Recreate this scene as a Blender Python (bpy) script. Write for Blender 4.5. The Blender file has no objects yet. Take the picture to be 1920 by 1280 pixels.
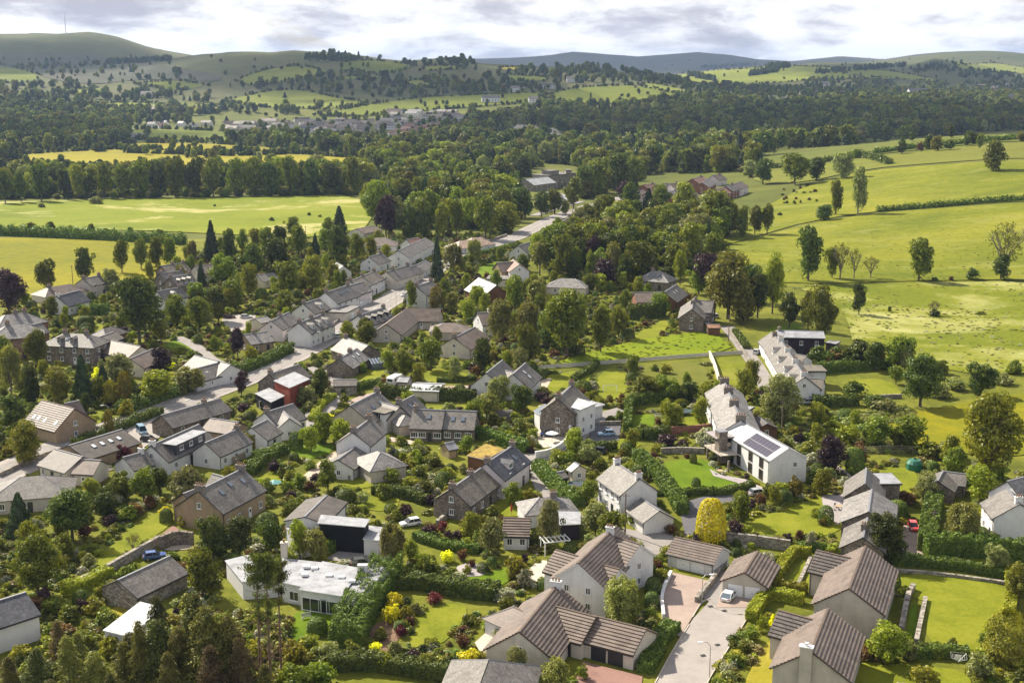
import bpy, bmesh, math, random
import numpy as np
from mathutils import Vector, Matrix, noise
from mathutils.geometry import delaunay_2d_cdt

R = random.Random(7)
NR = np.random.RandomState(11)
scene = bpy.context.scene
COL = scene.collection

# ------------------------------------------------------------------ camera
IW, IH, FPX, CAMZ, HORV = 1920.0, 1280.0, 2400.0, 84.0, 125.0
PITCH = math.atan((IH / 2 - HORV) / FPX)
cam_d = bpy.data.cameras.new('camera')
cam_d.sensor_width = 36.0
cam_d.lens = 36.0 * FPX / IW
cam_d.clip_start = 1.0
cam_d.clip_end = 60000.0
cam = bpy.data.objects.new('camera', cam_d)
cam.location = (0, 0, CAMZ)
cam.rotation_euler = (math.pi / 2 - PITCH, 0, 0)
COL.objects.link(cam)
scene.camera = cam

# ------------------------------------------------------------------ sun, sky, exposure
SUN_EL = math.radians(40)
SUN_AZ = math.atan2(-0.69, 0.72)          # measured from +Y towards +X
sun_vec = Vector((math.sin(SUN_AZ) * math.cos(SUN_EL), math.cos(SUN_AZ) * math.cos(SUN_EL), math.sin(SUN_EL)))
sd = bpy.data.lights.new('sun', 'SUN')
sd.energy = 5.0
sd.angle = math.radians(0.5)
sd.color = (1.0, 0.915, 0.76)
sun = bpy.data.objects.new('sun', sd)
sun.rotation_euler = (-sun_vec).to_track_quat('-Z', 'Y').to_euler()
sun.location = (-200, 200, 400)
COL.objects.link(sun)

world = bpy.data.worlds.new('World')
scene.world = world
world.use_nodes = True
wn, wl = world.node_tree.nodes, world.node_tree.links
wn.clear()

def N(tree_nodes, typ, **kw):
    n = tree_nodes.new(typ)
    for k, v in kw.items():
        setattr(n, k, v)
    return n

sky = N(wn, 'ShaderNodeTexSky', sky_type='NISHITA', sun_disc=False)
sky.sun_elevation = SUN_EL
sky.sun_rotation = SUN_AZ % (2 * math.pi)
sky.air_density = 1.2
sky.dust_density = 1.5
bg_sky = N(wn, 'ShaderNodeBackground')
bg_sky.inputs[1].default_value = 0.05
wl.new(sky.outputs[0], bg_sky.inputs[0])
tc = N(wn, 'ShaderNodeTexCoord')
sep = N(wn, 'ShaderNodeSeparateXYZ')
wl.new(tc.outputs['Generated'], sep.inputs[0])
def wmath(op, a, b):
    m = N(wn, 'ShaderNodeMath', operation=op)
    for i, q in enumerate((a, b)):
        if q is None: continue
        if isinstance(q, (int, float)): m.inputs[i].default_value = q
        else: wl.new(q, m.inputs[i])
    return m.outputs[0]
zc = wmath('ADD', wmath('MAXIMUM', sep.outputs[2], 0.0), 0.30)
comb = N(wn, 'ShaderNodeCombineXYZ')
wl.new(wmath('DIVIDE', sep.outputs[0], zc), comb.inputs[0])
wl.new(wmath('DIVIDE', sep.outputs[1], zc), comb.inputs[1])
def wnoise(scale, detail, rough, off=0.0, dist=0.0):
    n = N(wn, 'ShaderNodeTexNoise')
    n.inputs['Scale'].default_value = scale
    n.inputs['Detail'].default_value = detail
    n.inputs['Roughness'].default_value = rough
    n.inputs['Distortion'].default_value = dist
    mp = N(wn, 'ShaderNodeMapping')
    mp.inputs['Location'].default_value = (off, off * 0.7, 0)
    wl.new(comb.outputs[0], mp.inputs[0])
    wl.new(mp.outputs[0], n.inputs['Vector'])
    return n.outputs['Fac']
def wramp(fac, stops):
    r = N(wn, 'ShaderNodeValToRGB')
    e = r.color_ramp.elements
    while len(e) > 1: e.remove(e[0])
    e[0].position = stops[0][0]; e[0].color = stops[0][1]
    for p, c in stops[1:]:
        q = e.new(p); q.color = c
    wl.new(fac, r.inputs[0])
    return r.outputs[0]
n1 = wnoise(1.6, 9, 0.60, 3.1, 0.2)
thick = wmath('MULTIPLY_ADD', wmath('POWER', wmath('SUBTRACT', 1.0, wmath('MAXIMUM', sep.outputs[2], 0.0)), 6.0), 0.20)
thick.node.inputs[2].default_value = -0.07
cover = wramp(wmath('ADD', n1, thick), [(0.36, (0, 0, 0, 1)), (0.46, (1, 1, 1, 1))])
n2 = wnoise(3.0, 9, 0.60, 14.0, 0.15)
shade = wramp(n2, [(0.36, (0.40, 0.40, 0.46, 1)), (0.43, (0.52, 0.52, 0.57, 1)), (0.49, (0.74, 0.74, 0.76, 1)), (0.56, (0.92, 0.915, 0.91, 1))])
bg_cl = N(wn, 'ShaderNodeBackground')
bg_cl.inputs[1].default_value = 0.72
wl.new(shade, bg_cl.inputs[0])
mixw = N(wn, 'ShaderNodeMixShader')
wl.new(cover, mixw.inputs[0])
wl.new(bg_sky.outputs[0], mixw.inputs[1])
wl.new(bg_cl.outputs[0], mixw.inputs[2])
wout = N(wn, 'ShaderNodeOutputWorld')
wl.new(mixw.outputs[0], wout.inputs[0])

vs = scene.view_settings
vs.view_transform = 'Standard'
vs.look = 'None'
vs.exposure = 0.95
vs.gamma = 1.0
vs.use_curve_mapping = False
scene.cycles.max_bounces = 6
scene.cycles.diffuse_bounces = 1
scene.cycles.glossy_bounces = 2
scene.cycles.transmission_bounces = 3
scene.cycles.transparent_max_bounces = 6
scene.cycles.volume_bounces = 0
scene.cycles.use_denoising = True
scene.cycles.sample_clamp_indirect = 4.0

# ------------------------------------------------------------------ terrain function
def S(t):
    t = np.clip(t, 0, 1)
    return t * t * (3 - 2 * t)
FLOOR = -9.0
# skyline layers: distance of the crest, where the slope starts, [(u, v of the crest)]
LAYERS = [
    (9500, 6500, [(-400, 128), (700, 128), (860, 112), (960, 109), (1010, 106), (1070, 100), (1130, 105), (1190, 107), (1300, 99), (1350, 104), (1410, 114), (1470, 116), (1560, 106), (1640, 112), (1760, 118), (2400, 120)]),
    (6500, 4600, [(-400, 140), (1380, 140), (1560, 124), (1640, 112), (1700, 103), (1760, 98), (1840, 100), (1920, 104), (2100, 108), (2500, 120)]),
    (4700, 3300, [(-400, 70), (-100, 70), (0, 67), (90, 65), (190, 68), (240, 76), (290, 88), (330, 97), (385, 106), (440, 118), (520, 140), (900, 150), (1180, 150), (1260, 141), (1330, 132), (1450, 124), (1520, 118), (1600, 118), (1660, 127), (1700, 122), (1735, 111), (1790, 118), (1860, 132), (1920, 142), (2400, 150)]),
    (3500, 2100, [(-400, 118), (0, 126), (200, 125), (330, 112), (390, 103), (440, 100), (520, 104), (565, 97), (640, 99), (700, 107), (760, 117), (800, 116), (850, 110), (900, 119), (1000, 124), (1100, 129), (1200, 137), (1290, 152), (1400, 168), (1900, 175), (2400, 175)]),
]
def height(x, y):
    x = np.asarray(x, dtype=float); y = np.asarray(y, dtype=float)
    z = FLOOR * S((y - 480) / 620) * (1 - 0.0 * x)
    z = z + 38 * S((x - 60) / 400) * S((y - 250) / 720) * (1 - S((y - 1050) / 520))
    z = z + 0.35 * np.sin(x / 37 + 1.3) * np.cos(y / 53) * S((y - 250) / 200)
    u = 960 + FPX * x / np.maximum(y, 1.0) * math.cos(0.0)
    for Yc, Yb, pts in LAYERS:
        us = [p[0] for p in pts]; vv = [p[1] for p in pts]
        v = np.interp(u, us, vv)
        zc_ = CAMZ + (HORV - v) / FPX * Yc
        t = (y - Yb) / (Yc - Yb)
        prof = np.where(t < 1, S(t), 1 - 0.5 * S((y - Yc) / (0.35 * Yc)))
        wob = 1 + 0.05 * np.sin(u / 47.0 + Yc) * np.sin(t * 5)
        h = FLOOR + (zc_ - FLOOR) * prof * np.where(t < 1, wob, 1.0)
        z = np.where(y > Yb, np.maximum(z, h), z)
    return z
def hz(x, y):
    return float(height(x, y))
_cp, _sp = math.cos(PITCH), math.sin(PITCH)
_T = np.geomspace(70, 16000, 700)
def ray(u, v):
    dx = (u - IW / 2) / FPX; dy = (IH / 2 - v) / FPX
    d = np.array([dx, _cp + dy * _sp, -_sp + dy * _cp])
    return d / np.linalg.norm(d)
def px(u, v, h=0.0):
    """pixel -> point where its ray meets the ground raised by h"""
    d = ray(u, v)
    t = _T
    for _ in range(2):
        g = CAMZ + d[2] * t - height(d[0] * t, d[1] * t) - h
        k = np.argmax(g < 0)
        if g[k] >= 0: return None
        k = max(k, 1)
        lo, hi = t[k - 1], t[k]
        t = np.linspace(lo, hi, 40)
    tt = 0.5 * (lo + hi)
    p = d * tt
    return Vector((p[0], p[1], CAMZ + p[2]))
def proj(p):
    x, y, z = p[0], p[1], p[2] - CAMZ
    dep = y * _cp - z * _sp
    up = y * _sp + z * _cp
    return 960 + FPX * x / dep, 640 - FPX * up / dep, dep
def scale_at(u, v, h=0.0):
    p = px(u, v, h)
    return FPX / proj(p)[2]

# ------------------------------------------------------------------ materials
MATS = {}
def ramp_node(nt, fac, stops):
    r = nt.nodes.new('ShaderNodeValToRGB')
    e = r.color_ramp.elements
    while len(e) > 1: e.remove(e[0])
    e[0].position = stops[0][0]; e[0].color = (*stops[0][1], 1)
    for p, c in stops[1:]:
        q = e.new(p); q.color = (*c, 1)
    nt.links.new(fac, r.inputs[0])
    return r.outputs[0]
def noise_node(nt, scale, detail=4, rough=0.55, vec=None, dist=0.0, stretch=None):
    n = nt.nodes.new('ShaderNodeTexNoise')
    n.inputs['Scale'].default_value = scale
    n.inputs['Detail'].default_value = detail
    n.inputs['Roughness'].default_value = rough
    n.inputs['Distortion'].default_value = dist
    if vec is None:
        t = nt.nodes.new('ShaderNodeTexCoord'); vec = t.outputs['Object']
    if stretch:
        m = nt.nodes.new('ShaderNodeMapping')
        m.inputs['Scale'].default_value = stretch[:3]
        if len(stretch) > 3: m.inputs['Rotation'].default_value = (0, 0, stretch[3])
        nt.links.new(vec, m.inputs[0]); vec = m.outputs[0]
    nt.links.new(vec, n.inputs['Vector'])
    return n.outputs['Fac']
def mixc(nt, fac, a, b, mode='MIX'):
    m = nt.nodes.new('ShaderNodeMix'); m.data_type = 'RGBA'; m.blend_type = mode
    for sock, q in ((m.inputs[0], fac), (m.inputs[6], a), (m.inputs[7], b)):
        if isinstance(q, (int, float)): sock.default_value = q
        elif isinstance(q, tuple): sock.default_value = (*q[:3], 1)
        else: nt.links.new(q, sock)
    return m.outputs[2]
def base_mat(name):
    m = bpy.data.materials.new(name); m.use_nodes = True
    nt = m.node_tree
    b = nt.nodes['Principled BSDF']
    return m, nt, b
def bump(nt, b, fac, strength, dist):
    bn = nt.nodes.new('ShaderNodeBump')
    bn.inputs['Strength'].default_value = strength
    bn.inputs['Distance'].default_value = dist
    nt.links.new(fac, bn.inputs['Height'])
    nt.links.new(bn.outputs[0], b.inputs['Normal'])
def plain(name, col, rough=0.7, var=0.15, scale=1.2, metal=0.0, spec=0.5):
    if name in MATS: return MATS[name]
    m, nt, b = base_mat(name)
    f = noise_node(nt, scale, 5, 0.6)
    lo = tuple(c * (1 - var) for c in col); hi = tuple(min(1, c * (1 + var)) for c in col)
    nt.links.new(ramp_node(nt, f, [(0.3, lo), (0.7, hi)]), b.inputs['Base Color'])
    b.inputs['Roughness'].default_value = rough
    b.inputs['Metallic'].default_value = metal
    b.inputs['Specular IOR Level'].default_value = spec
    MATS[name] = m
    return m
def wall_mat(name, col, stain=0.25):
    """painted or harled wall with faint streaks and dirt"""
    if name in MATS: return MATS[name]
    m, nt, b = base_mat(name)
    f = noise_node(nt, 0.35, 6, 0.62)
    g = noise_node(nt, 1.6, 4, 0.6, stretch=(1, 1, 0.18))
    dark = tuple(c * (1 - stain) for c in col)
    c1 = ramp_node(nt, f, [(0.3, dark), (0.55, col), (1, tuple(min(1, c * 1.05) for c in col))])
    c2 = ramp_node(nt, g, [(0.3, tuple(0.8 for _ in col)), (0.5, (1, 1, 1))])
    nt.links.new(mixc(nt, 0.55, c1, c2, 'MULTIPLY'), b.inputs['Base Color'])
    b.inputs['Roughness'].default_value = 0.85
    b.inputs['Specular IOR Level'].default_value = 0.2
    bump(nt, b, noise_node(nt, 9, 3, 0.6), 0.25, 0.03)
    MATS[name] = m
    return m
def stone_mat(name, cols, scale=2.6):
    if name in MATS: return MATS[name]
    m, nt, b = base_mat(name)
    t = nt.nodes.new('ShaderNodeTexCoord')
    vo = nt.nodes.new('ShaderNodeTexVoronoi')
    mp = nt.nodes.new('ShaderNodeMapping'); mp.inputs['Scale'].default_value = (1, 1, 1.7)
    nt.links.new(t.outputs['Object'], mp.inputs[0])
    nt.links.new(mp.outputs[0], vo.inputs['Vector']); vo.inputs['Scale'].default_value = scale
    sp = nt.nodes.new('ShaderNodeSeparateColor'); nt.links.new(vo.outputs['Color'], sp.inputs[0])
    c = ramp_node(nt, sp.outputs[0], [(0.0, cols[0]), (0.5, cols[1]), (1.0, cols[2])])
    d = ramp_node(nt, noise_node(nt, 0.4, 5), [(0.3, (0.65, 0.65, 0.65)), (0.6, (1, 1, 1))])
    nt.links.new(mixc(nt, 1.0, c, d, 'MULTIPLY'), b.inputs['Base Color'])
    b.inputs['Roughness'].default_value = 0.9
    b.inputs['Specular IOR Level'].default_value = 0.15
    bump(nt, b, vo.outputs['Distance'], 0.5, 0.06)
    MATS[name] = m
    return m
def roof_mat(name, col, bw=0.45, bh=0.3, var=0.3, moss=0.25, mosscol=(0.16, 0.15, 0.06), mortar=0.02, bumpd=0.04):
    """slates or tiles laid in courses, from the roof's own uv in metres"""
    if name in MATS: return MATS[name]
    m, nt, b = base_mat(name)
    uv = nt.nodes.new('ShaderNodeUVMap')
    br = nt.nodes.new('ShaderNodeTexBrick')
    br.inputs['Scale'].default_value = 1.0
    br.inputs['Brick Width'].default_value = bw
    br.inputs['Row Height'].default_value = bh
    br.inputs['Mortar Size'].default_value = mortar
    br.inputs['Mortar Smooth'].default_value = 0.3
    br.inputs['Bias'].default_value = 0.0
    br.inputs['Color1'].default_value = (*[c * (1 - var) for c in col], 1)
    br.inputs['Color2'].default_value = (*[c * (1 + var) for c in col], 1)
    br.inputs['Mortar'].default_value = (*[c * 0.55 for c in col], 1)
    nt.links.new(uv.outputs[0], br.inputs['Vector'])
    st = ramp_node(nt, noise_node(nt, 0.5, 6, 0.65), [(0.28, (0.52, 0.50, 0.48)), (0.52, (1, 1, 1)), (0.78, (1.3, 1.27, 1.22))])
    c = mixc(nt, 1.0, br.outputs['Color'], st, 'MULTIPLY')
    ms = ramp_node(nt, noise_node(nt, 1.1, 7, 0.7), [(0.56, (0, 0, 0)), (0.72, (moss, moss, moss))])
    nt.links.new(mixc(nt, ms, c, mosscol), b.inputs['Base Color'])
    b.inputs['Roughness'].default_value = 0.62
    b.inputs['Specular IOR Level'].default_value = 0.35
    bump(nt, b, br.outputs['Fac'], -0.6, bumpd)
    MATS[name] = m
    return m
def leaf_mat(name, dark, mid, light, trans=0.36, nscale=0.55):
    if name in MATS: return MATS[name]
    m = bpy.data.materials.new(name); m.use_nodes = True
    nt = m.node_tree; nt.nodes.clear()
    oi = nt.nodes.new('ShaderNodeObjectInfo')
    geo = nt.nodes.new('ShaderNodeNewGeometry')
    f = noise_node(nt, nscale, 4, 0.65, vec=geo.outputs['Position'])
    ri = nt.nodes.new('ShaderNodeMath'); ri.operation = 'MULTIPLY_ADD'
    nt.links.new(geo.outputs['Random Per Island'], ri.inputs[0]); ri.inputs[1].default_value = 0.34
    nt.links.new(f, ri.inputs[2])
    sub = nt.nodes.new('ShaderNodeMath'); sub.operation = 'SUBTRACT'
    nt.links.new(ri.outputs[0], sub.inputs[0]); sub.inputs[1].default_value = 0.15
    c = ramp_node(nt, sub.outputs[0], [(0.25, dark), (0.5, mid), (0.78, light)])
    hsv = nt.nodes.new('ShaderNodeHueSaturation')
    def mad(inp, a, b_):
        q = nt.nodes.new('ShaderNodeMath'); q.operation = 'MULTIPLY_ADD'
        nt.links.new(oi.outputs['Random'], q.inputs[0]); q.inputs[1].default_value = a; q.inputs[2].default_value = b_
        nt.links.new(q.outputs[0], hsv.inputs[inp])
    mad('Hue', 0.04, 0.48); mad('Value', 0.7, 0.66)
    hsv.inputs['Saturation'].default_value = 1.0
    nt.links.new(c, hsv.inputs['Color'])
    di = nt.nodes.new('ShaderNodeBsdfDiffuse'); tr = nt.nodes.new('ShaderNodeBsdfTranslucent')
    nt.links.new(hsv.outputs[0], di.inputs[0])
    nt.links.new(mixc(nt, 1.0, hsv.outputs[0], (1.0, 1.0, 0.55), 'MULTIPLY'), tr.inputs[0])
    mx = nt.nodes.new('ShaderNodeMixShader'); mx.inputs[0].default_value = trans
    nt.links.new(di.outputs[0], mx.inputs[1]); nt.links.new(tr.outputs[0], mx.inputs[2])
    gl = nt.nodes.new('ShaderNodeBsdfGlossy'); gl.inputs['Roughness'].default_value = 0.45
    gl.inputs[0].default_value = (0.8, 0.85, 0.8, 1)
    mx2 = nt.nodes.new('ShaderNodeMixShader'); mx2.inputs[0].default_value = 0.025
    nt.links.new(mx.outputs[0], mx2.inputs[1]); nt.links.new(gl.outputs[0], mx2.inputs[2])
    o = nt.nodes.new('ShaderNodeOutputMaterial'); nt.links.new(mx2.outputs[0], o.inputs[0])
    MATS[name] = m
    return m
def grass_mat(name, cols, big=0.012, fine=0.6, stretch=(1, 1, 1), pale=None, palef=(0.60, 0.68), pscale=0.02, rotation=0.0, bumps=0.35):
    """grass: wide patches, fine mottling and, if asked, pale flowering or bare patches"""
    if name in MATS: return MATS[name]
    m, nt, b = base_mat(name)
    f1 = noise_node(nt, big, 6, 0.62, stretch=(*stretch, rotation), dist=0.4)
    f2 = noise_node(nt, fine, 9, 0.75)
    mm = nt.nodes.new('ShaderNodeMath'); mm.operation = 'MULTIPLY_ADD'
    nt.links.new(f2, mm.inputs[0]); mm.inputs[1].default_value = 0.8
    aa = nt.nodes.new('ShaderNodeMath'); aa.operation = 'SUBTRACT'; aa.inputs[1].default_value = 0.40
    nt.links.new(f1, aa.inputs[0]); nt.links.new(aa.outputs[0], mm.inputs[2])
    n = len(cols)
    c = ramp_node(nt, mm.outputs[0], [(0.28 + 0.44 * i / (n - 1), cols[i]) for i in range(n)])
    if pale:
        pf = noise_node(nt, pscale, 7, 0.7, stretch=(*stretch, rotation), dist=0.6)
        pm = ramp_node(nt, pf, [(palef[0], (0, 0, 0)), (palef[1], (1, 1, 1))])
        c = mixc(nt, pm, c, pale)
    nt.links.new(c, b.inputs['Base Color'])
    b.inputs['Roughness'].default_value = 0.95
    b.inputs['Specular IOR Level'].default_value = 0.1
    bump(nt, b, noise_node(nt, 2.2, 4, 0.7), bumps, 0.12)
    MATS[name] = m
    return m
def glass_mat(name, col=(0.025, 0.03, 0.035), rough=0.08):
    if name in MATS: return MATS[name]
    m, nt, b = base_mat(name)
    b.inputs['Base Color'].default_value = (*col, 1)
    b.inputs['Roughness'].default_value = rough
    b.inputs['Specular IOR Level'].default_value = 0.8
    MATS[name] = m
    return m

wall_mat('white', (0.70, 0.69, 0.68), 0.14)
wall_mat('cream', (0.64, 0.58, 0.49), 0.2)
wall_mat('beige', (0.50, 0.45, 0.39), 0.2)
wall_mat('grey_wall', (0.36, 0.34, 0.31), 0.25)
wall_mat('pink', (0.70, 0.62, 0.62), 0.15)
wall_mat('sand', (0.36, 0.27, 0.18), 0.3)
wall_mat('black_wall', (0.018, 0.018, 0.020), 0.3)
wall_mat('dark_wall', (0.045, 0.032, 0.04), 0.3)
wall_mat('red_wall', (0.25, 0.062, 0.04), 0.25)
wall_mat('timber', (0.17, 0.085, 0.045), 0.35)
wall_mat('pale_timber', (0.42, 0.33, 0.2), 0.25)
stone_mat('stone', [(0.12, 0.10, 0.085), (0.22, 0.18, 0.145), (0.34, 0.29, 0.24)])
stone_mat('red_stone', [(0.17, 0.10, 0.075), (0.25, 0.155, 0.115), (0.33, 0.22, 0.17)])
stone_mat('brick', [(0.20, 0.085, 0.06), (0.27, 0.125, 0.085), (0.33, 0.18, 0.13)], 4.0)
stone_mat('rubble', [(0.16, 0.14, 0.12), (0.28, 0.25, 0.21), (0.42, 0.38, 0.33)], 2.0)
roof_mat('slate', (0.168, 0.152, 0.140), 0.35, 0.26)
roof_mat('slate_dark', (0.085, 0.085, 0.10), 0.35, 0.26, moss=0.08)
roof_mat('slate_pale', (0.225, 0.21, 0.20), 0.4, 0.3)
roof_mat('slate_mossy', (0.17, 0.148, 0.12), 0.35, 0.28, moss=0.6)
roof_mat('tile', (0.165, 0.126, 0.105), 3.1, 0.55, 0.07, moss=0.4, mosscol=(0.22, 0.19, 0.11))
roof_mat('tile_dark', (0.10, 0.082, 0.075), 0.33, 0.34, moss=0.1)
roof_mat('tile_red', (0.27, 0.155, 0.115), 0.33, 0.34, moss=0.15)
roof_mat('tile_peach', (0.46, 0.33, 0.25), 0.33, 0.34, moss=0.1)
roof_mat('felt', (0.10, 0.085, 0.075), 1.2, 2.4, 0.12, moss=0.15, bumpd=0.01)
roof_mat('membrane', (0.30, 0.305, 0.33), 1.6, 5.0, 0.05, moss=0.12, mosscol=(0.3, 0.27, 0.22), mortar=0.012, bumpd=0.01)
roof_mat('white_sheet', (0.46, 0.47, 0.49), 1.0, 8.0, 0.03, moss=0.04, mosscol=(0.5, 0.5, 0.48), bumpd=0.02)
roof_mat('zinc', (0.44, 0.45, 0.46), 0.5, 6.0, 0.04, moss=0.05, mosscol=(0.45, 0.45, 0.43), bumpd=0.03)
roof_mat('sedum', (0.30, 0.20, 0.02), 0.5, 0.5, 0.3, moss=0.7, mosscol=(0.16, 0.16, 0.03), bumpd=0.02)
roof_mat('rust', (0.30, 0.15, 0.09), 0.3, 4.0, 0.25, moss=0.1)
plain('trim_white', (0.78, 0.78, 0.77), 0.5, 0.05)
plain('trim_dark', (0.03, 0.028, 0.027), 0.6, 0.2)
plain('trim_brown', (0.11, 0.075, 0.055), 0.7, 0.2)
plain('door_white', (0.78, 0.78, 0.80), 0.45, 0.04)
plain('door_dark', (0.03, 0.03, 0.035), 0.5, 0.2)
plain('chimney_stone', (0.20, 0.17, 0.145), 0.9, 0.35, 2.5)
plain('pot', (0.28, 0.16, 0.10), 0.8, 0.3, 3)
plain('lead', (0.20, 0.20, 0.22), 0.5, 0.2)
glass_mat('glass'); glass_mat('glass_sky', (0.10, 0.13, 0.17), 0.05)
plain('skylight_frame', (0.10, 0.10, 0.11), 0.5)
plain('skylight_blind', (0.70, 0.72, 0.74), 0.25, 0.04)
plain('solar', (0.055, 0.048, 0.075), 0.22, 0.1, 0.6)
plain('bark', (0.11, 0.085, 0.06), 0.95, 0.4, 2.0)
plain('bark_pine', (0.17, 0.105, 0.07), 0.95, 0.4, 2.0)
plain('bark_grey', (0.22, 0.19, 0.15), 0.95, 0.3, 2.0)
# leaf colours by kind of plant
LEAF = {
    'mid': leaf_mat('leaf_mid', (0.065, 0.087, 0.008), (0.151, 0.186, 0.014), (0.313, 0.326, 0.032)),
    'dark': leaf_mat('leaf_dark', (0.032, 0.049, 0.009), (0.080, 0.110, 0.015), (0.194, 0.216, 0.030), 0.32),
    'lime': leaf_mat('leaf_lime', (0.124, 0.148, 0.010), (0.243, 0.270, 0.018), (0.410, 0.398, 0.04)),
    'olive': leaf_mat('leaf_olive', (0.086, 0.086, 0.011), (0.173, 0.167, 0.022), (0.313, 0.281, 0.045)),
    'pale': leaf_mat('leaf_pale', (0.124, 0.143, 0.040), (0.243, 0.257, 0.075), (0.410, 0.408, 0.16)),
    'willow': leaf_mat('leaf_willow', (0.119, 0.128, 0.022), (0.221, 0.219, 0.040), (0.356, 0.342, 0.085)),
    'purple': leaf_mat('leaf_purple', (0.022, 0.010, 0.014), (0.055, 0.026, 0.032), (0.13, 0.075, 0.08), 0.2),
    'crimson': leaf_mat('leaf_crimson', (0.055, 0.007, 0.012), (0.13, 0.016, 0.028), (0.23, 0.055, 0.06), 0.25),
    'conifer': leaf_mat('leaf_conifer', (0.013, 0.026, 0.010), (0.034, 0.056, 0.018), (0.085, 0.115, 0.035), 0.1),
    'golden': leaf_mat('leaf_golden', (0.085, 0.082, 0.008), (0.20, 0.18, 0.014), (0.38, 0.32, 0.03)),
    'yellow': leaf_mat('leaf_yellow', (0.66, 0.60, 0.010), (0.80, 0.74, 0.016), (0.88, 0.84, 0.04), 0.45),
    'rust': leaf_mat('leaf_rust', (0.085, 0.038, 0.015), (0.17, 0.082, 0.03), (0.28, 0.16, 0.06)),
    'brown': leaf_mat('leaf_brown', (0.085, 0.060, 0.022), (0.165, 0.125, 0.045), (0.28, 0.22, 0.08)),
    'blossom': leaf_mat('leaf_blossom', (0.13, 0.15, 0.07), (0.34, 0.34, 0.22), (0.70, 0.67, 0.55)),
    'pine': leaf_mat('leaf_pine', (0.075, 0.080, 0.014), (0.165, 0.162, 0.028), (0.31, 0.285, 0.055), 0.3),
    'pine_dark': leaf_mat('leaf_pine_dark', (0.036, 0.046, 0.010), (0.090, 0.104, 0.018), (0.21, 0.21, 0.04), 0.25),
    'hedge': leaf_mat('leaf_hedge', (0.038, 0.062, 0.008), (0.085, 0.125, 0.014), (0.19, 0.225, 0.03), 0.2, 1.2),
    'hedge_yellow': leaf_mat('leaf_hedge_yellow', (0.13, 0.145, 0.008), (0.26, 0.27, 0.012), (0.42, 0.40, 0.03), 0.25, 1.2),
}
# ------------------------------------------------------------------ mesh helpers
LANDMARKS = []      # (short phrase, u, v) for naming plants by what they stand beside
PLANTS = []         # plants waiting for their labels
FOOT = []           # world polygons of buildings
PAVED = []          # world polygons of roads, drives and lawns
ALL_LABELS = {}
class MB:
    def __init__(self):
        self.v = []; self.f = []; self.uv = []; self.mi = []
    def poly(self, pts, uvs=None, m=0):
        i = len(self.v)
        self.v += [tuple(p) for p in pts]
        self.f.append(tuple(range(i, i + len(pts))))
        self.uv.append(uvs if uvs else [(0, 0)] * len(pts))
        self.mi.append(m)
    def box(self, c, s, m=0, rot=0.0):
        x, y, z = s[0] / 2, s[1] / 2, s[2] / 2
        cr, sr = math.cos(rot), math.sin(rot)
        P = []
        for dz in (-z, z):
            for dx, dy in ((-x, -y), (x, -y), (x, y), (-x, y)):
                P.append((c[0] + dx * cr - dy * sr, c[1] + dx * sr + dy * cr, c[2] + dz))
        for q in ((3, 2, 1, 0), (4, 5, 6, 7), (0, 1, 5, 4), (1, 2, 6, 5), (2, 3, 7, 6), (3, 0, 4, 7)):
            a, b = P[q[0]], P[q[1]]
            w = math.dist(a, b); h = math.dist(P[q[1]], P[q[2]])
            self.poly([P[k] for k in q], [(0, 0), (w, 0), (w, h), (0, h)], m)
    def prism(self, pts, z0, z1, m_side=0, m_top=0):
        n = len(pts)
        ar = sum(pts[i][0] * pts[(i + 1) % n][1] - pts[(i + 1) % n][0] * pts[i][1] for i in range(n))
        if ar < 0: pts = pts[::-1]
        d = 0
        for i in range(n):
            a, b = pts[i], pts[(i + 1) % n]
            L = math.dist(a, b)
            self.poly([(*a, z0), (*b, z0), (*b, z1), (*a, z1)], [(d, z0), (d + L, z0), (d + L, z1), (d, z1)], m_side)
            d += L
        self.poly([(*p, z1) for p in pts], [tuple(p) for p in pts], m_top)
        self.poly([(*p, z0) for p in pts[::-1]], [tuple(p) for p in pts[::-1]], m_side)
    def tube(self, p0, p1, r0, r1, n=8, m=0, cap=True):
        p0, p1 = Vector(p0), Vector(p1)
        d = (p1 - p0).normalized()
        a = d.orthogonal().normalized(); b = d.cross(a)
        A = [p0 + (a * math.cos(t) + b * math.sin(t)) * r0 for t in [2 * math.pi * k / n for k in range(n)]]
        B = [p1 + (a * math.cos(t) + b * math.sin(t)) * r1 for t in [2 * math.pi * k / n for k in range(n)]]
        for k in range(n):
            j = (k + 1) % n
            self.poly([A[k], A[j], B[j], B[k]], None, m)
        if cap:
            self.poly(B, None, m); self.poly(A[::-1], None, m)
    def mesh(self, name, mats, smooth=False):
        me = bpy.data.meshes.new(name)
        me.from_pydata(self.v, [], self.f)
        for mt in mats:
            me.materials.append(MATS[mt] if isinstance(mt, str) else mt)
        me.polygons.foreach_set('material_index', self.mi)
        ul = me.uv_layers.new(name='UVMap')
        flat = [c for u in self.uv for p in u for c in p[:2]]
        ul.data.foreach_set('uv', flat)
        if smooth: me.polygons.foreach_set('use_smooth', [True] * len(self.f))
        me.update()
        return me
    def build(self, name, mats, parent=None, M=None, smooth=False):
        return link(name, self.mesh(name, mats, smooth), parent, M)
def link(name, me, parent=None, M=None):
    o = bpy.data.objects.new(name, me)
    COL.objects.link(o)
    if parent: o.parent = parent
    if M is not None: o.matrix_basis = M
    return o
def empty(name, loc, rz=0.0):
    o = bpy.data.objects.new(name, None)
    o.empty_display_size = 0.5
    COL.objects.link(o)
    o.location = loc; o.rotation_euler = (0, 0, rz)
    return o
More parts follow.
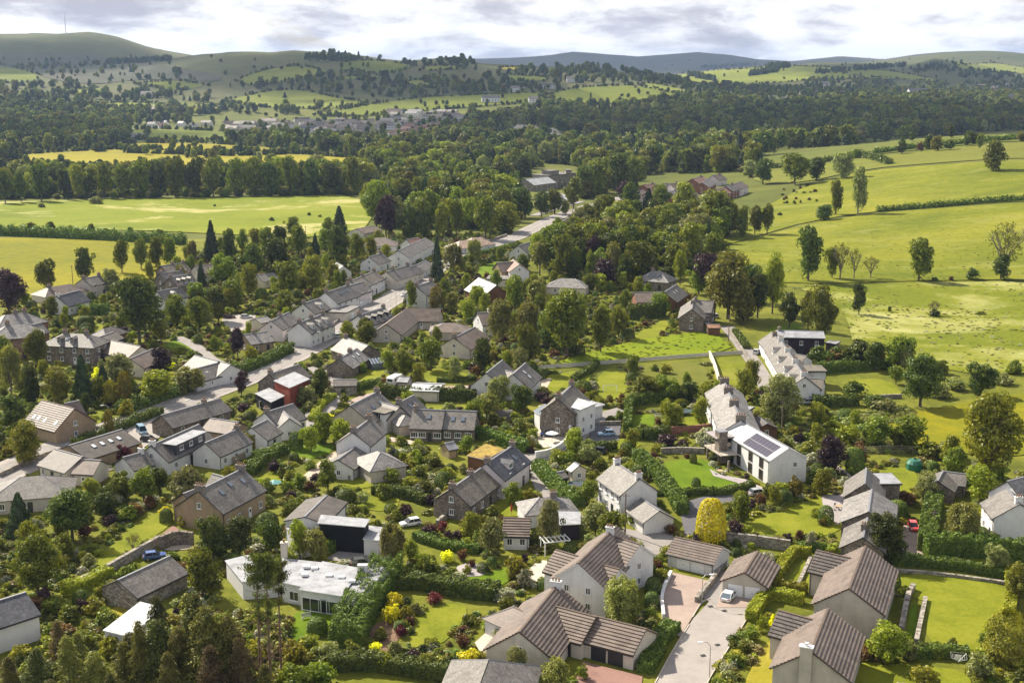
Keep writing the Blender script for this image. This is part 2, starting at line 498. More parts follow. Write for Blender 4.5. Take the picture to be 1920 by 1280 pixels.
def tag(o, label, cat, group=None, kind=None):
    if label: o['label'] = label
    if cat: o['category'] = cat
    if group: o['group'] = group
    if kind: o['kind'] = kind
    if label: ALL_LABELS.setdefault(label, []).append(o.name)
    return o
def inpoly(x, y, P):
    c = False; n = len(P); j = n - 1
    for i in range(n):
        if (P[i][1] > y) != (P[j][1] > y) and x < (P[j][0] - P[i][0]) * (y - P[i][1]) / (P[j][1] - P[i][1]) + P[i][0]:
            c = not c
        j = i
    return c
def grow(P, d):
    cx = sum(p[0] for p in P) / len(P); cy = sum(p[1] for p in P) / len(P)
    out = []
    for p in P:
        v = Vector((p[0] - cx, p[1] - cy)); L = max(v.length, 0.01)
        out.append((cx + v.x * (L + d) / L, cy + v.y * (L + d) / L))
    return out
def chaikin(P, n=2, closed=True):
    for _ in range(n):
        Q = []
        m = len(P)
        rng = range(m if closed else m - 1)
        if not closed: Q.append(P[0])
        for i in rng:
            a, b = P[i], P[(i + 1) % m]
            Q.append(tuple(0.75 * a[k] + 0.25 * b[k] for k in range(2)))
            Q.append(tuple(0.25 * a[k] + 0.75 * b[k] for k in range(2)))
        if not closed: Q.append(P[-1])
        P = Q
    return P
def wpoly(pxs, smooth=0):
    if smooth: pxs = chaikin(pxs, smooth)
    out = []
    for u, v in pxs:
        p = px(u, v)
        if p is not None: out.append((p.x, p.y))
    return out
def drape_mesh(name, P, mat, off=None, step=None):
    """polygon (world xy) laid over the ground as a fine sheet"""
    ys = [p[1] for p in P]; xs = [p[0] for p in P]
    y0 = min(ys)
    if step is None: step = max(3.0, (sum(ys) / len(ys)) * 0.02)
    pts = [Vector(p) for p in P]
    n = len(pts)
    # densify the border
    B = []
    for i in range(n):
        a, b = pts[i], pts[(i + 1) % n]
        k = max(1, int((b - a).length / step))
        for j in range(k): B.append(a.lerp(b, j / k))
    nb = len(B)
    V = list(B)
    PB = [(b.x, b.y) for b in B]
    gx = np.arange(min(xs), max(xs), step); gy = np.arange(min(ys), max(ys), step)
    if len(gx) * len(gy) < 60000:
        for x in gx:
            for y in gy:
                if inpoly(x, y, PB): V.append(Vector((x, y)))
    r = delaunay_2d_cdt(V, [(i, (i + 1) % nb) for i in range(nb)], [list(range(nb))], 1, 1e-3)
    vs_, fs_ = r[0], r[2]
    xy = np.array([(v.x, v.y) for v in vs_])
    hh = height(xy[:, 0], xy[:, 1])
    o_ = (0.05 + 0.0005 * xy[:, 1]) if off is None else off + 0.0002 * xy[:, 1]
    z = hh + o_
    F = []
    for f in fs_:
        a, b, c = xy[f[0]], xy[f[1]], xy[f[2]]
        if (b[0] - a[0]) * (c[1] - a[1]) - (b[1] - a[1]) * (c[0] - a[0]) < 0: f = f[::-1]
        F.append(tuple(f))
    me = bpy.data.meshes.new(name)
    me.from_pydata([(xy[i, 0], xy[i, 1], z[i]) for i in range(len(xy))], [], F)
    me.materials.append(MATS[mat] if isinstance(mat, str) else mat)
    return me
def sheet(name, pxs, mat, off=None, smooth=0, step=None, paved=True):
    P = wpoly(pxs, smooth)
    o = link(name, drape_mesh(name, P, mat, off, step))
    o['kind'] = 'structure'
    if paved: PAVED.append(P)
    return o
def ribbon_poly(path, w):
    L, Rr = [], []
    for i, p in enumerate(path):
        a = Vector(path[max(0, i - 1)]); b = Vector(path[min(len(path) - 1, i + 1)])
        d = (b - a).normalized(); n = Vector((-d.y, d.x))
        p = Vector(p)
        L.append(tuple(p + n * w / 2)); Rr.append(tuple(p - n * w / 2))
    return L + Rr[::-1]
def wpath(pxs, n=2):
    pts = [px(u, v) for u, v in pxs]
    return chaikin([(p.x, p.y) for p in pts if p is not None], n, closed=False)

# ------------------------------------------------------------------ plants
def unit(a):
    return a / np.maximum(np.linalg.norm(a, axis=1, keepdims=True), 1e-6)
def leaf_quads(P, Nn, size, rs, aspect=1.35):
    """one leaf-spray quad at each point, roughly facing Nn"""
    n = len(P)
    t = unit(np.cross(Nn, rs.normal(size=(n, 3))))
    b = np.cross(Nn, t)
    s = size * rs.uniform(0.5, 1.55, size=(n, 1))
    bend = Nn * s * rs.uniform(-0.35, 0.35, size=(n, 1))
    V = np.stack([P - t * s * aspect, P - b * s * 0.8 + bend, P + t * s * aspect, P + b * s * 0.8 + bend], axis=1)
    return V.reshape(-1, 3)
def quad_mesh(name, V, mat, extra=None):
    nv = len(V)
    me = bpy.data.meshes.new(name)
    fv = np.arange(nv).reshape(-1, 4)
    nf = len(fv)
    me.vertices.add(nv); me.vertices.foreach_set('co', V.astype(np.float32).ravel())
    me.loops.add(nv); me.loops.foreach_set('vertex_index', fv.ravel().astype(np.int32))
    me.polygons.add(nf)
    me.polygons.foreach_set('loop_start', (np.arange(nf) * 4).astype(np.int32))
    me.update(calc_edges=True)
    me.validate()
    me.materials.append(mat)
    return me
def clump_points(centres, radii, per, rs, up=0.25, jitter=0.5):
    P, Q = [], []
    for c, r in zip(centres, radii):
        d = unit(rs.normal(size=(per, 3)) + np.array([0, 0, up]))
        rad = r * rs.uniform(0.72, 1.05, size=(per, 1))
        P.append(c + d * rad * np.array([1, 1, 0.85]))
        Q.append(unit(d + jitter * rs.normal(size=(per, 3))))
    return np.concatenate(P), np.concatenate(Q)
def crown(kind, seed, lod=1.0):
    """leaf quads of a crown; unit tree: height 1, crown radius about 0.5 (scaled in x, y by width)"""
    rs = np.random.RandomState(seed)
    if kind in ('broad', 'tall', 'open'):
        nc = int({'broad': 84, 'tall': 76, 'open': 46}[kind])
        c = unit(rs.normal(size=(nc, 3)) + np.array([0, 0, 0.35]))
        rad = rs.uniform(0.45, 1.0, size=(nc, 1)) ** 0.55
        z0 = {'broad': 0.50, 'tall': 0.50, 'open': 0.58}[kind]; hz_ = {'broad': 0.42, 'tall': 0.44, 'open': 0.35}[kind]
        nl = 7; la = rs.uniform(0, 6.28) + np.arange(nl) * 2.4
        lr = rs.uniform(0.06, 0.21, nl); lz = rs.uniform(-0.55, 0.62, nl) * hz_
        LC = np.stack([lr * np.cos(la), lr * np.sin(la), lz], 1); LC[0] = (0.0, 0.0, 0.5 * hz_); LS = rs.uniform(0.17, 0.27, nl)
        w = rs.randint(0, nl, nc)
        C = c * rad * LS[w][:, None] * np.array([1, 1, hz_ / 0.44 * 1.15]) + LC[w] + np.array([0, 0, z0])
        C[:, 2] = np.clip(C[:, 2], 0.07, 0.93)
        lowfac = np.clip((0.42 - C[:, 2]) / 0.35, 0, 1)
        C[:, :2] *= (1 - 0.3 * lowfac)[:, None]
        r = rs.uniform(0.08, 0.155, size=nc)
        if kind == 'open': r *= 0.85
        per = int((62 if kind != 'open' else 58) * lod)
        P, Q = clump_points(C, r, per, rs, 0.3, 0.45)
        if kind != 'open':   # inner leaves so that the crown is not hollow
            d = unit(rs.normal(size=(int(500 * lod), 3))) * rs.uniform(0.3, 0.85, size=(int(500 * lod), 1))
            P = np.concatenate([P, d * np.array([0.36, 0.36, hz_ * 0.9]) + np.array([0, 0, z0])])
            Q = np.concatenate([Q, unit(rs.normal(size=(len(d), 3)))])
        return leaf_quads(P, Q, 0.021 / math.sqrt(lod), rs)
    if kind in ('conifer', 'column'):
        n = int(4200 * lod)
        t = rs.uniform(0, 1, n) ** 0.75          # 0 top, 1 bottom
        z = 1 - t * (0.93 if kind == 'conifer' else 0.97)
        if kind == 'conifer':
            tier = 0.72 + 0.28 * np.abs(((z * 11) % 1.0))
            prof = (0.05 + 0.45 * t ** 0.9) * tier
        else:
            prof = 0.45 * np.sqrt(np.clip(np.sin(np.pi * np.clip(0.06 + 0.88 * t, 0, 1)), 0, 1)) * (0.9 + 0.1 * np.sin(z * 40))
        a = rs.uniform(0, 2 * np.pi, n)
        lob = 1 + 0.18 * np.sin(a * 5 + z * 23 + seed) + 0.1 * np.sin(a * 3 - z * 9)
        rr = prof * lob * rs.uniform(0.75, 1.05, n)
        P = np.stack([rr * np.cos(a), rr * np.sin(a), z + rs.normal(size=n) * 0.01], 1)
        Q = unit(np.stack([np.cos(a), np.sin(a), 0.55 + 0 * a], 1) + 0.35 * rs.normal(size=(n, 3)))
        return leaf_quads(P, Q, 0.021 / math.sqrt(lod), rs, 1.6)
    if kind == 'weeping':
        nc = 60
        c = unit(rs.normal(size=(nc, 3)) + np.array([0, 0, 0.7]))
        C = c * rs.uniform(0.55, 1.0, size=(nc, 1)) * np.array([0.38, 0.38, 0.30]) + np.array([0, 0, 0.62])
        P, Q = [], []
        for k in range(nc):
            m = int(62 * lod)
            dr = rs.uniform(0, 1, m) ** 1.2 * rs.uniform(0.2, 0.5)
            off = rs.normal(size=(m, 3)) * np.array([0.038, 0.038, 0.02])
            pp = C[k] + off; pp[:, 2] -= dr * np.clip(np.hypot(C[k, 0], C[k, 1]) / 0.3, 0.35, 1.3)
            pp[:, 2] = np.maximum(pp[:, 2], 0.06)
            P.append(pp)
            out = np.array([C[k, 0], C[k, 1], 0.25])
            Q.append(unit(out / max(np.linalg.norm(out), 1e-3) + 0.55 * rs.normal(size=(m, 3))))
        return leaf_quads(np.concatenate(P), np.concatenate(Q), 0.020 / math.sqrt(lod), rs, 1.7)
    if kind == 'pine':       # scraggy plantation conifer: bare below, drooping sprays above
        P, Q = [], []
        z = 0.16; az0 = 0.0
        while z < 0.985:
            az0 += 1.1; nbr = rs.randint(5, 8)
            for q in range(nbr):
                if rs.uniform() < (0.45 if z < 0.4 else 0.16): continue
                a = az0 + q * 2 * np.pi / nbr + rs.uniform(-0.3, 0.3)
                L = (0.46 * (1.0 - z) ** 0.62 + 0.025) * rs.uniform(0.55, 1.05)
                m = int((20 + 60 * L) * lod * 1.35)
                s = rs.uniform(0.12, 1, m) ** 0.8
                wd = 0.05 * s * (1.15 - s) * 2.2 + 0.012
                side = rs.normal(size=m) * wd
                pp = np.stack([np.cos(a) * s * L - np.sin(a) * side, np.sin(a) * s * L + np.cos(a) * side, z - 0.075 * s * s + rs.normal(size=m) * 0.006 - np.abs(side) * 0.15], 1)
                P.append(pp); Q.append(unit(np.array([0.35 * np.cos(a), 0.35 * np.sin(a), 0.8]) + 0.45 * rs.normal(size=(m, 3))))
            z += rs.uniform(0.034, 0.05)
        return leaf_quads(np.concatenate(P), np.concatenate(Q), 0.0125 / math.sqrt(lod), rs, 1.9)
    if kind == 'pine_top':   # tall bare stem with foliage only near the tip
        P, Q = [], []
        for k in range(40):
            z = rs.uniform(0.80, 0.99) if k < 32 else rs.uniform(0.5, 0.8)
            L = 0.44 * rs.uniform(0.35, 1.0) * (1.3 - z) ** 0.5 * (1 if k < 32 else 0.35)
            a = rs.uniform(0, 2 * np.pi); m = int(48 * lod)
            s = rs.uniform(0.3, 1, m)
            pp = np.stack([np.cos(a) * s * L, np.sin(a) * s * L, z + 0.02 * s], 1) + rs.normal(size=(m, 3)) * np.array([0.05, 0.05, 0.007])
            P.append(pp); Q.append(unit(np.array([0, 0, 0.8]) + 0.7 * rs.normal(size=(m, 3))))
        return leaf_quads(np.concatenate(P), np.concatenate(Q), 0.0125 / math.sqrt(lod), rs, 1.7)
    if kind == 'sparse':     # twiggy, half bare crown
        nc = 70
        c = unit(rs.normal(size=(nc, 3)) + np.array([0, 0, 0.3]))
        C = c * rs.uniform(0.5, 1.0, size=(nc, 1)) * np.array([0.42, 0.42, 0.36]) + np.array([0, 0, 0.6])
        P, Q = clump_points(C, rs.uniform(0.04, 0.09, nc), int(20 * lod), rs, 0.2, 0.9)
        return leaf_quads(P, Q, 0.013 / math.sqrt(lod), rs)
    if kind == 'dome':       # shrub, loose
        nc = 34
        c = unit(rs.normal(size=(nc, 3)) + np.array([0, 0, 0.6])); c[:, 2] = np.abs(c[:, 2])
        C = c * rs.uniform(0.35, 1.0, size=(nc, 1)) * np.array([0.36, 0.36, 0.66]) + np.array([0, 0, 0.16])
        P, Q = clump_points(C, rs.uniform(0.11, 0.2, nc), int(44 * lod), rs, 0.35, 0.5)
        P[:, 2] = np.maximum(P[:, 2], 0.02)
        return leaf_quads(P, Q, 0.034 / math.sqrt(lod), rs)
    if kind == 'clipped':    # trimmed bush
        n = int(3600 * lod)
        d = unit(rs.normal(size=(n, 3))); d[:, 2] = np.abs(d[:, 2])
        e = d / (np.abs(d) ** 3.0).sum(1, keepdims=True) ** (1 / 3.0)
        P = e * np.array([0.47, 0.47, 0.96]) * rs.uniform(0.94, 1.0, size=(n, 1)) + np.array([0, 0, 0.03])
        return leaf_quads(P, unit(d + 0.35 * rs.normal(size=(n, 3))), 0.024 / math.sqrt(lod), rs)
    if kind == 'tuft':
        n = int(240 * lod)
        d = unit(rs.normal(size=(n, 3)) + np.array([0, 0, 0.5])); d[:, 2] = np.abs(d[:, 2])
        P = d * rs.uniform(0.35, 1, size=(n, 1)) * np.array([0.5, 0.5, 0.8])
        return leaf_quads(P, unit(d + 0.7 * rs.normal(size=(n, 3))), 0.085, rs)
def trunk_mesh(kind, seed, mat):
    rs = random.Random(seed)
    b = MB()
    if kind in ('conifer', 'column', 'pine', 'pine_top'):
        top = 0.97; r0 = 0.019 if kind == 'pine_top' else 0.014 if kind == 'pine' else 0.02
        b.tube((0, 0, -0.05), (0, 0, 0.45), r0 * 1.25, r0 * 0.9, 7)
        b.tube((0, 0, 0.45), (0.004, 0, top), r0 * 0.9, 0.003, 7)
        if kind.startswith('pine'):
            for k in range(46):
                z = rs.uniform(0.12, 0.95); a = rs.uniform(0, 6.28); L = rs.uniform(0.12, 0.30) * (1.1 - z) ** 0.5
                b.tube((0, 0, z), (math.cos(a) * L * 1.3, math.sin(a) * L * 1.3, z + rs.uniform(-0.05, 0.03)), 0.0032, 0.0008, 4, cap=False)
        return b.mesh('trunk', [mat])
    r0 = 0.028
    segs = [((0, 0, -0.05), (0.005, 0, 0.22), r0 * 1.35, r0)]
    tips = [((0.005, 0, 0.22), r0, 0)]
    nl = {'sparse': 6, 'open': 5}.get(kind, 5)
    for k in range(nl):
        a = k * 2 * math.pi / nl + rs.uniform(-0.4, 0.4); s = rs.uniform(0.12, 0.2)
        p1 = (math.cos(a) * s, math.sin(a) * s, rs.uniform(0.42, 0.55))
        segs.append(((0.005, 0, 0.2), p1, r0 * 0.72, r0 * 0.42))
        for j in range(3 if kind == 'sparse' else 2):
            a2 = a + rs.uniform(-0.7, 0.7); s2 = s + rs.uniform(0.08, 0.2)
            p2 = (math.cos(a2) * s2, math.sin(a2) * s2, p1[2] + rs.uniform(0.12, 0.3))
            segs.append((p1, p2, r0 * 0.42, r0 * 0.14))
            if kind == 'sparse':
                for q in range(5):
                    p3 = (p2[0] + rs.uniform(-0.13, 0.13), p2[1] + rs.uniform(-0.13, 0.13), p2[2] + rs.uniform(-0.03, 0.14))
                    segs.append((p2, p3, r0 * 0.14, 0.0012))
    segs.append(((0.005, 0, 0.2), (0, 0.01, 0.72), r0 * 0.8, r0 * 0.2))
    for s in segs: b.tube(*s, 6, cap=False)
    return b.mesh('trunk', [mat])
# plant kinds: shape list, leaf colour, bark, what it is called
KINDS = {
    'b': (['broad', 'tall'], 'mid', 'bark', 'green broadleaf tree'),
    'd': (['broad', 'tall'], 'dark', 'bark', 'dark green broadleaf tree'),
    'l': (['broad', 'tall'], 'lime', 'bark', 'bright green leafy tree'),
    'o': (['broad', 'broad'], 'olive', 'bark', 'olive green spreading tree'),
    'g': (['broad', 'broad'], 'pale', 'bark_grey', 'pale silvery green tree'),
    'w': (['weeping'], 'willow', 'bark_grey', 'feathery drooping tree'),
    'p': (['broad', 'tall'], 'purple', 'bark', 'dark purple leaved tree'),
    'r': (['dome'], 'crimson', None, 'crimson leaved bush'),
    'c': (['conifer'], 'conifer', 'bark', 'dark pointed conifer'),
    'y': (['column'], 'golden', 'bark', 'golden green conifer'),
    's': (['sparse'], 'olive', 'bark_grey', 'thin half bare tree'),
    'n': (['pine'], 'pine', 'bark_pine', 'scraggy green conifer'),
    'k': (['pine'], 'pine_dark', 'bark_pine', 'dense dark pine'),
    't': (['pine_top'], 'pine_dark', 'bark_pine', 'tall bare stemmed pine'),
    'a': (['pine'], 'brown', 'bark_pine', 'browning conifer'),
    # bushes
    'B': (['dome'], 'mid', None, 'green bush'),
    'D': (['dome'], 'dark', None, 'dark green bush'),
    'L': (['dome'], 'lime', None, 'bright green bush'),
    'G': (['dome'], 'pale', None, 'grey green bush'),
    'P': (['dome'], 'purple', None, 'purple leaved bush'),
    'U': (['dome'], 'rust', None, 'rust coloured bush'),
    'Y': (['dome'], 'yellow', None, 'bright yellow bush'),
    'W': (['dome'], 'blossom', None, 'white flowering bush'),
    'C': (['clipped'], 'dark', None, 'clipped dark green bush'),
    'T': (['clipped'], 'hedge', None, 'clipped round green bush'),
    'Z': (['clipped'], 'yellow', None, 'huge clipped bright yellow bush'),
    'O': (['dome'], 'golden', None, 'golden green bush'),
}
NVAR = 4
_cm, _tm = {}, {}
def crown_mesh(shape, leaf, var, lod=1.0):
    k = (shape, leaf, var, lod)
    if k not in _cm:
        _cm[k] = quad_mesh('crown', crown(shape, 100 + var * 17 + len(shape), lod), LEAF[leaf])
    return _cm[k]
def trunk(shape, bark, var):
    k = (shape, bark, var)
    if k not in _tm: _tm[k] = trunk_mesh(shape, 55 + var, bark)
    return _tm[k]
def plant_at(p, h, w, kind, note=None, group=None, rz=None, lab=None, fine=False):
    shapes, leaf, bark, word = KINDS[kind]
    shape = shapes[R.randrange(len(shapes))]; var = R.randrange(NVAR)
    rz = R.uniform(0, 6.28) if rz is None else rz
    if shape in ('broad', 'tall', 'open', 'sparse', 'weeping'): wf = w / 0.98
    else: wf = w
    if bark:
        name = {'c': 'conifer_tree', 'y': 'conifer_tree', 'n': 'pine_tree', 'k': 'pine_tree', 't': 'pine_tree', 'a': 'pine_tree', 'w': 'weeping_tree'}.get(kind, 'broadleaf_tree')
        root = empty(name, (p[0], p[1], p[2] - 0.1), rz)
        a = link('crown', crown_mesh(shape, leaf, var % 2 if fine else var, 2.2 if fine else 1.0), root); a.scale = (wf, wf, h)
        wt = min(max(wf, 0.5 * h), h)
        b = link('trunk', trunk(shape, bark, var), root); b.scale = (wf if shape == 'sparse' else wt * 0.9, wf if shape == 'sparse' else wt * 0.9, h)
        cat = 'tree'
    else:
        name = 'bush' if shape == 'dome' else 'clipped_bush'
        root = link(name, crown_mesh(shape, leaf, var))
        root.location = (p[0], p[1], p[2] - 0.05); root.scale = (wf, wf, h); root.rotation_euler = (0, 0, rz)
        cat = 'bush'
    u, v, dep = proj(p)
    if lab: tag(root, lab, cat, group)
    else: PLANTS.append((root, word, cat, u, v - 0.5 * h * FPX / dep, h, dep, group))
    return root
def plant(u, v, hpx, wpx, kind, **kw):
    p = px(u, v)
    if p is None: return
    sc = FPX / proj(p)[2]
    return plant_at(p, hpx / sc / 0.97, wpx / sc, kind, fine=hpx >= 78 and v > 560, **kw)
def hedge(pxs, w, h, label, leaf='hedge', name='hedge', n=1, top=0.0):
    path = wpath(pxs, n)
    hedge_w(path, w, h, label, leaf, name)
def hedge_w(path, w, h, label, leaf='hedge', name='hedge', dens=1.0):
    loose = 2.6 if ('overgrown' in label or 'loose' in label or 'crossing' in label or 'upper hill' in label or 'roadside' in label) else 1.0
    rs = np.random.RandomState(int(abs(path[0][0] * 13 + path[0][1] * 7)) % 9999)
    P, Q = [], []
    base = Vector((path[0][0], path[0][1], hz(*path[0])))
    depth = proj(base)[2]
    size = max(0.10, depth * 0.00055)
    per = dens * 1.25 / (size * size * 1.6)
    core = MB()
    for i in range(len(path) - 1):
        a, b = Vector(path[i]), Vector(path[i + 1])
        L = (b - a).length
        if L < 0.05: continue
        d = (b - a) / L; nn = Vector((-d.y, d.x))
        for side, area in (('l', L * h), ('r', L * h), ('t', L * w), ('e0', w * h if i == 0 else 0), ('e1', w * h if i == len(path) - 2 else 0)):
            m = int(area * per)
            if m <= 0: continue
            s = rs.uniform(0, L, m); t = rs.uniform(-0.5, 0.5, m) * w; z = rs.uniform(0.0, h, m)
            if side == 'l': t = np.full(m, w / 2); no = (nn.x, nn.y, 0.25)
            elif side == 'r': t = np.full(m, -w / 2); no = (-nn.x, -nn.y, 0.25)
            elif side == 't': z = np.full(m, h); no = (0, 0, 1)
            elif side == 'e0': s = np.zeros(m); no = (-d.x, -d.y, 0.2)
            else: s = np.full(m, L); no = (d.x, d.y, 0.2)
            x = a.x + d.x * s + nn.x * t; y = a.y + d.y * s + nn.y * t
            wob = loose * h * (0.07 * np.sin(x * 1.1 + y * 0.7) + 0.06 * np.sin(x * 2.7 - y * 1.9) + 0.05 * np.sin(x * 0.31 - y * 0.43))
            gz = height(x, y)
            P.append(np.stack([x, y, gz + z * (1 + wob / h)], 1) + rs.normal(size=(m, 3)) * size * (0.5 * loose))
            Q.append(unit(np.array(no)[None, :] + 0.45 * rs.normal(size=(m, 3))))
    P = np.concatenate(P); Q = np.concatenate(Q)
    V = leaf_quads(P, Q, size, rs)
    # solid dark inside so that light does not fall through
    C = []
    for i in range(len(path) - 1):
        a, b = Vector(path[i]), Vector(path[i + 1]); d = (b - a).normalized(); nn = Vector((-d.y, d.x)) * (w / 2 - size)
        q = [a + nn, b + nn, b - nn, a - nn]
        zz = [hz(k.x, k.y) for k in q]
        lo = [(k.x, k.y, z_ - 0.1) for k, z_ in zip(q, zz)]; hi = [(k.x, k.y, z_ + h * (1 - 0.12 * loose) - size * 1.3) for k, z_ in zip(q, zz)]
        for f in ([hi[0], hi[1], hi[2], hi[3]], [lo[0], lo[1], hi[1], hi[0]], [lo[2], lo[3], hi[3], hi[2]], [lo[1], lo[2], hi[2], hi[1]], [lo[3], lo[0], hi[0], hi[3]]):
            C += f
    V = np.concatenate([V, np.array(C)])
    V -= np.array(base)
    o = link(name, quad_mesh(name, V, LEAF[leaf]))
    o.location = base
    tag(o, label, 'hedge')
    for i in range(len(path) - 1): FOOT.append(ribbon_poly([path[i], path[i + 1]], w + 0.6))
    return o
# woods too many to count: instances on points
def stuff_nodes(name, coll):
    ng = bpy.data.node_groups.new(name, 'GeometryNodeTree')
    ng.interface.new_socket('Geometry', in_out='INPUT', socket_type='NodeSocketGeometry')
    ng.interface.new_socket('Geometry', in_out='OUTPUT', socket_type='NodeSocketGeometry')
    n, l = ng.nodes, ng.links
    gi = n.new('NodeGroupInput'); go = n.new('NodeGroupOutput')
    iop = n.new('GeometryNodeInstanceOnPoints'); ci = n.new('GeometryNodeCollectionInfo')
    ci.inputs['Collection'].default_value = coll
    ci.inputs['Separate Children'].default_value = True
    ci.inputs['Reset Children'].default_value = True
    iop.inputs['Pick Instance'].default_value = True
    def attr(nm, typ):
        a = n.new('GeometryNodeInputNamedAttribute'); a.data_type = typ; a.inputs['Name'].default_value = nm
        return a.outputs['Attribute']
    l.new(gi.outputs[0], iop.inputs['Points'])
    l.new(ci.outputs[0], iop.inputs['Instance'])
    l.new(attr('idx', 'INT'), iop.inputs['Instance Index'])
    l.new(attr('rot', 'FLOAT_VECTOR'), iop.inputs['Rotation'])
    l.new(attr('scl', 'FLOAT_VECTOR'), iop.inputs['Scale'])
    l.new(iop.outputs[0], go.inputs[0])
    return ng
def stuff(name, meshes, items, label, cat):
    """items: (x, y, z, w, h, index)"""
    coll = bpy.data.collections.new(name + '_sources')
    for i, me in enumerate(meshes):
        coll.objects.link(bpy.data.objects.new('%s_source_%02d' % (name, i), me))
    A = np.array(items, dtype=float)
    me = bpy.data.meshes.new(name)
    me.from_pydata([tuple(a[:3]) for a in A], [], [])
    n = len(A)
    def add(nm, typ, key, arr):
        at = me.attributes.new(nm, typ, 'POINT'); at.data.foreach_set(key, arr.ravel())
    add('idx', 'INT', 'value', A[:, 5].astype(np.int32))
    add('rot', 'FLOAT_VECTOR', 'vector', np.stack([np.zeros(n), np.zeros(n), NR.uniform(0, 6.28, n)], 1).astype(np.float32))
    add('scl', 'FLOAT_VECTOR', 'vector', np.stack([A[:, 3], A[:, 3], A[:, 4]], 1).astype(np.float32))
    o = link(name, me)
    md = o.modifiers.new('instances', 'NODES'); md.node_group = stuff_nodes(name, coll)
    tag(o, label, cat, kind='stuff')
    return o
# ------------------------------------------------------------------ buildings
_win = {}
def window_meshes(w, h, bars=1, frame='trim_white'):
    k = (round(w, 2), round(h, 2), bars, frame)
    if k in _win: return _win[k]
    b = MB(); t = 0.10; d = 0.05
    for cx, cz, sx, sz in ((-w / 2 + t / 2, 0, t, h), (w / 2 - t / 2, 0, t, h), (0, h / 2 - t / 2, w - 2 * t, t), (0, -h / 2 + t / 2, w - 2 * t, t)):
        b.box((cx, -d, cz), (sx, 0.10, sz))
    for j in range(bars):
        b.box((-w / 2 + w * (j + 1) / (bars + 1), -d, 0), (0.06, 0.06, h - 2 * t))
    if h < 1.7 and w > 0.7: b.box((0, -0.09, -h / 2 - 0.06), (w + 0.24, 0.22, 0.1))
    g = MB(); g.box((0, -0.012, 0), (w - 2 * t, 0.03, h - 2 * t))
    _win[k] = (b.mesh('window', [frame]), g.mesh('pane', ['glass']))
    return _win[k]
def add_window(root, M, w, h, bars=1, name='window', frame='trim_white'):
    fm, gm = window_meshes(w, h, bars, frame)
    o = link(name, fm, root, M)
    link('pane', gm, o)
    return o
_doors = {}
def add_door(root, M, w, h, mat, name='door'):
    k = (round(w, 2), round(h, 2), mat, name)
    if k not in _doors:
        b = MB(); b.box((0, -0.03, 0), (w, 0.10, h), 0)
        if name == 'garage_door':
            for j in range(4): b.box((0, -0.085, -h / 2 + h * (j + 0.5) / 4), (w - 0.12, 0.02, h / 4 - 0.08), 0)
        else:
            b.box((0, -0.09, h * 0.22), (w * 0.5, 0.02, h * 0.3), 1)
        hnd = MB(); hnd.box((w * 0.36 if name == 'door' else 0, -0.13, -0.05), (0.12, 0.06, 0.05))
        _doors[k] = (b.mesh(name, [mat, 'glass']), hnd.mesh('handle', ['trim_dark']))
    o = link(name, _doors[k][0], root, M)
    link('handle', _doors[k][1], o)
    return o
def chimney(parent, x, y, ztop, mat='chimney_stone', w=1.1, d=0.7, up=1.3, pots=2, along='x', zbase=None):
    b = MB()
    zb = zbase if zbase is not None else ztop - 1.2
    sx, sy = (w, d) if along == 'x' else (d, w)
    b.box((x, y, (zb + ztop + up) / 2), (sx, sy, ztop + up - zb), 0)
    b.box((x, y, ztop + up + 0.06), (sx + 0.2, sy + 0.2, 0.14), 0)
    for i in range(pots):
        o = (i - (pots - 1) / 2) * (w - 0.2) / max(1, pots - 0.2)
        ox, oy = (o, 0) if along == 'x' else (0, o)
        b.tube((x + ox, y + oy, ztop + up + 0.12), (x + ox, y + oy, ztop + up + 0.62), 0.15, 0.12, 7, 1)
    return b.build('chimney', [mat, 'pot'], parent)
def slope_slab(b, A, Bq, C, D, th=0.16, tiled=False, m=0, mt=1):
    """A-B along the top, D-C along the eaves (A above D); slab thickness th"""
    A, Bq, C, D = map(Vector, (A, Bq, C, D))
    n = (Bq - A).cross(D - A).normalized()
    if n.z < 0: n = -n
    Lr = (Bq - A).length; sl = (D - A).length
    du0 = (D - A).dot((C - D).normalized()) if (C - D).length > 1e-4 else 0
    e = (C - D).normalized()
    def uv(p):
        q = p - D
        return (q.dot(e), (q - e * q.dot(e)).length)
    top = [A + n * th, Bq + n * th, C + n * th, D + n * th]; bot = [A, Bq, C, D]
    def ordered(pts):
        q = (pts[1] - pts[0]).cross(pts[2] - pts[0])
        return pts
    if tiled:
        k = max(3, int(sl / 0.55))
        for i in range(k):
            t0, t1 = i / k, (i + 1) / k
            a0 = top[0].lerp(top[3], t0); b0 = top[1].lerp(top[2], t0)
            a1 = top[0].lerp(top[3], t1) + n * 0.13; b1 = top[1].lerp(top[2], t1) + n * 0.13
            b.poly([a0, a1, b1, b0], [uv(a0), uv(a1), uv(b1), uv(b0)], m)
            a2 = top[0].lerp(top[3], t1); b2 = top[1].lerp(top[2], t1)
            b.poly([a1, a2, b2, b1], [uv(a1), uv(a2), uv(b2), uv(b1)], mt)
    else:
        b.poly(top, [uv(p) for p in top], m)
    b.poly(bot[::-1], None, mt)
    for i in range(4):
        j = (i + 1) % 4
        if (bot[i] - bot[j]).length < 1e-3: continue
        b.poly([bot[i], bot[j], top[j], top[i]], None, mt)
CAMP = Vector((0, 0, CAMZ))
class Block:
    pass
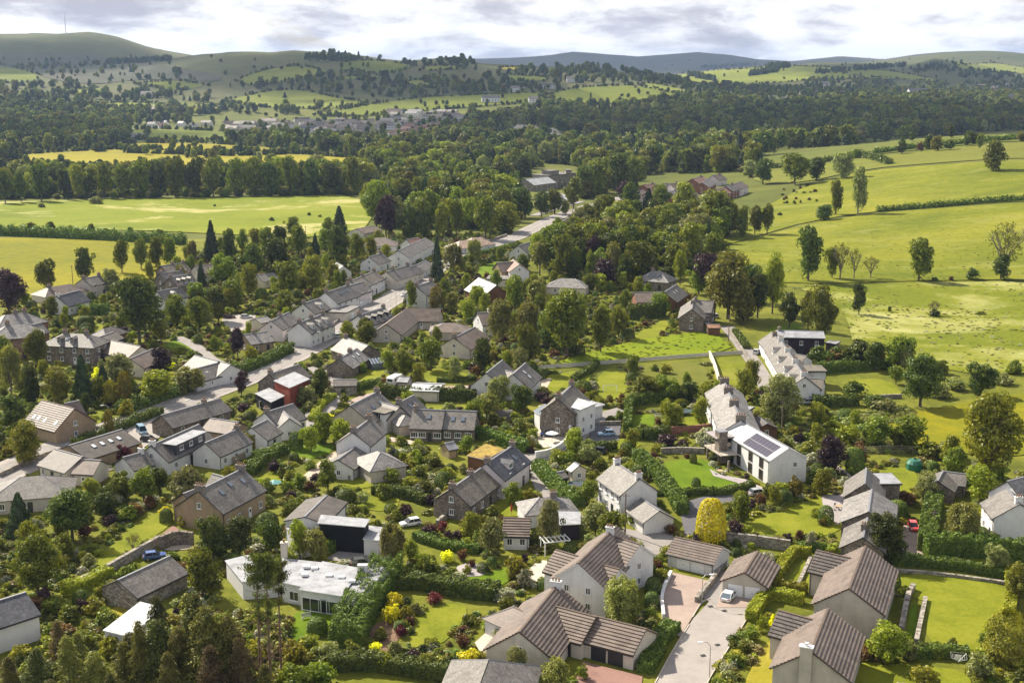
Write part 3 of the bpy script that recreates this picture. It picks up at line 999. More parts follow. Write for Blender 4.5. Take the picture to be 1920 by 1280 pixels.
def block(root, p1, p2, hr, he, W, roof='gable', wall='white', rf='slate', ch=(), nf=None, ng=1, sky=(), skyb=False, dorm=(),
          tiled=False, trim='trim_dark', door=True, chm='chimney_stone', over=0.35, ext=0.0, garage=0, gfront=None, dormw='slate', frame='trim_white', wz=None, pots=3, chw=1.3, gdoor='door_white', solar=None, dark_open=False, winw=1.0, bar=1):
    """one roofed volume. p1, p2: pixels of the ridge ends, hr/he ridge and eaves height, W width"""
    a = px(*p1, hr); c = px(*p2, hr)
    a2, c2 = Vector((a.x, a.y)), Vector((c.x, c.y))
    d = c2 - a2
    L = d.length + ext
    mid = (a2 + c2) / 2
    ang = math.atan2(d.y, d.x)
    # local -y must face the camera
    nrm = Vector((math.sin(ang), -math.cos(ang)))
    if nrm.dot(Vector((0, 0)) - mid) < 0: ang += math.pi
    gz = hz(mid.x, mid.y)
    M = Matrix.Translation(Vector((mid.x, mid.y, gz)) - root.location) @ Matrix.Rotation(ang, 4, 'Z')
    ridge = L
    if roof == 'hip': L = L + W
    hx, hy = L / 2, W / 2
    q = Block(); q.M, q.L, q.W, q.hr, q.he, q.hx, q.hy, q.ang, q.mid, q.gz, q.root = M, L, W, hr, he, hx, hy, ang, mid, gz, root
    # walls
    b = MB(); z0 = -1.2
    ztop = he
    tl, tr_ = (-hx, -hy), (hx, -hy)
    def wallq(x0, y0, x1, y1, zt):
        Lq = math.hypot(x1 - x0, y1 - y0)
        b.poly([(x0, y0, z0), (x1, y1, z0), (x1, y1, zt), (x0, y0, zt)], [(0, z0), (Lq, z0), (Lq, zt), (0, zt)])
    wallq(-hx, -hy, hx, -hy, he); wallq(hx, hy, -hx, hy, hr if roof == 'mono' else he)
    if roof == 'gable':
        b.poly([(hx, -hy, z0), (hx, hy, z0), (hx, hy, he), (hx, 0, hr), (hx, -hy, he)], [(0, z0), (W, z0), (W, he), (hy, hr), (0, he)])
        b.poly([(-hx, hy, z0), (-hx, -hy, z0), (-hx, -hy, he), (-hx, 0, hr), (-hx, hy, he)], [(0, z0), (W, z0), (W, he), (hy, hr), (0, he)])
    elif roof == 'mono':
        b.poly([(hx, -hy, z0), (hx, hy, z0), (hx, hy, hr), (hx, -hy, he)], [(0, z0), (W, z0), (W, hr), (0, he)])
        b.poly([(-hx, hy, z0), (-hx, -hy, z0), (-hx, -hy, he), (-hx, hy, hr)], [(0, z0), (W, z0), (W, he), (0, hr)])
    else:
        wallq(hx, -hy, hx, hy, he); wallq(-hx, hy, -hx, -hy, he)
    q.wall = b.build('wall', [wall], root, M)
    # roof
    r = MB(); o = over; t = (hr - he) / hy if roof != 'flat' else 0
    if roof == 'gable':
        ge = 0.22; xx = hx + ge
        zl = he - o * t + 0.01; zr = hr + 0.01
        slope_slab(r, (xx, 0, zr), (-xx, 0, zr), (-xx, -hy - o, zl), (xx, -hy - o, zl), 0.16, tiled)
        slope_slab(r, (-xx, 0.0, zr), (xx, 0.0, zr), (xx, hy + o, zl), (-xx, hy + o, zl), 0.16, tiled)
        r.box((0, 0, zr + 0.17), (2 * xx + 0.02, 0.34, 0.16), 2)
    elif roof == 'hip':
        rx = max(0.05, hx - hy); zl = he - o * t + 0.01; zr = hr + 0.01
        ex, ey = hx + o, hy + o
        slope_slab(r, (rx, 0, zr), (-rx, 0, zr), (-ex, -ey, zl), (ex, -ey, zl), 0.14, False)
        slope_slab(r, (-rx, 0, zr), (rx, 0, zr), (ex, ey, zl), (-ex, ey, zl), 0.14, False)
        slope_slab(r, (rx, 0, zr), (rx, 0.001, zr), (ex, ey, zl), (ex, -ey, zl), 0.14, False)
        slope_slab(r, (-rx, 0.001, zr), (-rx, 0, zr), (-ex, -ey, zl), (-ex, ey, zl), 0.14, False)
        for sx in (-1, 1):
            for sy in (-1, 1):
                r.tube((sx * rx, 0, zr + 0.12), (sx * ex, sy * ey, zl + 0.12), 0.11, 0.11, 5, 2)
    elif roof == 'mono':
        tm = (hr - he) / W
        slope_slab(r, (hx + 0.2, hy + 0.2, hr + 0.2 * tm), (-hx - 0.2, hy + 0.2, hr + 0.2 * tm), (-hx - 0.2, -hy - o, he - o * tm), (hx + 0.2, -hy - o, he - o * tm), 0.16, tiled)
    elif roof == 'flat':
        r.box((0, 0, he + 0.12), (L + 2 * o, W + 2 * o, 0.24), 0)
        r.box((0, -hy - o - 0.02, he + 0.1), (L + 2 * o + 0.1, 0.08, 0.34), 1)
        for sx in (-1, 1): r.box((sx * (hx + o + 0.02), 0, he + 0.1), (0.08, W + 2 * o - 0.05, 0.34), 1)
    q.roof = r.build('roof', [rf, trim, 'lead' if not tiled else 'trim_brown'], root, M)
    if roof == 'gable' and mid.length < 480:
        zg = he - o * t - 0.04
        b = MB(); b.tube((-hx - 0.2, -hy - o - 0.06, zg), (hx + 0.2, -hy - o - 0.06, zg), 0.085, 0.085, 6); b.build('gutter', ['trim_dark'], root, M)
        xg = (hx - 0.25) * (1 if (root.name[-1] in '02468e') else -1)
        b = MB(); b.tube((xg, -hy - o - 0.06, zg), (xg, -hy - 0.09, zg - 0.45), 0.06, 0.06, 6); b.tube((xg, -hy - 0.09, zg - 0.45), (xg, -hy - 0.09, 0.1), 0.06, 0.06, 6); b.build('downpipe', ['trim_dark'], root, M)
    # chimneys: position along the ridge 0..1 measured from p1
    flip = (M.to_3x3() @ Vector((1, 0, 0))).to_2d().dot(d) < 0
    def lx(s):
        s = 1 - s if flip else s
        return (s - 0.5) * (ridge)
    for s in ch:
        chimney(q.roof, max(-hx + 0.45, min(hx - 0.45, lx(s))), 0, hr, chm, chw, 0.7, 1.0, pots, 'y' if roof != 'hip' else 'x')
    # openings on the two sides that face the viewer
    gs = 1 if (M.to_3x3() @ Vector((1, 0, 0))).to_2d().dot(-mid) > 0 else -1
    q.gs = gs
    st = 2 if he >= 4.2 else 1
    if nf is None: nf = max(2, int(L / 3.4))
    if garage:
        side = gfront or 'f'
        gw = 2.4; span = (L if side == 'f' else W)
        for k in range(garage):
            off = (k - (garage - 1) / 2) * (gw + 0.35)
            mm = M @ Matrix.Translation((off, -hy, 1.05)) if side == 'f' else M @ Matrix.Translation((gs * hx, -gs * off * -1, 1.05)) @ Matrix.Rotation(gs * math.pi / 2, 4, 'Z')
            add_door(root, mm, gw, 2.1, gdoor, 'garage_door')
    if nf > 0 and roof in ('gable', 'hip', 'flat', 'mono'):
        for s in range(st):
            zc_ = 1.45 + s * 2.55 if st == 2 else min(1.5, he - 1.0)
            hh = 1.25
            for k in range(nf):
                x = (k + 0.5) / nf * L - hx
                if s == 0 and door and k == nf // 2:
                    add_door(root, M @ Matrix.Translation((x, -hy, 1.03)), 0.95, 2.06, 'door_dark' if R.random() < 0.6 else 'door_white')
                else:
                    add_window(root, M @ Matrix.Translation((x, -hy, zc_)), winw, hh, bar, frame=frame)
    if ng > 0:
        for s in range(st + (1 if (roof == 'gable' and st == 1 and hr > 5.6) else 0)):
            zc_ = (1.45 + s * 2.55) if s < 2 else 1.5
            if st == 1 and s == 1: zc_ = he + 0.75
            for k in range(ng if not (st == 1 and s == 1) else 1):
                n_ = ng if not (st == 1 and s == 1) else 1
                y = ((k + 0.5) / n_ - 0.5) * W * 0.8
                add_window(root, M @ Matrix.Translation((gs * hx, y, zc_)) @ Matrix.Rotation(gs * math.pi / 2, 4, 'Z'), 0.9, 1.15, bar, frame=frame)
    pit = math.atan2(hr - he, hy)
    q.pit = pit; q.lx = lx
    for s, fr in sky:
        x = (s - 0.5) * L * (-1 if flip else 1); y = -hy * fr; z = hr - (hr - he) * fr + 0.2
        b = MB(); b.box((0, 0, 0.05), (1.0, 1.35, 0.12), 0); b.box((0, 0, 0.12), (0.8, 1.12, 0.05), 1)
        b.build('skylight', ['skylight_frame', 'skylight_blind' if skyb else 'glass_sky'], q.roof, Matrix.Translation((x, y, z)) @ Matrix.Rotation(pit, 4, 'X'))
    for s, wd in dorm:
        x = (s - 0.5) * L * (-1 if flip else 1)
        y0 = -hy * 0.78; zt = he + (hr - he) * 0.72; zb = hr - (hr - he) * 0.78 - 0.1; y1 = -hy * (1 - 0.72) + 0.2
        b = MB()
        b.box((x, (y0 + y1) / 2, (zb + zt) / 2), (wd, y1 - y0, zt - zb), 0)
        rz_ = 0.55
        P = [(x - wd / 2 - 0.15, y0 - 0.2, zt), (x + wd / 2 + 0.15, y0 - 0.2, zt), (x, y0 - 0.2, zt + rz_)]
        Q2 = [(p[0], y1 + 0.5, p[2]) for p in P]
        b.poly([P[0], P[1], P[2]], None, 0)
        b.poly([P[2], Q2[2], Q2[0], P[0]], [(0, 0), (2, 0), (2, 1), (0, 1)], 1)
        b.poly([P[1], Q2[1], Q2[2], P[2]], [(0, 0), (2, 0), (2, 1), (0, 1)], 1)
        do = b.build('dormer', [wall if dormw != 'black' else 'black_wall', rf], root, M)
        fm, gm = window_meshes(wd * 0.75, max(0.7, (zt - zb) * 0.7), 1, frame)
        link('window', fm, do, Matrix.Translation((x, y0, (zb + zt) / 2)))
        link('pane', gm, do, Matrix.Translation((x, y0 - 0.002, (zb + zt) / 2)))
    R2 = M.to_3x3()
    corners = [(mid.x + (R2 @ Vector((sx * (hx + 0.3), sy * (hy + 0.3), 0))).x, mid.y + (R2 @ Vector((sx * (hx + 0.3), sy * (hy + 0.3), 0))).y) for sx, sy in ((-1, -1), (1, -1), (1, 1), (-1, 1))]
    FOOT.append(corners)
    return q
def prism_block(root, corners, h, wall='white', rf='membrane', trim='trim_white', parapet=0.18):
    """flat roofed volume from the pixels of its roof corners"""
    P = [px(u, v, h) for u, v in corners]
    pts = [(p.x - root.location.x, p.y - root.location.y) for p in P]
    gz = min(hz(p.x, p.y) for p in P) - root.location.z
    b = MB(); b.prism(pts, gz - 1.0, gz + h - 0.02, 0, 0)
    w = b.build('wall', [wall], root)
    g = grow(pts, 0.3)
    r = MB(); r.prism(g, gz + h, gz + h + 0.14, 1, 0)
    ro = r.build('roof', [rf, trim], root)
    FOOT.append(grow([(p.x, p.y) for p in P], 0.4))
    return w, ro, pts, gz
def house(name, label, short, blocks, cat='house', group=None):
    b0 = blocks[0]
    a = px(*b0['p1'], b0['hr']); c = px(*b0['p2'], b0['hr'])
    m = (a + c) / 2
    root = empty(name, (m.x, m.y, hz(m.x, m.y)))
    qs = []
    for bb in blocks:
        qs.append(block(root, **bb))
    tag(root, label, cat, group)
    if short:
        u, v, _ = proj((m.x, m.y, hz(m.x, m.y) + b0['hr'] * 0.5))
        LANDMARKS.append((short, u, v))
    return root, qs
def Bk(u1, v1, u2, v2, hr, he, W, **kw):
    return dict(p1=(u1, v1), p2=(u2, v2), hr=hr, he=he, W=W, **kw)
def root_at(name, u, v, h=0.0):
    p = px(u, v, h)
    return empty(name, (p.x, p.y, hz(p.x, p.y)))

# ------------------------------------------------------------------ cars
def car_paint(col):
    nm = 'paint_%02x%02x%02x' % tuple(int(c * 255) for c in col)
    if nm in MATS: return MATS[nm]
    m, nt, b = base_mat('car_paint')
    b.inputs['Base Color'].default_value = (*col, 1)
    b.inputs['Roughness'].default_value = 0.28
    b.inputs['Coat Weight'].default_value = 0.6
    b.inputs['Coat Roughness'].default_value = 0.08
    MATS[nm] = m
    return m
plain('tyre', (0.018, 0.018, 0.018), 0.9, 0.1)
plain('hub', (0.45, 0.45, 0.47), 0.35, 0.05, metal=0.8)
plain('lamp_red', (0.35, 0.01, 0.01), 0.3, 0.05)
plain('lamp_clear', (0.75, 0.75, 0.72), 0.2, 0.05)
plain('plate', (0.55, 0.42, 0.05), 0.5, 0.02)
def car(u, v, heading, col, label, style='hatch', L=4.2, W=1.78, Hh=1.45, group=None):
    """heading: direction of the bonnet in degrees from +x"""
    p = px(u, v)
    root = empty('parked_van' if style == 'van' else 'parked_car', (p.x, p.y, p.z + 0.03), math.radians(heading))
    prof = {'hatch': [(-0.50, .45), (-0.495, .70), (-0.46, .88), (0.14, .92), (0.46, .72), (0.50, .55), (0.495, .35)],
            'coupe': [(-0.50, .45), (-0.49, .72), (-0.44, .80), (0.12, .80), (0.44, .62), (0.50, .48), (0.49, .32)],
            'van': [(-0.50, .45), (-0.498, .80), (-0.49, .95), (0.28, .95), (0.46, .80), (0.50, .62), (0.495, .40)]}[style]
    cabin = {'hatch': [(-0.45, .0), (-0.36, .96), (-0.08, 1.0), (0.05, .95), (0.24, .0)],
             'coupe': [(-0.46, .0), (-0.26, .86), (-0.04, 1.0), (0.06, .95), (0.25, .0)],
             'van': [(-0.49, .0), (-0.475, .97), (0.05, 1.0), (0.14, .95), (0.34, .0)]}[style]
    zb = 0.22; belt = {'hatch': 0.60, 'coupe': 0.58, 'van': 0.52}[style] * Hh
    b = MB()
    # body: stacked rounded plan sections
    secs = []
    ztop = belt
    for fz, fw, fl in ((0.0, 0.86, 0.965), (0.18, 0.97, 0.995), (0.55, 1.0, 1.0), (0.86, 0.975, 0.985), (1.0, 0.92, 0.955)):
        z = zb + (ztop - zb) * fz
        ring = []
        for k in range(28):
            t = 2 * math.pi * k / 28
            cx, cy = math.cos(t), math.sin(t)
            e = 0.34
            x = math.copysign(abs(cx) ** e, cx) * L / 2 * fl
            y = math.copysign(abs(cy) ** e, cy) * W / 2 * fw
            zz = z
            if fz > 0.7:    # bonnet slopes down to the front, boot a little to the back
                s = x / L
                if s > 0.15: zz -= (s - 0.15) * (0.55 if style != 'van' else 0.9) * (fz - 0.5) * Hh * 0.55
                if s < -0.40: zz -= (-0.40 - s) * 0.5 * (fz - 0.5)
            ring.append((x, y, zz))
        secs.append(ring)
    for i in range(len(secs) - 1):
        for k in range(28):
            j = (k + 1) % 28
            b.poly([secs[i][k], secs[i][j], secs[i + 1][j], secs[i + 1][k]], None, 0)
    b.poly(secs[-1], None, 0); b.poly(secs[0][::-1], None, 1)
    # roof panel and pillars
    def cab(f0, f1, y0, y1, m, bb):
        pts = cabin
        z = lambda h: belt - 0.03 + h * (Hh - belt + 0.03)
        for s in (-1, 1):
            pass
        Lf = [(q[0] * L, y0 + (y1 - y0) * q[1], z(q[1])) for q in pts]
        Rt = [(q[0], -q[1], q[2]) for q in Lf]
        return Lf, Rt
    Lf, Rt = cab(0, 1, W * 0.45, W * 0.36, 0, b)
    g = MB()
    n = len(Lf)
    g.poly(Lf[::-1], None, 0); g.poly(Rt, None, 0)
    for i in range(n - 1):
        g.poly([Lf[i], Lf[i + 1], Rt[i + 1], Rt[i]], None, 0)
    # painted roof: over the top points, slightly proud
    top = Lf[1:4]
    for i in range(2):
        a, c = top[i], top[i + 1]
        e = 0.025
        ins = 0.14 if style == 'coupe' else 0.0
        b.poly([(a[0], a[1], a[2] + e), (c[0], c[1], c[2] + e), (c[0], -c[1], c[2] + e), (a[0], -a[1], a[2] + e)], None, 0)
    def bar(a, c, w=0.045):
        b.tube(a, c, w, w, 5, 0)
    for side in (Lf, Rt):
        bar(side[0], side[1]); bar(side[4], side[3]); bar(side[1], side[2], 0.04); bar(side[2], side[3], 0.04)
        midb = ((side[0][0] + side[4][0]) / 2, side[0][1] * 1.005, side[0][2]); bar(midb, (side[2][0], side[2][1] * 1.01, side[2][2]))
    paint = car_paint(col)
    body = b.build('body', [paint, 'tyre'], root, smooth=False)
    g.build('window_glass', ['glass_sky' if style == 'coupe' else 'glass'], root)
    wm = MB(); wm.tube((0, -0.11, 0), (0, 0.11, 0), 0.33, 0.33, 16, 0); wm.tube((0, -0.125, 0), (0, 0.125, 0), 0.21, 0.21, 10, 1)
    wme = wm.mesh('wheel', ['tyre', 'hub'])
    for sx in (-1, 1):
        for sy in (-1, 1):
            w_ = link('wheel', wme, root, Matrix.Translation((sx * L * 0.30, sy * (W / 2 - 0.10), 0.33)))
    for sy in (-1, 1):
        hb = MB(); hb.box((L * 0.478, sy * W * 0.34, belt * 0.72), (0.12, 0.32, 0.14)); hb.build('headlight', ['lamp_clear'], root)
        tb = MB(); tb.box((-L * 0.488, sy * W * 0.33, belt * 0.86), (0.08, 0.34, 0.12)); tb.build('tail_light', ['lamp_red'], root)
    pb = MB(); pb.box((-L * 0.50, 0, belt * 0.55), (0.03, 0.5, 0.11)); pb.build('number_plate', ['plate'], root)
    tag(root, label, 'van' if style == 'van' else 'car', group)
    PAVED.append([(p.x + dx, p.y + dy) for dx, dy in ((-3, -5), (3, -5), (3, 3), (-3, 3))])
    return root
# ------------------------------------------------------------------ walls and fences
def garden_wall(pxs, h, t, label, mat='rubble', n=1, cap=None, name='garden_wall'):
    path = wpath(pxs, n)
    base = Vector((path[0][0], path[0][1], hz(*path[0])))
    b = MB(); c = MB()
    for i in range(len(path) - 1):
        a_, b_ = Vector(path[i]), Vector(path[i + 1]); L = (b_ - a_).length
        m = (a_ + b_) / 2; z = hz(m.x, m.y)
        ang = math.atan2(b_.y - a_.y, b_.x - a_.x)
        b.box((m.x - base.x, m.y - base.y, z - base.z + h / 2 - 0.3), (L + t * 0.3, t, h + 0.6), 0, ang)
        c.box((m.x - base.x, m.y - base.y, z - base.z + h + 0.05), (L + t * 0.32, t + 0.1, 0.1), 0, ang)
        FOOT.append(ribbon_poly([path[i], path[i + 1]], t + 0.5))
    root = empty(name, base)
    b.build('masonry', [mat], root); c.build('coping', [cap or mat], root)
    tag(root, label, 'wall')
    return root
plain('fence_wood', (0.30, 0.25, 0.17), 0.85, 0.3, 1.5)
plain('fence_pale', (0.48, 0.46, 0.42), 0.8, 0.2, 1.5)
def fence(pxs, h, label, mat='fence_wood', gap=2.0, name='fence', panel=True):
    path = wpath(pxs, 1)
    base = Vector((path[0][0], path[0][1], hz(*path[0])))
    root = empty(name, base)
    pb = MB(); pb.box((0, 0, h / 2 - 0.1), (0.12, 0.12, h + 0.3)); pm = pb.mesh('post', [mat])
    for i in range(len(path) - 1):
        a_, b_ = Vector(path[i]), Vector(path[i + 1]); L = (b_ - a_).length
        ang = math.atan2(b_.y - a_.y, b_.x - a_.x)
        k = max(1, int(round(L / gap)))
        mesh = None
        for j in range(k):
            q0 = a_.lerp(b_, j / k); q1 = a_.lerp(b_, (j + 1) / k); m = (q0 + q1) / 2
            link('post', pm, root, Matrix.Translation((q0.x - base.x, q0.y - base.y, hz(q0.x, q0.y) - base.z)))
            if mesh is None:
                b = MB(); w = (q1 - q0).length
                if panel:
                    nb = 6
                    for s in range(nb): b.box((0, 0.02 if s % 2 else -0.02, 0.12 + (s + 0.5) * (h - 0.15) / nb), (w - 0.12, 0.035, (h - 0.15) / nb - 0.02))
                else:
                    for s in range(3): b.box((0, 0, h * (0.3 + 0.3 * s)), (w - 0.1, 0.05, 0.12))
                mesh = b.mesh('panel', [mat])
            link('panel' if panel else 'rail', mesh, root, Matrix.Translation((m.x - base.x, m.y - base.y, hz(m.x, m.y) - base.z)) @ Matrix.Rotation(ang, 4, 'Z'))
        FOOT.append(ribbon_poly([path[i], path[i + 1]], 1.0))
    tag(root, label, 'fence')
    return root
# ================================================================== the setting
G = {}
grass_mat('rough_ground', [(0.072, 0.084, 0.010), (0.129, 0.139, 0.015), (0.206, 0.197, 0.028)], 0.05, 0.5)
grass_mat('valley_ground', [(0.067, 0.082, 0.015), (0.103, 0.115, 0.02), (0.154, 0.154, 0.035)], 0.004, 0.03)
grass_mat('lawn', [(0.108, 0.130, 0.0079), (0.163, 0.180, 0.0119), (0.221, 0.222, 0.0219)], 0.12, 1.4, bumps=0.25)
grass_mat('lawn_green', [(0.066, 0.116, 0.0047), (0.104, 0.163, 0.0065), (0.144, 0.194, 0.0117)], 0.12, 1.4, bumps=0.25)
grass_mat('lawn_dry', [(0.173, 0.160, 0.0117), (0.251, 0.220, 0.0211), (0.311, 0.262, 0.0374)], 0.10, 1.0, bumps=0.2)
grass_mat('paddock', [(0.112, 0.160, 0.0047), (0.156, 0.199, 0.0056), (0.203, 0.220, 0.0103)], 0.05, 0.7, stretch=(0.4, 1.6, 1), bumps=0.5)
grass_mat('meadow_pale', [(0.108, 0.142, 0.0071), (0.159, 0.190, 0.0104), (0.208, 0.219, 0.0179)], 0.012, 0.25, stretch=(0.9, 1, 1), pale=(0.351, 0.327, 0.1170), palef=(0.54, 0.60), pscale=0.014)
grass_mat('meadow_yellow', [(0.104, 0.123, 0.0064), (0.190, 0.178, 0.0064), (0.284, 0.236, 0.0071)], 0.012, 0.2, stretch=(0.45, 1.0, 1))
grass_mat('hill_grass', [(0.092, 0.116, 0.0064), (0.150, 0.163, 0.0099), (0.229, 0.219, 0.0199)], 0.02, 0.30, stretch=(0.6, 1, 1), pale=(0.250, 0.246, 0.0650), palef=(0.52, 0.80), pscale=0.06)
grass_mat('hill_flower', [(0.092, 0.120, 0.0064), (0.146, 0.163, 0.0099), (0.217, 0.215, 0.0199)], 0.03, 0.5, stretch=(0.8, 1, 1), pale=(0.417, 0.405, 0.1755), palef=(0.49, 0.74), pscale=0.03)
grass_mat('hill_brown', [(0.107, 0.119, 0.0164), (0.142, 0.145, 0.0234), (0.148, 0.176, 0.0164)], 0.012, 0.2, stretch=(0.3, 1.4, 1))
grass_mat('hill_dull', [(0.080, 0.097, 0.0140), (0.107, 0.123, 0.0196), (0.127, 0.139, 0.0258)], 0.012, 0.2, stretch=(0.3, 1.4, 1))
grass_mat('field_yellow', [(0.165, 0.156, 0.0112), (0.234, 0.203, 0.0103), (0.285, 0.245, 0.0164)], 0.006, 0.08, stretch=(0.3, 1.2, 1))
grass_mat('field_green', [(0.083, 0.111, 0.0088), (0.118, 0.142, 0.0111), (0.154, 0.172, 0.0179)], 0.004, 0.05, stretch=(0.3, 1.2, 1))
grass_mat('field_pale', [(0.124, 0.151, 0.0211), (0.163, 0.185, 0.0258), (0.211, 0.224, 0.0374)], 0.004, 0.05, stretch=(0.3, 1.2, 1))
grass_mat('moor', [(0.055, 0.066, 0.024), (0.085, 0.094, 0.034), (0.115, 0.108, 0.048)], 0.0022, 0.02)
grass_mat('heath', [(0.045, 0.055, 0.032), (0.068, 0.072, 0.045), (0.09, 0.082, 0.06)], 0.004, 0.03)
def paving(name, col, var=0.2, cracks=True):
    m, nt, b = base_mat(name)
    f = noise_node(nt, 0.25, 7, 0.66); g = noise_node(nt, 6.0, 4, 0.7)
    c1 = ramp_node(nt, f, [(0.3, tuple(c * (1 - var) for c in col)), (0.55, col), (0.8, tuple(c * (1 + var * 0.6) for c in col))])
    c2 = ramp_node(nt, g, [(0.2, (0.75, 0.75, 0.75)), (0.8, (1.15, 1.15, 1.15))])
    nt.links.new(mixc(nt, 0.8, c1, c2, 'MULTIPLY'), b.inputs['Base Color'])
    b.inputs['Roughness'].default_value = 0.9; b.inputs['Specular IOR Level'].default_value = 0.25
    bump(nt, b, g, 0.2, 0.02)
    MATS[name] = m
paving('asphalt', (0.28, 0.255, 0.24)); paving('asphalt_dark', (0.12, 0.115, 0.125)); paving('pavement', (0.335, 0.30, 0.275))
paving('drive_pink', (0.36, 0.275, 0.235)); paving('drive_red', (0.27, 0.155, 0.125), 0.3); paving('gravel', (0.46, 0.38, 0.30), 0.3)
paving('soil', (0.20, 0.125, 0.075), 0.4); paving('slabs', (0.55, 0.48, 0.40), 0.2); paving('slate_chip', (0.36, 0.32, 0.32), 0.25)
plain('paint_line', (0.72, 0.72, 0.70), 0.7, 0.2, 3)

# terrain: one sheet on a fan-shaped grid, fine near the viewer and coarse at the horizon
def terrain():
    na, nr = 300, 430
    az = np.linspace(math.radians(-42), math.radians(42), na)
    rr = np.geomspace(45, 15500, nr)
    A, Q = np.meshgrid(az, rr)
    X = Q * np.sin(A); Y = Q * np.cos(A)
    Z = height(X, Y)
    # fine relief far away only, where no sheet lies close over it
    Z = Z - 0.0
    V = np.stack([X, Y, Z], -1).reshape(-1, 3)
    idx = np.arange(na * nr).reshape(nr, na)
    F = np.stack([idx[:-1, :-1], idx[:-1, 1:], idx[1:, 1:], idx[1:, :-1]], -1).reshape(-1, 4)
    me = bpy.data.meshes.new('terrain')
    me.from_pydata(V.tolist(), [], F.tolist())
    me.materials.append(MATS['rough_ground']); me.materials.append(MATS['valley_ground']); me.materials.append(MATS['moor'])
    me.materials.append(MATS['heath'])  # on the farthest hills the tint of distance haze is put into this colour
    cy = Y[:-1, :-1].ravel()
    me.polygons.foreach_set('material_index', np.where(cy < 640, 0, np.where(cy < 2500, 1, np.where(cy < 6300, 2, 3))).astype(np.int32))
    me.polygons.foreach_set('use_smooth', [True] * len(F))
    o = link('terrain', me); o['kind'] = 'structure'
terrain()

# fields, pixel outlines on the ground
FIELDPX = []
def field(pxs, mat, name='field', off=None, smooth=1):
    FIELDPX.append(pxs)
    return sheet(name, pxs, mat, off, smooth)
field([(-160, 388), (0, 379), (180, 375), (480, 371), (692, 365), (698, 425), (640, 440), (560, 447), (420, 440), (250, 432), (0, 430), (-160, 436)], 'meadow_pale')
field([(-160, 450), (0, 446), (130, 450), (250, 455), (352, 460), (345, 500), (300, 520), (250, 528), (160, 545), (90, 562), (-160, 600)], 'meadow_yellow')
# right hillside, from the crest down
field([(1410, 300), (1560, 281), (1700, 262), (1920, 246), (2200, 236), (2200, 268), (1920, 262), (1700, 284), (1560, 300), (1430, 311)], 'hill_dull')
field([(1412, 318), (1560, 304), (1700, 288), (1920, 266), (2200, 262), (2200, 300), (1920, 296), (1760, 306), (1620, 318), (1500, 345), (1415, 345)], 'hill_brown')
field([(1395, 420), (1440, 385), (1520, 346), (1620, 322), (1760, 310), (1920, 300), (2200, 300), (2200, 372), (1920, 377), (1760, 388), (1640, 397), (1520, 415), (1430, 440), (1330, 470)], 'hill_grass')
field([(1325, 474), (1430, 444), (1520, 419), (1640, 401), (1760, 392), (1920, 381), (2200, 375), (2200, 540), (1920, 524), (1700, 528), (1480, 534), (1440, 520), (1400, 500)], 'hill_grass')
field([(1480, 538), (1700, 532), (1920, 528), (2200, 545), (2200, 700), (1920, 700), (1840, 705), (1760, 690), (1690, 660), (1600, 650), (1590, 600), (1560, 560)], 'hill_flower')
field([(1640, 800), (1700, 775), (1780, 762), (1860, 745), (1920, 738), (2150, 720), (2150, 820), (1900, 860), (1800, 850), (1740, 845), (1690, 815)], 'meadow_yellow')
field([(1035, 683), (1090, 665), (1177, 642), (1250, 630), (1335, 622), (1388, 661), (1180, 676), (1080, 682)], 'paddock')
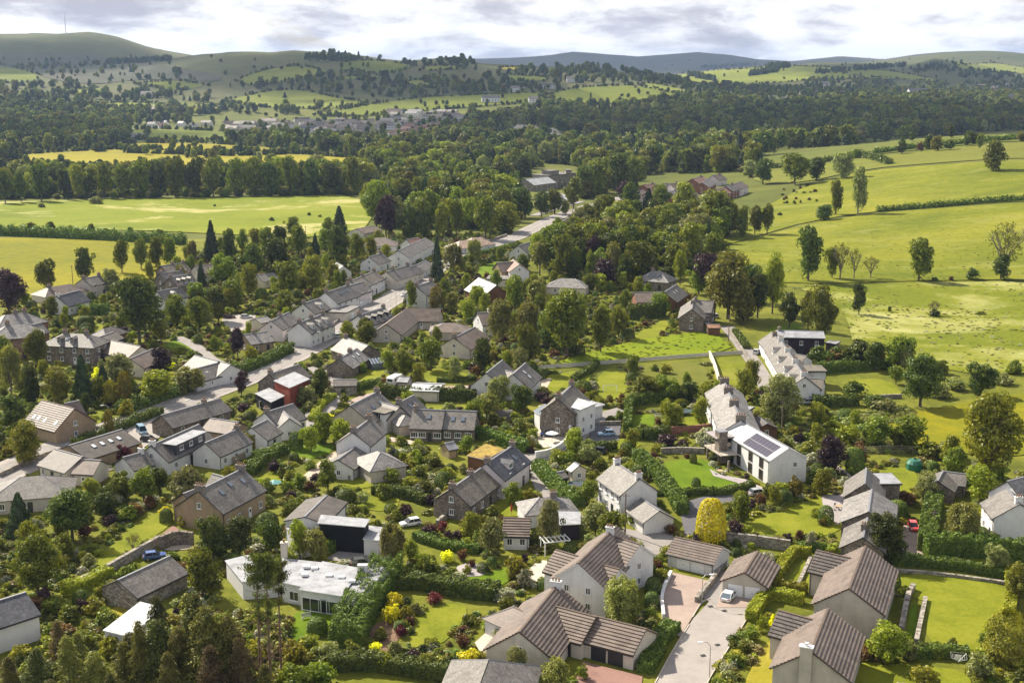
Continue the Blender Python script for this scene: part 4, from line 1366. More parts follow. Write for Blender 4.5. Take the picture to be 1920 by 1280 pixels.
# small fields far away
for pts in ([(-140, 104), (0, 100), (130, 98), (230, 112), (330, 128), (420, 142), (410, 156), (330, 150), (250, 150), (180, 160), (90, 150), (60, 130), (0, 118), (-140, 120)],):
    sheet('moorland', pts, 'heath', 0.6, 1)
for pts, mat in (
    ([(30, 292), (120, 286), (230, 281), (560, 290), (690, 300), (690, 330), (400, 330), (230, 322), (60, 312)], 'field_yellow'),
    ([(225, 270), (370, 269), (540, 280), (560, 290), (440, 294), (230, 288)], 'field_yellow'),
    ([(240, 245), (300, 243), (480, 250), (510, 260), (430, 267), (245, 262)], 'field_green'),
    ([(328, 207), (410, 200), (415, 210), (335, 214)], 'field_yellow'),
    ([(420, 190), (500, 172), (560, 169), (630, 184), (700, 195), (610, 206), (480, 201)], 'field_pale'),
    ([(580, 218), (700, 196), (800, 183), (900, 179), (1010, 174), (1040, 182), (960, 196), (820, 206), (680, 219)], 'field_green'),
    ([(440, 152), (500, 131), (560, 124), (625, 136), (560, 150), (480, 162)], 'field_pale'),
    ([(-120, 120), (0, 121), (80, 143), (62, 155), (-120, 158)], 'field_green'),
    ([(112, 168), (200, 166), (205, 176), (140, 178)], 'field_green'),
    ([(250, 158), (330, 152), (395, 161), (330, 171)], 'field_green'),
    ([(120, 202), (180, 195), (250, 193), (330, 199), (320, 206), (200, 207)], 'field_pale'),
    ([(640, 117), (700, 114), (780, 124), (740, 138), (640, 136)], 'field_green'),
    ([(790, 127), (840, 124), (875, 129), (800, 134)], 'field_pale'),
    ([(752, 156), (790, 150), (800, 158), (870, 161), (800, 165)], 'field_pale'),
    ([(640, 145), (715, 142), (700, 150), (640, 150)], 'field_pale'),
    ([(935, 128), (995, 126), (990, 132), (940, 133)], 'field_yellow'),
    ([(948, 141), (1030, 146), (1020, 153), (950, 152)], 'field_pale'),
    ([(1015, 182), (1080, 165), (1200, 160), (1295, 180), (1210, 190), (1100, 198)], 'field_green'),
    ([(1210, 155), (1290, 170), (1270, 178), (1200, 163)], 'field_pale'),
    ([(1130, 238), (1205, 234), (1215, 258), (1150, 252)], 'field_green'),
    ([(1240, 139), (1400, 130), (1480, 124), (1590, 129), (1680, 135), (1780, 156), (1650, 146), (1500, 152), (1400, 161), (1345, 162), (1270, 150)], 'field_pale'),
    ([(1492, 254), (1590, 248), (1575, 266), (1515, 270)], 'field_green'),
    ([(1280, 167), (1305, 172), (1300, 178), (1280, 177)], 'field_pale'),
    ([(1760, 127), (1860, 118), (1920, 128), (2050, 135), (1920, 140)], 'field_pale'),
    ([(-60, 262), (60, 258), (160, 262), (60, 270), (-60, 274)], 'field_green'),
):
    field(pts, mat, off=0.6)
field([(1330, 252), (1352, 250), (1362, 263), (1345, 268), (1330, 262)], glass_mat('water', (0.30, 0.34, 0.38), 0.15), 'river', off=0.6)

# roads and paths
MAIN = [(-90, 932), (-20, 898), (38, 873), (110, 840), (187, 810), (240, 794), (312, 767), (400, 732), (462, 710), (520, 682), (575, 654), (625, 627), (665, 602), (720, 570), (758, 546), (790, 522), (818, 502), (850, 484), (910, 464), (960, 449), (1005, 426), (1055, 402), (1110, 385), (1165, 371), (1230, 352)]
mp = wpath(MAIN, 2)
def ribbon(name, path, w, mat, off):
    P = ribbon_poly(path, w)
    o = link(name, drape_mesh(name, P, mat, off, 6.0)); o['kind'] = 'structure'; PAVED.append(P)
    return o
ribbon('pavement', mp, 11.5, 'pavement', 0.07)
ribbon('road', mp, 8.0, 'asphalt', 0.10)
# painted centre dashes
b = MB()
s = 0
for i in range(len(mp) - 1):
    a_, b_ = Vector(mp[i]), Vector(mp[i + 1]); L = (b_ - a_).length; k = int(max(1, L / 7))
    for j in range(k):
        q0 = a_.lerp(b_, j / k); q1 = a_.lerp(b_, (j + 0.5) / k)
        P = ribbon_poly([tuple(q0), tuple(q1)], 0.22)
        b.poly([(p[0], p[1], hz(*p) + 0.16 + 0.0004 * p[1]) for p in P])
o = b.build('road_marking', ['paint_line']); o['kind'] = 'structure'
for nm, pts, w, mat in (
    ('lane', [(1362, 612), (1385, 640), (1410, 675), (1430, 705), (1441, 735)], 4.6, 'asphalt'),
    ('lane', [(1170, 768), (1120, 782), (1090, 812), (1062, 838), (1030, 856), (995, 860)], 4.6, 'asphalt'),
    ('lane', [(985, 852), (1002, 875), (1018, 905), (1030, 935)], 4.2, 'asphalt'),
    ('lane', [(1020, 935), (1075, 968), (1130, 990), (1190, 1002)], 3.6, 'asphalt'),
    ('road', [(640, 735), (615, 760), (590, 782), (560, 800)], 6.0, 'asphalt'),
    ('road', [(640, 735), (628, 712), (610, 700), (575, 690)], 5.0, 'asphalt'),
    ('path', [(655, 757), (700, 738), (790, 728), (895, 726)], 3.4, 'drive_pink'),
    ('path', [(690, 815), (740, 826), (790, 833)], 3.0, 'gravel'),
    ('road', [(1090, 378), (1040, 392), (1000, 405)], 6.0, 'asphalt'),
    ('path', [(450, 690), (400, 680), (370, 650), (330, 632)], 4.0, 'asphalt'),
):
    ribbon(nm, wpath(pts, 2), w, mat, 0.09)
def drv(name, pts, mat, off=0.08, smooth=0): return sheet(name, pts, mat, off, smooth, step=4.0)
drv('road', [(1205, 1330), (1228, 1280), (1262, 1218), (1300, 1160), (1330, 1128), (1415, 1140), (1375, 1200), (1335, 1262), (1322, 1290), (1305, 1330)], 'pavement', 0.10)
drv('driveway', [(1247, 1102), (1262, 1074), (1330, 1090), (1316, 1125), (1298, 1158), (1275, 1195), (1250, 1180), (1240, 1125)], 'drive_pink', 0.13)
drv('driveway', [(1342, 1140), (1362, 1085), (1425, 1112), (1415, 1140)], 'drive_pink', 0.14)
drv('driveway', [(1318, 1122), (1330, 1092), (1360, 1070), (1365, 1088), (1345, 1138)], 'asphalt', 0.12)
drv('driveway', [(1070, 1300), (1092, 1240), (1130, 1250), (1205, 1268), (1200, 1310)], 'drive_red', 0.10)
drv('driveway', [(1272, 945), (1314, 933), (1345, 925), (1420, 918), (1425, 925), (1340, 950), (1325, 1005), (1285, 1008)], 'asphalt_dark', 0.10)
drv('driveway', [(1178, 998), (1250, 985), (1264, 1010), (1228, 1062), (1212, 1040)], 'asphalt', 0.12)
drv('driveway', [(1688, 1052), (1694, 985), (1738, 985), (1730, 1052)], 'drive_pink', 0.10)
drv('driveway', [(1100, 842), (1108, 795), (1130, 792), (1165, 795), (1160, 826), (1130, 828)], 'asphalt_dark', 0.12)
drv('courtyard', [(568, 893), (600, 865), (636, 842), (642, 860), (615, 892), (588, 908)], 'gravel')
drv('courtyard', [(612, 1048), (640, 1030), (700, 1024), (738, 1030), (732, 1058), (680, 1062)], 'asphalt')
drv('courtyard', [(225, 830), (255, 795), (310, 790), (300, 820), (262, 845)], 'pavement', 0.11)
drv('courtyard', [(415, 600), (440, 590), (480, 592), (470, 620), (430, 622)], 'pavement')
drv('courtyard', [(130, 870), (165, 868), (215, 880), (160, 895)], 'slabs')
drv('patio', [(1002, 712), (1035, 710), (1022, 735), (1000, 735)], 'gravel')
drv('patio', [(1330, 880), (1350, 890), (1400, 900), (1440, 920), (1425, 928), (1380, 905), (1338, 893)], 'slate_chip', 0.12)
drv('patio', [(890, 1205), (918, 1180), (935, 1190), (930, 1225), (905, 1230)], 'slabs')
drv('patio', [(300, 1005), (325, 985), (338, 995), (335, 1015), (310, 1018)], 'drive_red')
drv('patio', [(1540, 930), (1590, 925), (1600, 955), (1570, 985), (1545, 960)], 'slate_chip')
drv('patio', [(1000, 805), (1050, 800), (1068, 835), (1015, 840)], 'slabs')
drv('garden_bed', [(650, 1235), (680, 1190), (720, 1160), (760, 1170), (740, 1215), (690, 1250)], 'soil', smooth=1)
drv('garden_bed', [(850, 1065), (880, 1055), (920, 1062), (910, 1080), (870, 1082)], 'slate_chip', 0.12, 1)
drv('garden_bed', [(985, 1075), (1010, 1050), (1035, 1052), (1030, 1085), (1000, 1095)], 'slabs', smooth=1)
drv('garden_bed', [(1228, 1085), (1248, 1070), (1242, 1130), (1225, 1150), (1215, 1120)], 'gravel', smooth=1)
def kerb(pts):
    path = wpath(pts, 1); b = MB()
    for i in range(len(path) - 1):
        a_, b_ = Vector(path[i]), Vector(path[i + 1]); L = (b_ - a_).length; k = max(1, int(L / 0.95)); ang = math.atan2(b_.y - a_.y, b_.x - a_.x)
        for j in range(k):
            m = a_.lerp(b_, (j + 0.5) / k); b.box((m.x, m.y, hz(m.x, m.y) + 0.12), (L / k - 0.03, 0.16, 0.26), 0, ang)
    o = b.build('kerb', ['slabs']); o['kind'] = 'structure'
kerb([(1228, 1282), (1262, 1219), (1292, 1172)]); kerb([(1322, 1290), (1336, 1262), (1376, 1200), (1412, 1142)]); kerb([(1298, 1158), (1316, 1128), (1332, 1124)])
b = MB()
for u, v in ((1332, 1138), (1358, 1146), (1318, 1230), (1345, 1210)):
    p = px(u, v); b.box((p.x, p.y, p.z + 0.21), (0.75, 0.55, 0.03), 0, 0.4)
o = b.build('drain_cover', ['trim_dark']); o['kind'] = 'structure'
# lawns
for pts, mat in (
    ([(130, 1095), (165, 1062), (230, 1005), (265, 975), (318, 950), (333, 960), (322, 985), (262, 1022), (200, 1062), (160, 1092), (120, 1108)], 'lawn'),
    ([(1233, 872), (1265, 862), (1325, 860), (1342, 885), (1375, 905), (1412, 915), (1385, 926), (1300, 926), (1255, 912)], 'lawn_green'),
    ([(1672, 1082), (1740, 1074), (1890, 1090), (1895, 1160), (1868, 1222), (1800, 1216), (1735, 1206), (1742, 1130), (1690, 1112)], 'lawn'),
    ([(1400, 975), (1500, 948), (1545, 925), (1600, 940), (1585, 1000), (1470, 1012), (1415, 1008)], 'lawn'),
    ([(1595, 1300), (1600, 1238), (1700, 1248), (1812, 1255), (1830, 1300)], 'lawn'),
    ([(1700, 1195), (1706, 1135), (1722, 1130), (1716, 1200)], 'lawn_green'),
    ([(845, 1090), (900, 1078), (965, 1058), (968, 1080), (925, 1108), (850, 1102)], 'lawn_green'),
    ([(762, 1212), (785, 1150), (845, 1128), (885, 1142), (842, 1200), (800, 1215)], 'lawn'),
    ([(545, 1155), (580, 1138), (632, 1150), (605, 1190), (560, 1215), (540, 1200)], 'lawn_green'),
    ([(1008, 708), (1060, 697), (1112, 695), (1092, 742), (1030, 738)], 'lawn'),
    ([(1125, 692), (1182, 690), (1172, 748), (1112, 752)], 'lawn'),
    ([(1190, 690), (1325, 674), (1330, 735), (1240, 725), (1185, 740)], 'hill_brown'),
    ([(1335, 672), (1390, 668), (1420, 715), (1400, 730), (1342, 720)], 'hill_grass'),
    ([(1182, 776), (1228, 776), (1226, 806), (1182, 810)], 'lawn_green'),
    ([(1278, 785), (1310, 770), (1312, 815), (1285, 812)], 'lawn'),
    ([(790, 762), (890, 760), (892, 776), (830, 770), (788, 768)], 'lawn'),
    ([(775, 700), (830, 688), (892, 705), (830, 718), (778, 718)], 'lawn'),
    ([(638, 712), (695, 684), (735, 695), (700, 716), (655, 715)], 'lawn'),
    ([(535, 855), (555, 836), (620, 830), (630, 843), (582, 864)], 'lawn_green'),
    ([(305, 648), (337, 634), (378, 645), (352, 660), (325, 655)], 'lawn_green'),
    ([(1570, 713), (1665, 709), (1698, 745), (1635, 748)], 'lawn'),
    ([(1650, 878), (1690, 874), (1723, 888), (1716, 926), (1672, 930)], 'lawn'),
    ([(912, 958), (951, 924), (988, 935), (992, 968), (936, 969)], 'lawn'),
    ([(1385, 1300), (1440, 1192), (1462, 1215), (1448, 1300)], 'lawn_dry'),
    ([(1338, 1280), (1390, 1195), (1400, 1205), (1355, 1285)], 'lawn_dry'),
    ([(1462, 1112), (1500, 1052), (1518, 1048), (1500, 1112)], 'lawn'),
    ([(1505, 1112), (1522, 1050), (1536, 1055), (1528, 1112)], 'lawn'),
    ([(640, 905), (665, 880), (720, 888), (730, 905), (690, 915), (650, 918)], 'lawn'),
    ([(1165, 650), (1225, 604), (1255, 600), (1250, 628), (1195, 640)], 'lawn'),
    ([(900, 498), (950, 488), (960, 500), (920, 520), (895, 520)], 'lawn_green'),
    ([(1440, 615), (1500, 605), (1505, 620), (1445, 625)], 'lawn_green'),
    ([(155, 620), (190, 605), (200, 612), (185, 628)], 'lawn'),
    ([(650, 940), (690, 925), (750, 930), (745, 955), (700, 960)], 'lawn'),
    ([(190, 1150), (225, 1135), (260, 1140), (235, 1165), (200, 1165)], 'lawn_dry'),
    ([(480, 895), (520, 880), (530, 905), (490, 915)], 'lawn'),
    ([(1010, 895), (1055, 905), (1085, 925), (1050, 935), (1020, 920)], 'lawn'),
    ([(1080, 835), (1130, 825), (1180, 822), (1210, 838), (1130, 850)], 'lawn'),
    ([(400, 1025), (300, 1035), (330, 1020)], 'gravel'),
    ([(160, 785), (195, 765), (210, 775), (180, 800)], 'lawn'),
):
    sheet('lawn', pts, mat, 0.065, 1, step=4.0)

# ================================================================== houses
TW = 'tile'
# --- foreground, right
h1, q1 = house('bungalow', 'cream bungalow with ribbed brown tile roof and two dark open garage bays', 'the garage-bay bungalow', [
    Bk(1044, 1099, 974, 1185, 6.0, 2.6, 10.0, wall='cream', rf=TW, tiled=True, ch=(0.02,), chm='white', chw=1.6, nf=0, ng=1, trim='trim_brown', door=False),
    Bk(1026, 1134, 1110, 1156, 5.0, 2.6, 8.0, wall='cream', rf=TW, tiled=True, nf=2, ng=0, trim='trim_brown', ext=1.0),
    Bk(1114, 1156, 1210, 1180, 4.7, 2.5, 7.6, wall='cream', rf=TW, tiled=True, nf=0, ng=0, trim='trim_brown', garage=2, gdoor='door_dark'),  # dark door panels stand in for the shade inside the open bays
    Bk(962, 1140, 985, 1150, 4.2, 2.6, 6.0, roof='hip', wall='white', rf=TW, nf=0, ng=0, trim='trim_brown'),
])
h2, q2 = house('house', 'tall white house with brown tile roof, cross gables and small gable windows', 'the cross-gabled white house', [
    Bk(1155, 988, 1083, 1057, 8.2, 4.8, 9.0, wall='white', rf=TW, tiled=True, ch=(0.17,), chm='white', nf=0, ng=2, trim='trim_white', door=False),
    Bk(1150, 1006, 1199, 1022, 7.6, 4.8, 7.5, wall='white', rf=TW, tiled=True, nf=0, ng=1, trim='trim_white', door=False),
    Bk(1044, 1032, 1088, 1045, 6.6, 4.2, 6.5, wall='white', rf=TW, tiled=True, nf=0, ng=0, trim='trim_brown'),
    Bk(1107, 1054, 1160, 1068, 6.4, 4.2, 6.0, wall='white', rf=TW, tiled=True, nf=0, ng=0, trim='trim_white'),
])
house('garage', 'white double garage with pale doors and brown tile roof beside the yellow bush', 'the white double garage', [
    Bk(1268, 1008, 1354, 1027, 4.1, 2.35, 6.2, wall='white', rf=TW, tiled=True, nf=0, ng=0, garage=2, trim='trim_white')], 'garage')
house('garage', 'beige double garage with white doors behind the white coupe', 'the beige double garage', [
    Bk(1420, 1035, 1396, 1074, 4.3, 2.4, 7.0, wall='beige', rf=TW, tiled=True, nf=0, ng=0, garage=2, gfront='g', trim='trim_brown')], 'garage')
house('house', 'grey harled house with blank gable, brown tile roof, beside the large lawn', 'the blank-gabled tile house', [
    Bk(1622, 1026, 1592, 1104, 7.6, 4.4, 10.0, wall='beige', rf=TW, tiled=True, nf=0, ng=0, trim='trim_brown', door=False),
    Bk(1533, 1033, 1592, 1047, 6.6, 4.2, 5.5, wall='beige', rf='tile_dark', tiled=True, nf=0, ng=0, trim='trim_brown'),
])
h4, q4 = house('house', 'harled house at bottom edge with white capped chimney on its gable', 'the bottom-edge tile house', [
    Bk(1552, 1143, 1521, 1222, 7.4, 4.2, 10.0, wall='beige', rf=TW, tiled=True, nf=0, ng=0, trim='trim_brown', door=False),
    Bk(1462, 1146, 1520, 1162, 6.4, 4.0, 5.5, wall='beige', rf='tile_dark', tiled=True, nf=0, ng=0, trim='trim_brown'),
])
qq = q4[0]
b = MB(); b.box((qq.gs * (qq.hx + 0.35), 0.6, 3.6), (0.75, 1.6, 9.2), 0); b.box((qq.gs * (qq.hx + 0.35), 0.6, 8.3), (1.0, 1.9, 0.18), 1)
b.box((qq.gs * (qq.hx + 0.35), 0.6, 8.6), (0.4, 0.5, 0.5), 1)
b.build('chimney', ['beige', 'trim_white'], qq.roof)
add_window(h4, qq.M @ Matrix.Translation((qq.gs * qq.hx, -2.6, 1.7)) @ Matrix.Rotation(qq.gs * math.pi / 2, 4, 'Z'), 1.1, 1.3)
house('house', 'blue grey slate roof just showing at the bottom edge', 'the bottom-edge slate roof', [
    Bk(917, 1238, 896, 1296, 6.4, 3.0, 12.0, wall='white', rf='slate', nf=0, ng=0, roof='hip')])
# --- solar house and the white row behind it
h7, q7 = house('house', 'modern white house with large solar panels on its pale roof and stone chimney', 'the solar-roofed white house', [
    Bk(1388, 789, 1479, 840, 7.6, 5.2, 8.5, wall='white', rf='zinc', nf=0, ng=0, trim='trim_white', door=False, over=0.1)])
qs = q7[0]
for iy in range(2):
    for ix in range(8):
        fr = 0.36 + 0.40 * iy
        x = (-0.05 + ix * 0.062) * qs.L
        b = MB(); b.box((0, 0, 0), (0.058 * qs.L, 1.85, 0.06), 0)
        b.build('solar_panel', ['solar'], qs.roof, Matrix.Translation((x, -qs.hy * fr, qs.hr - (qs.hr - qs.he) * fr + 0.24)) @ Matrix.Rotation(qs.pit, 4, 'X'))
for xf in (-0.12, 0.12, 0.34):
    for zc_ in (1.35, 3.9):
        add_window(h7, qs.M @ Matrix.Translation((xf * qs.L, -qs.hy, zc_)), 1.7, 2.2, 2, frame='trim_brown')
add_window(h7, qs.M @ Matrix.Translation((qs.gs * qs.hx, 1.6, 4.0)) @ Matrix.Rotation(qs.gs * math.pi / 2, 4, 'Z'), 0.9, 1.1)
b = MB(); b.box((-0.30 * qs.L, -qs.hy - 2.4, 3.2), (2.0, 2.0, 7.6)); b.build('stone_chimney', ['stone'], h7, qs.M)
b = MB(); b.box((-0.30 * qs.L, -qs.hy - 2.4, 7.1), (2.2, 2.2, 0.2)); b.build('chimney_cap', ['lead'], h7, qs.M)
b = MB(); b.box((-0.33 * qs.L, -qs.hy - 2.0, 2.62), (8.5, 4.2, 0.2)); b.build('balcony', ['slabs'], h7, qs.M)
b = MB()
for x in np.linspace(-0.33 * qs.L - 4.1, -0.33 * qs.L + 4.1, 8): b.box((x, -qs.hy - 4.05, 3.2), (0.06, 0.06, 1.0))
b.box((-0.33 * qs.L, -qs.hy - 4.05, 3.72), (8.3, 0.08, 0.06)); b.build('balcony_rail', ['hub'], h7, qs.M)
b = MB(); b.box((-0.40 * qs.L, -qs.hy - 1.6, 5.6), (5.5, 4.4, 0.25)); b.build('canopy', ['slate_chip'], h7, qs.M)
for dx in (-0.42, 0.05):
    b = MB(); b.box((dx * qs.L - 0.8, -qs.hy - 3.9, 1.2), (0.35, 0.35, 2.7)); b.build('post', ['stone'], h7, qs.M)
b = MB(); b.box((-0.36 * qs.L, -qs.hy - 0.08, 1.3), (5.5, 0.1, 2.3)); b.build('glazed_wall', ['glass'], h7, qs.M)
b = MB(); b.box((-0.40 * qs.L, -qs.hy - 0.08, 4.1), (4.5, 0.1, 2.4)); b.build('glazed_wall', ['glass'], h7, qs.M)
house('terrace', 'long white two storey row with grey slate roof and four chimney stacks', 'the long slate row', [
    Bk(1358, 716, 1389, 788, 8.2, 5.4, 8.5, wall='white', rf='slate_pale', ch=(0.0, 0.28, 0.62, 0.99), nf=9, ng=0, chw=2.2, pots=4),
    Bk(1377, 764, 1402, 768, 5.6, 5.4, 6.0, roof='flat', wall='grey_wall', rf='membrane', nf=0, ng=0)])
house('outbuilding', 'small brown roofed outbuilding behind the long slate row', None, [
    Bk(1422, 782, 1438, 795, 3.4, 2.3, 5.0, wall='timber', rf='tile_dark', nf=0, ng=1)], 'shed')
# --- right: cottages on the lane
house('terrace', 'row of white cottages stepping down the lane with chimney stacks and dormers', 'the white lane cottages', [
    Bk(1462, 636, 1509, 707, 6.8, 3.8, 8.0, wall='white', rf='slate', ch=(0.05, 0.35, 0.65, 0.97), nf=7, ng=2, dorm=((0.2, 1.7), (0.45, 1.7), (0.7, 1.7), (0.9, 1.7)), pots=4, chw=1.6, chm='white'),
    Bk(1510, 709, 1544, 712, 5.4, 3.6, 6.0, wall='white', rf='slate_mossy', nf=2, ng=1, door=False),
    Bk(1497, 690, 1543, 690, 4.6, 4.4, 6.5, roof='flat', wall='white', rf='slate_mossy', nf=0, ng=0),
    Bk(1478, 662, 1512, 668, 5.2, 3.4, 6.5, wall='white', rf='slate_mossy', nf=0, ng=1)])
house('house', 'dark plum coloured house with low pale roof behind the lane cottages', 'the plum-walled house', [
    Bk(1458, 620, 1543, 622, 6.6, 5.6, 9.0, wall='dark_wall', rf='membrane', nf=3, ng=0, ch=(0.02,), trim='trim_white'),
    Bk(1446, 624, 1462, 640, 6.2, 3.6, 7.0, wall='white', rf='slate', nf=0, ng=0, ch=(0.4,))])
house('shed', 'small flat roofed stone shed behind the plum-walled house', None, [Bk(1553, 641, 1570, 643, 2.6, 2.5, 4.0, roof='flat', wall='stone', rf='membrane', nf=0, ng=0)], 'shed')
# --- centre
house('house', 'white two storey farmhouse with slate roof and chimney at each gable', 'the twin-chimney white farmhouse', [
    Bk(1155, 868, 1199, 898, 7.8, 5.1, 7.5, wall='white', rf='slate', ch=(0.02, 0.98), chm='white', nf=4, ng=0, pots=4),
    Bk(1203, 935, 1236, 958, 4.3, 2.5, 6.0, wall='white', rf='slate', nf=0, ng=0)])
house('cottage', 'long cottage, half brown stone and half pale pink, under dark slate', 'the stone and pink cottage', [
    Bk(846, 917, 910, 873, 5.9, 3.2, 7.5, wall='stone', rf='slate_mossy', ch=(0.03, 0.55), nf=4, ng=1),
    Bk(912, 869, 962, 836, 7.0, 4.2, 7.5, wall='pink', rf='slate_dark', ch=(0.03, 0.98), nf=2, ng=0, sky=((0.72, 0.5),), dorm=((0.4, 2.4),))])
rt = root_at('garden_room', 898, 850)
prism_block(rt, [(877, 854), (910, 833), (944, 843), (911, 862)], 3.4, 'timber', 'sedum', 'trim_white')
tag(rt, 'flat roofed timber extension with golden sedum roof', 'building'); LANDMARKS.append(('the golden sedum roof', 900, 850))
h9, q9 = house('house', 'tall narrow stone house with brick chimneys and white extension on a bend', 'the tall stone bend house', [
    Bk(1046, 748, 1073, 722, 9.0, 5.8, 8.0, wall='stone', rf='slate_mossy', ch=(0.02, 0.95), nf=2, ng=1, pots=4),
    Bk(1064, 760, 1094, 748, 7.2, 6.6, 6.5, roof='mono', wall='white', rf='white_sheet', nf=2, ng=1, door=False),
    Bk(1090, 758, 1113, 752, 3.6, 3.2, 6.0, roof='flat', wall='white', rf='membrane', nf=0, ng=0, trim='trim_white')])
rt = root_at('conservatory', 1018, 785)
prism_block(rt, [(1002, 770), (1022, 758), (1030, 764), (1012, 778)], 3.6, 'trim_white', 'glass_sky')
tag(rt, 'white framed conservatory against the tall stone bend house', 'conservatory')
house('cottage', 'long low stone cottage with white sash windows and three skylights', 'the skylit stone cottage', [
    Bk(776, 768, 833, 770, 6.2, 3.1, 8.5, wall='stone', rf='slate', ch=(0.03,), nf=4, ng=0, sky=((0.55, 0.42),), winw=1.7, bar=2),
    Bk(835, 770, 893, 772, 6.0, 3.0, 8.5, wall='stone', rf='slate', nf=3, ng=0, sky=((0.3, 0.5), (0.62, 0.5)), door=False, winw=1.5, bar=2)])
house('house', 'pale house with big slate roof, blank gable and boxy upper bay', 'the boxy-bay slate house', [
    Bk(657, 761, 708, 735, 7.0, 3.4, 10.5, wall='beige', rf='slate', ch=(0.97,), nf=0, ng=0, sky=((0.45, 0.5), (0.72, 0.5))),
    Bk(705, 765, 732, 770, 5.0, 4.7, 4.5, roof='flat', wall='white', rf='slate_mossy', nf=1, ng=0, door=False, winw=2.2, bar=2),
    Bk(705, 752, 748, 764, 5.4, 3.2, 7.0, wall='beige', rf='slate', nf=0, ng=0),
    Bk(746, 757, 775, 742, 5.8, 3.2, 6.5, wall='beige', rf='slate', nf=0, ng=0, sky=((0.4, 0.5), (0.7, 0.5)), ch=(0.02,)),
    Bk(752, 775, 760, 780, 4.0, 2.6, 5.0, roof='hip', wall='beige', rf='slate_pale', nf=0, ng=0)])
house('house', 'white tall gabled house with low slate annex by gravel court', 'the white gravel-court house', [
    Bk(661, 811, 693, 786, 7.4, 4.8, 7.5, wall='white', rf='slate', ch=(0.05, 0.95), nf=0, ng=0),
    Bk(667, 838, 634, 862, 4.2, 2.5, 6.5, wall='white', rf='slate', nf=1, ng=1, door=False)])
house('outbuilding', 'square pavilion with pale slate pyramid roof', 'the slate pyramid pavilion', [
    Bk(708, 846, 713, 849, 5.0, 2.8, 8.0, roof='hip', wall='beige', rf='slate_pale', nf=0, ng=0)])
house('bungalow', 'white cottage with slate roof and projecting hipped bay, window at each side', 'the white bay cottage', [
    Bk(497, 774, 549, 758, 5.6, 2.9, 8.0, wall='white', rf='slate', nf=4, ng=1, winw=1.3, ch=(0.03,)),
    Bk(532, 772, 542, 785, 5.0, 2.9, 5.5, roof='gable', wall='white', rf='slate_pale', nf=0, ng=1),
    Bk(472, 802, 500, 788, 5.2, 2.8, 7.5, wall='white', rf='slate', nf=1, ng=0)])
rt = root_at('modern_house', 520, 735)
prism_block(rt, [(480, 738), (505, 728), (532, 742), (508, 754)], 3.4, 'black_wall', 'membrane', 'trim_white')
prism_block(rt, [(515, 714), (552, 698), (579, 711), (543, 727)], 5.6, 'red_wall', 'membrane', 'trim_white')
block(rt, (505, 702), (560, 684), 6.6, 4.0, 7.5, wall='stone', rf='slate_mossy', ch=(0.02,), nf=0, ng=0)
for (u, v, h, w_, h_) in ((494, 757, 1.4, 2.2, 1.6), (522, 752, 1.4, 1.8, 1.8)):
    p = px(u, v, h)
    add_window(rt, Matrix.Translation(p - rt.location) @ Matrix.Rotation(0.35, 4, 'Z'), w_, h_)
tag(rt, 'black clad modern extension with red upper box on old stone house', 'house'); LANDMARKS.append(('the red and black extension', 520, 725))
house('house', 'pale grey twin gabled house with slate roof and skylights', 'the twin-gabled grey house', [
    Bk(912, 700, 942, 676, 7.2, 3.6, 8.5, wall='white', rf='slate', nf=0, ng=1),
    Bk(962, 702, 985, 681, 6.8, 3.4, 8.5, wall='white', rf='slate', nf=0, ng=0, sky=((0.5, 0.3), (0.5, 0.62)), skyb=True),
    Bk(935, 692, 968, 700, 5.6, 3.4, 6.0, wall='white', rf='slate', nf=1, ng=0)])
house('cottage', 'pale roofed roadside cottages, two gables with stone stacks', 'the pale roadside cottages', [
    Bk(647, 633, 690, 648, 5.9, 3.0, 9.0, wall='stone', rf='slate_pale', ch=(0.02,), nf=0, ng=0),
    Bk(636, 673, 669, 654, 5.2, 2.8, 7.5, wall='stone', rf='slate_pale', ch=(0.03, 0.6), nf=0, ng=0, sky=((0.5, 0.4), (0.75, 0.4)), skyb=True)])
house('outbuilding', 'low outbuilding with white sheet roof on the pink path', 'the white sheet-roofed outbuilding', [
    Bk(776, 719, 828, 721, 3.5, 2.7, 8.0, wall='cream', rf='white_sheet', nf=0, ng=0, trim='trim_white')])
house('outbuilding', 'small lean-to with brown roof beside the side road', None, [
    Bk(626, 713, 668, 712, 3.2, 2.4, 6.0, wall='rubble', rf='tile_dark', nf=0, ng=0)])
house('shed', 'grey felt roofed shed beside the white caravan', None, [Bk(750, 707, 768, 708, 2.9, 2.2, 4.5, wall='grey_wall', rf='membrane', nf=0, ng=1)], 'shed')
house('shed', 'pale timber garden shed below the skylit stone cottage', None, [Bk(834, 832, 850, 829, 3.0, 2.1, 3.2, wall='pale_timber', rf='membrane', nf=0, ng=0)], 'shed')
house('shed', 'pale painted garden shed with door beside the lane hedge', None, [Bk(1078, 868, 1086, 872, 3.6, 2.6, 3.2, wall='cream', rf='zinc', nf=0, ng=1)], 'shed')
house('shed', 'small dark shed beside the lane hedge', None, [Bk(1046, 886, 1056, 884, 2.6, 1.9, 3.0, wall='dark_wall', rf='slate', nf=0, ng=0)], 'shed')
house('outbuilding', 'white outbuilding with brown pantile roof among silvery trees', 'the pantiled outbuilding', [
    Bk(946, 972, 993, 973, 4.5, 2.6, 7.0, wall='white', rf=TW, tiled=True, nf=2, ng=0, door=False)])
house('bungalow', 'small grey roofed bungalow by the lane bend', 'the lane-bend bungalow', [
    Bk(1012, 934, 1040, 932, 4.4, 2.6, 7.0, roof='hip', wall='white', rf='slate_pale', nf=1, ng=0, ch=(0.9,))])
rt = root_at('carport', 1068, 975)
prism_block(rt, [(1048, 960), (1087, 961), (1087, 982), (1050, 984)], 3.0, 'dark_wall', 'membrane')
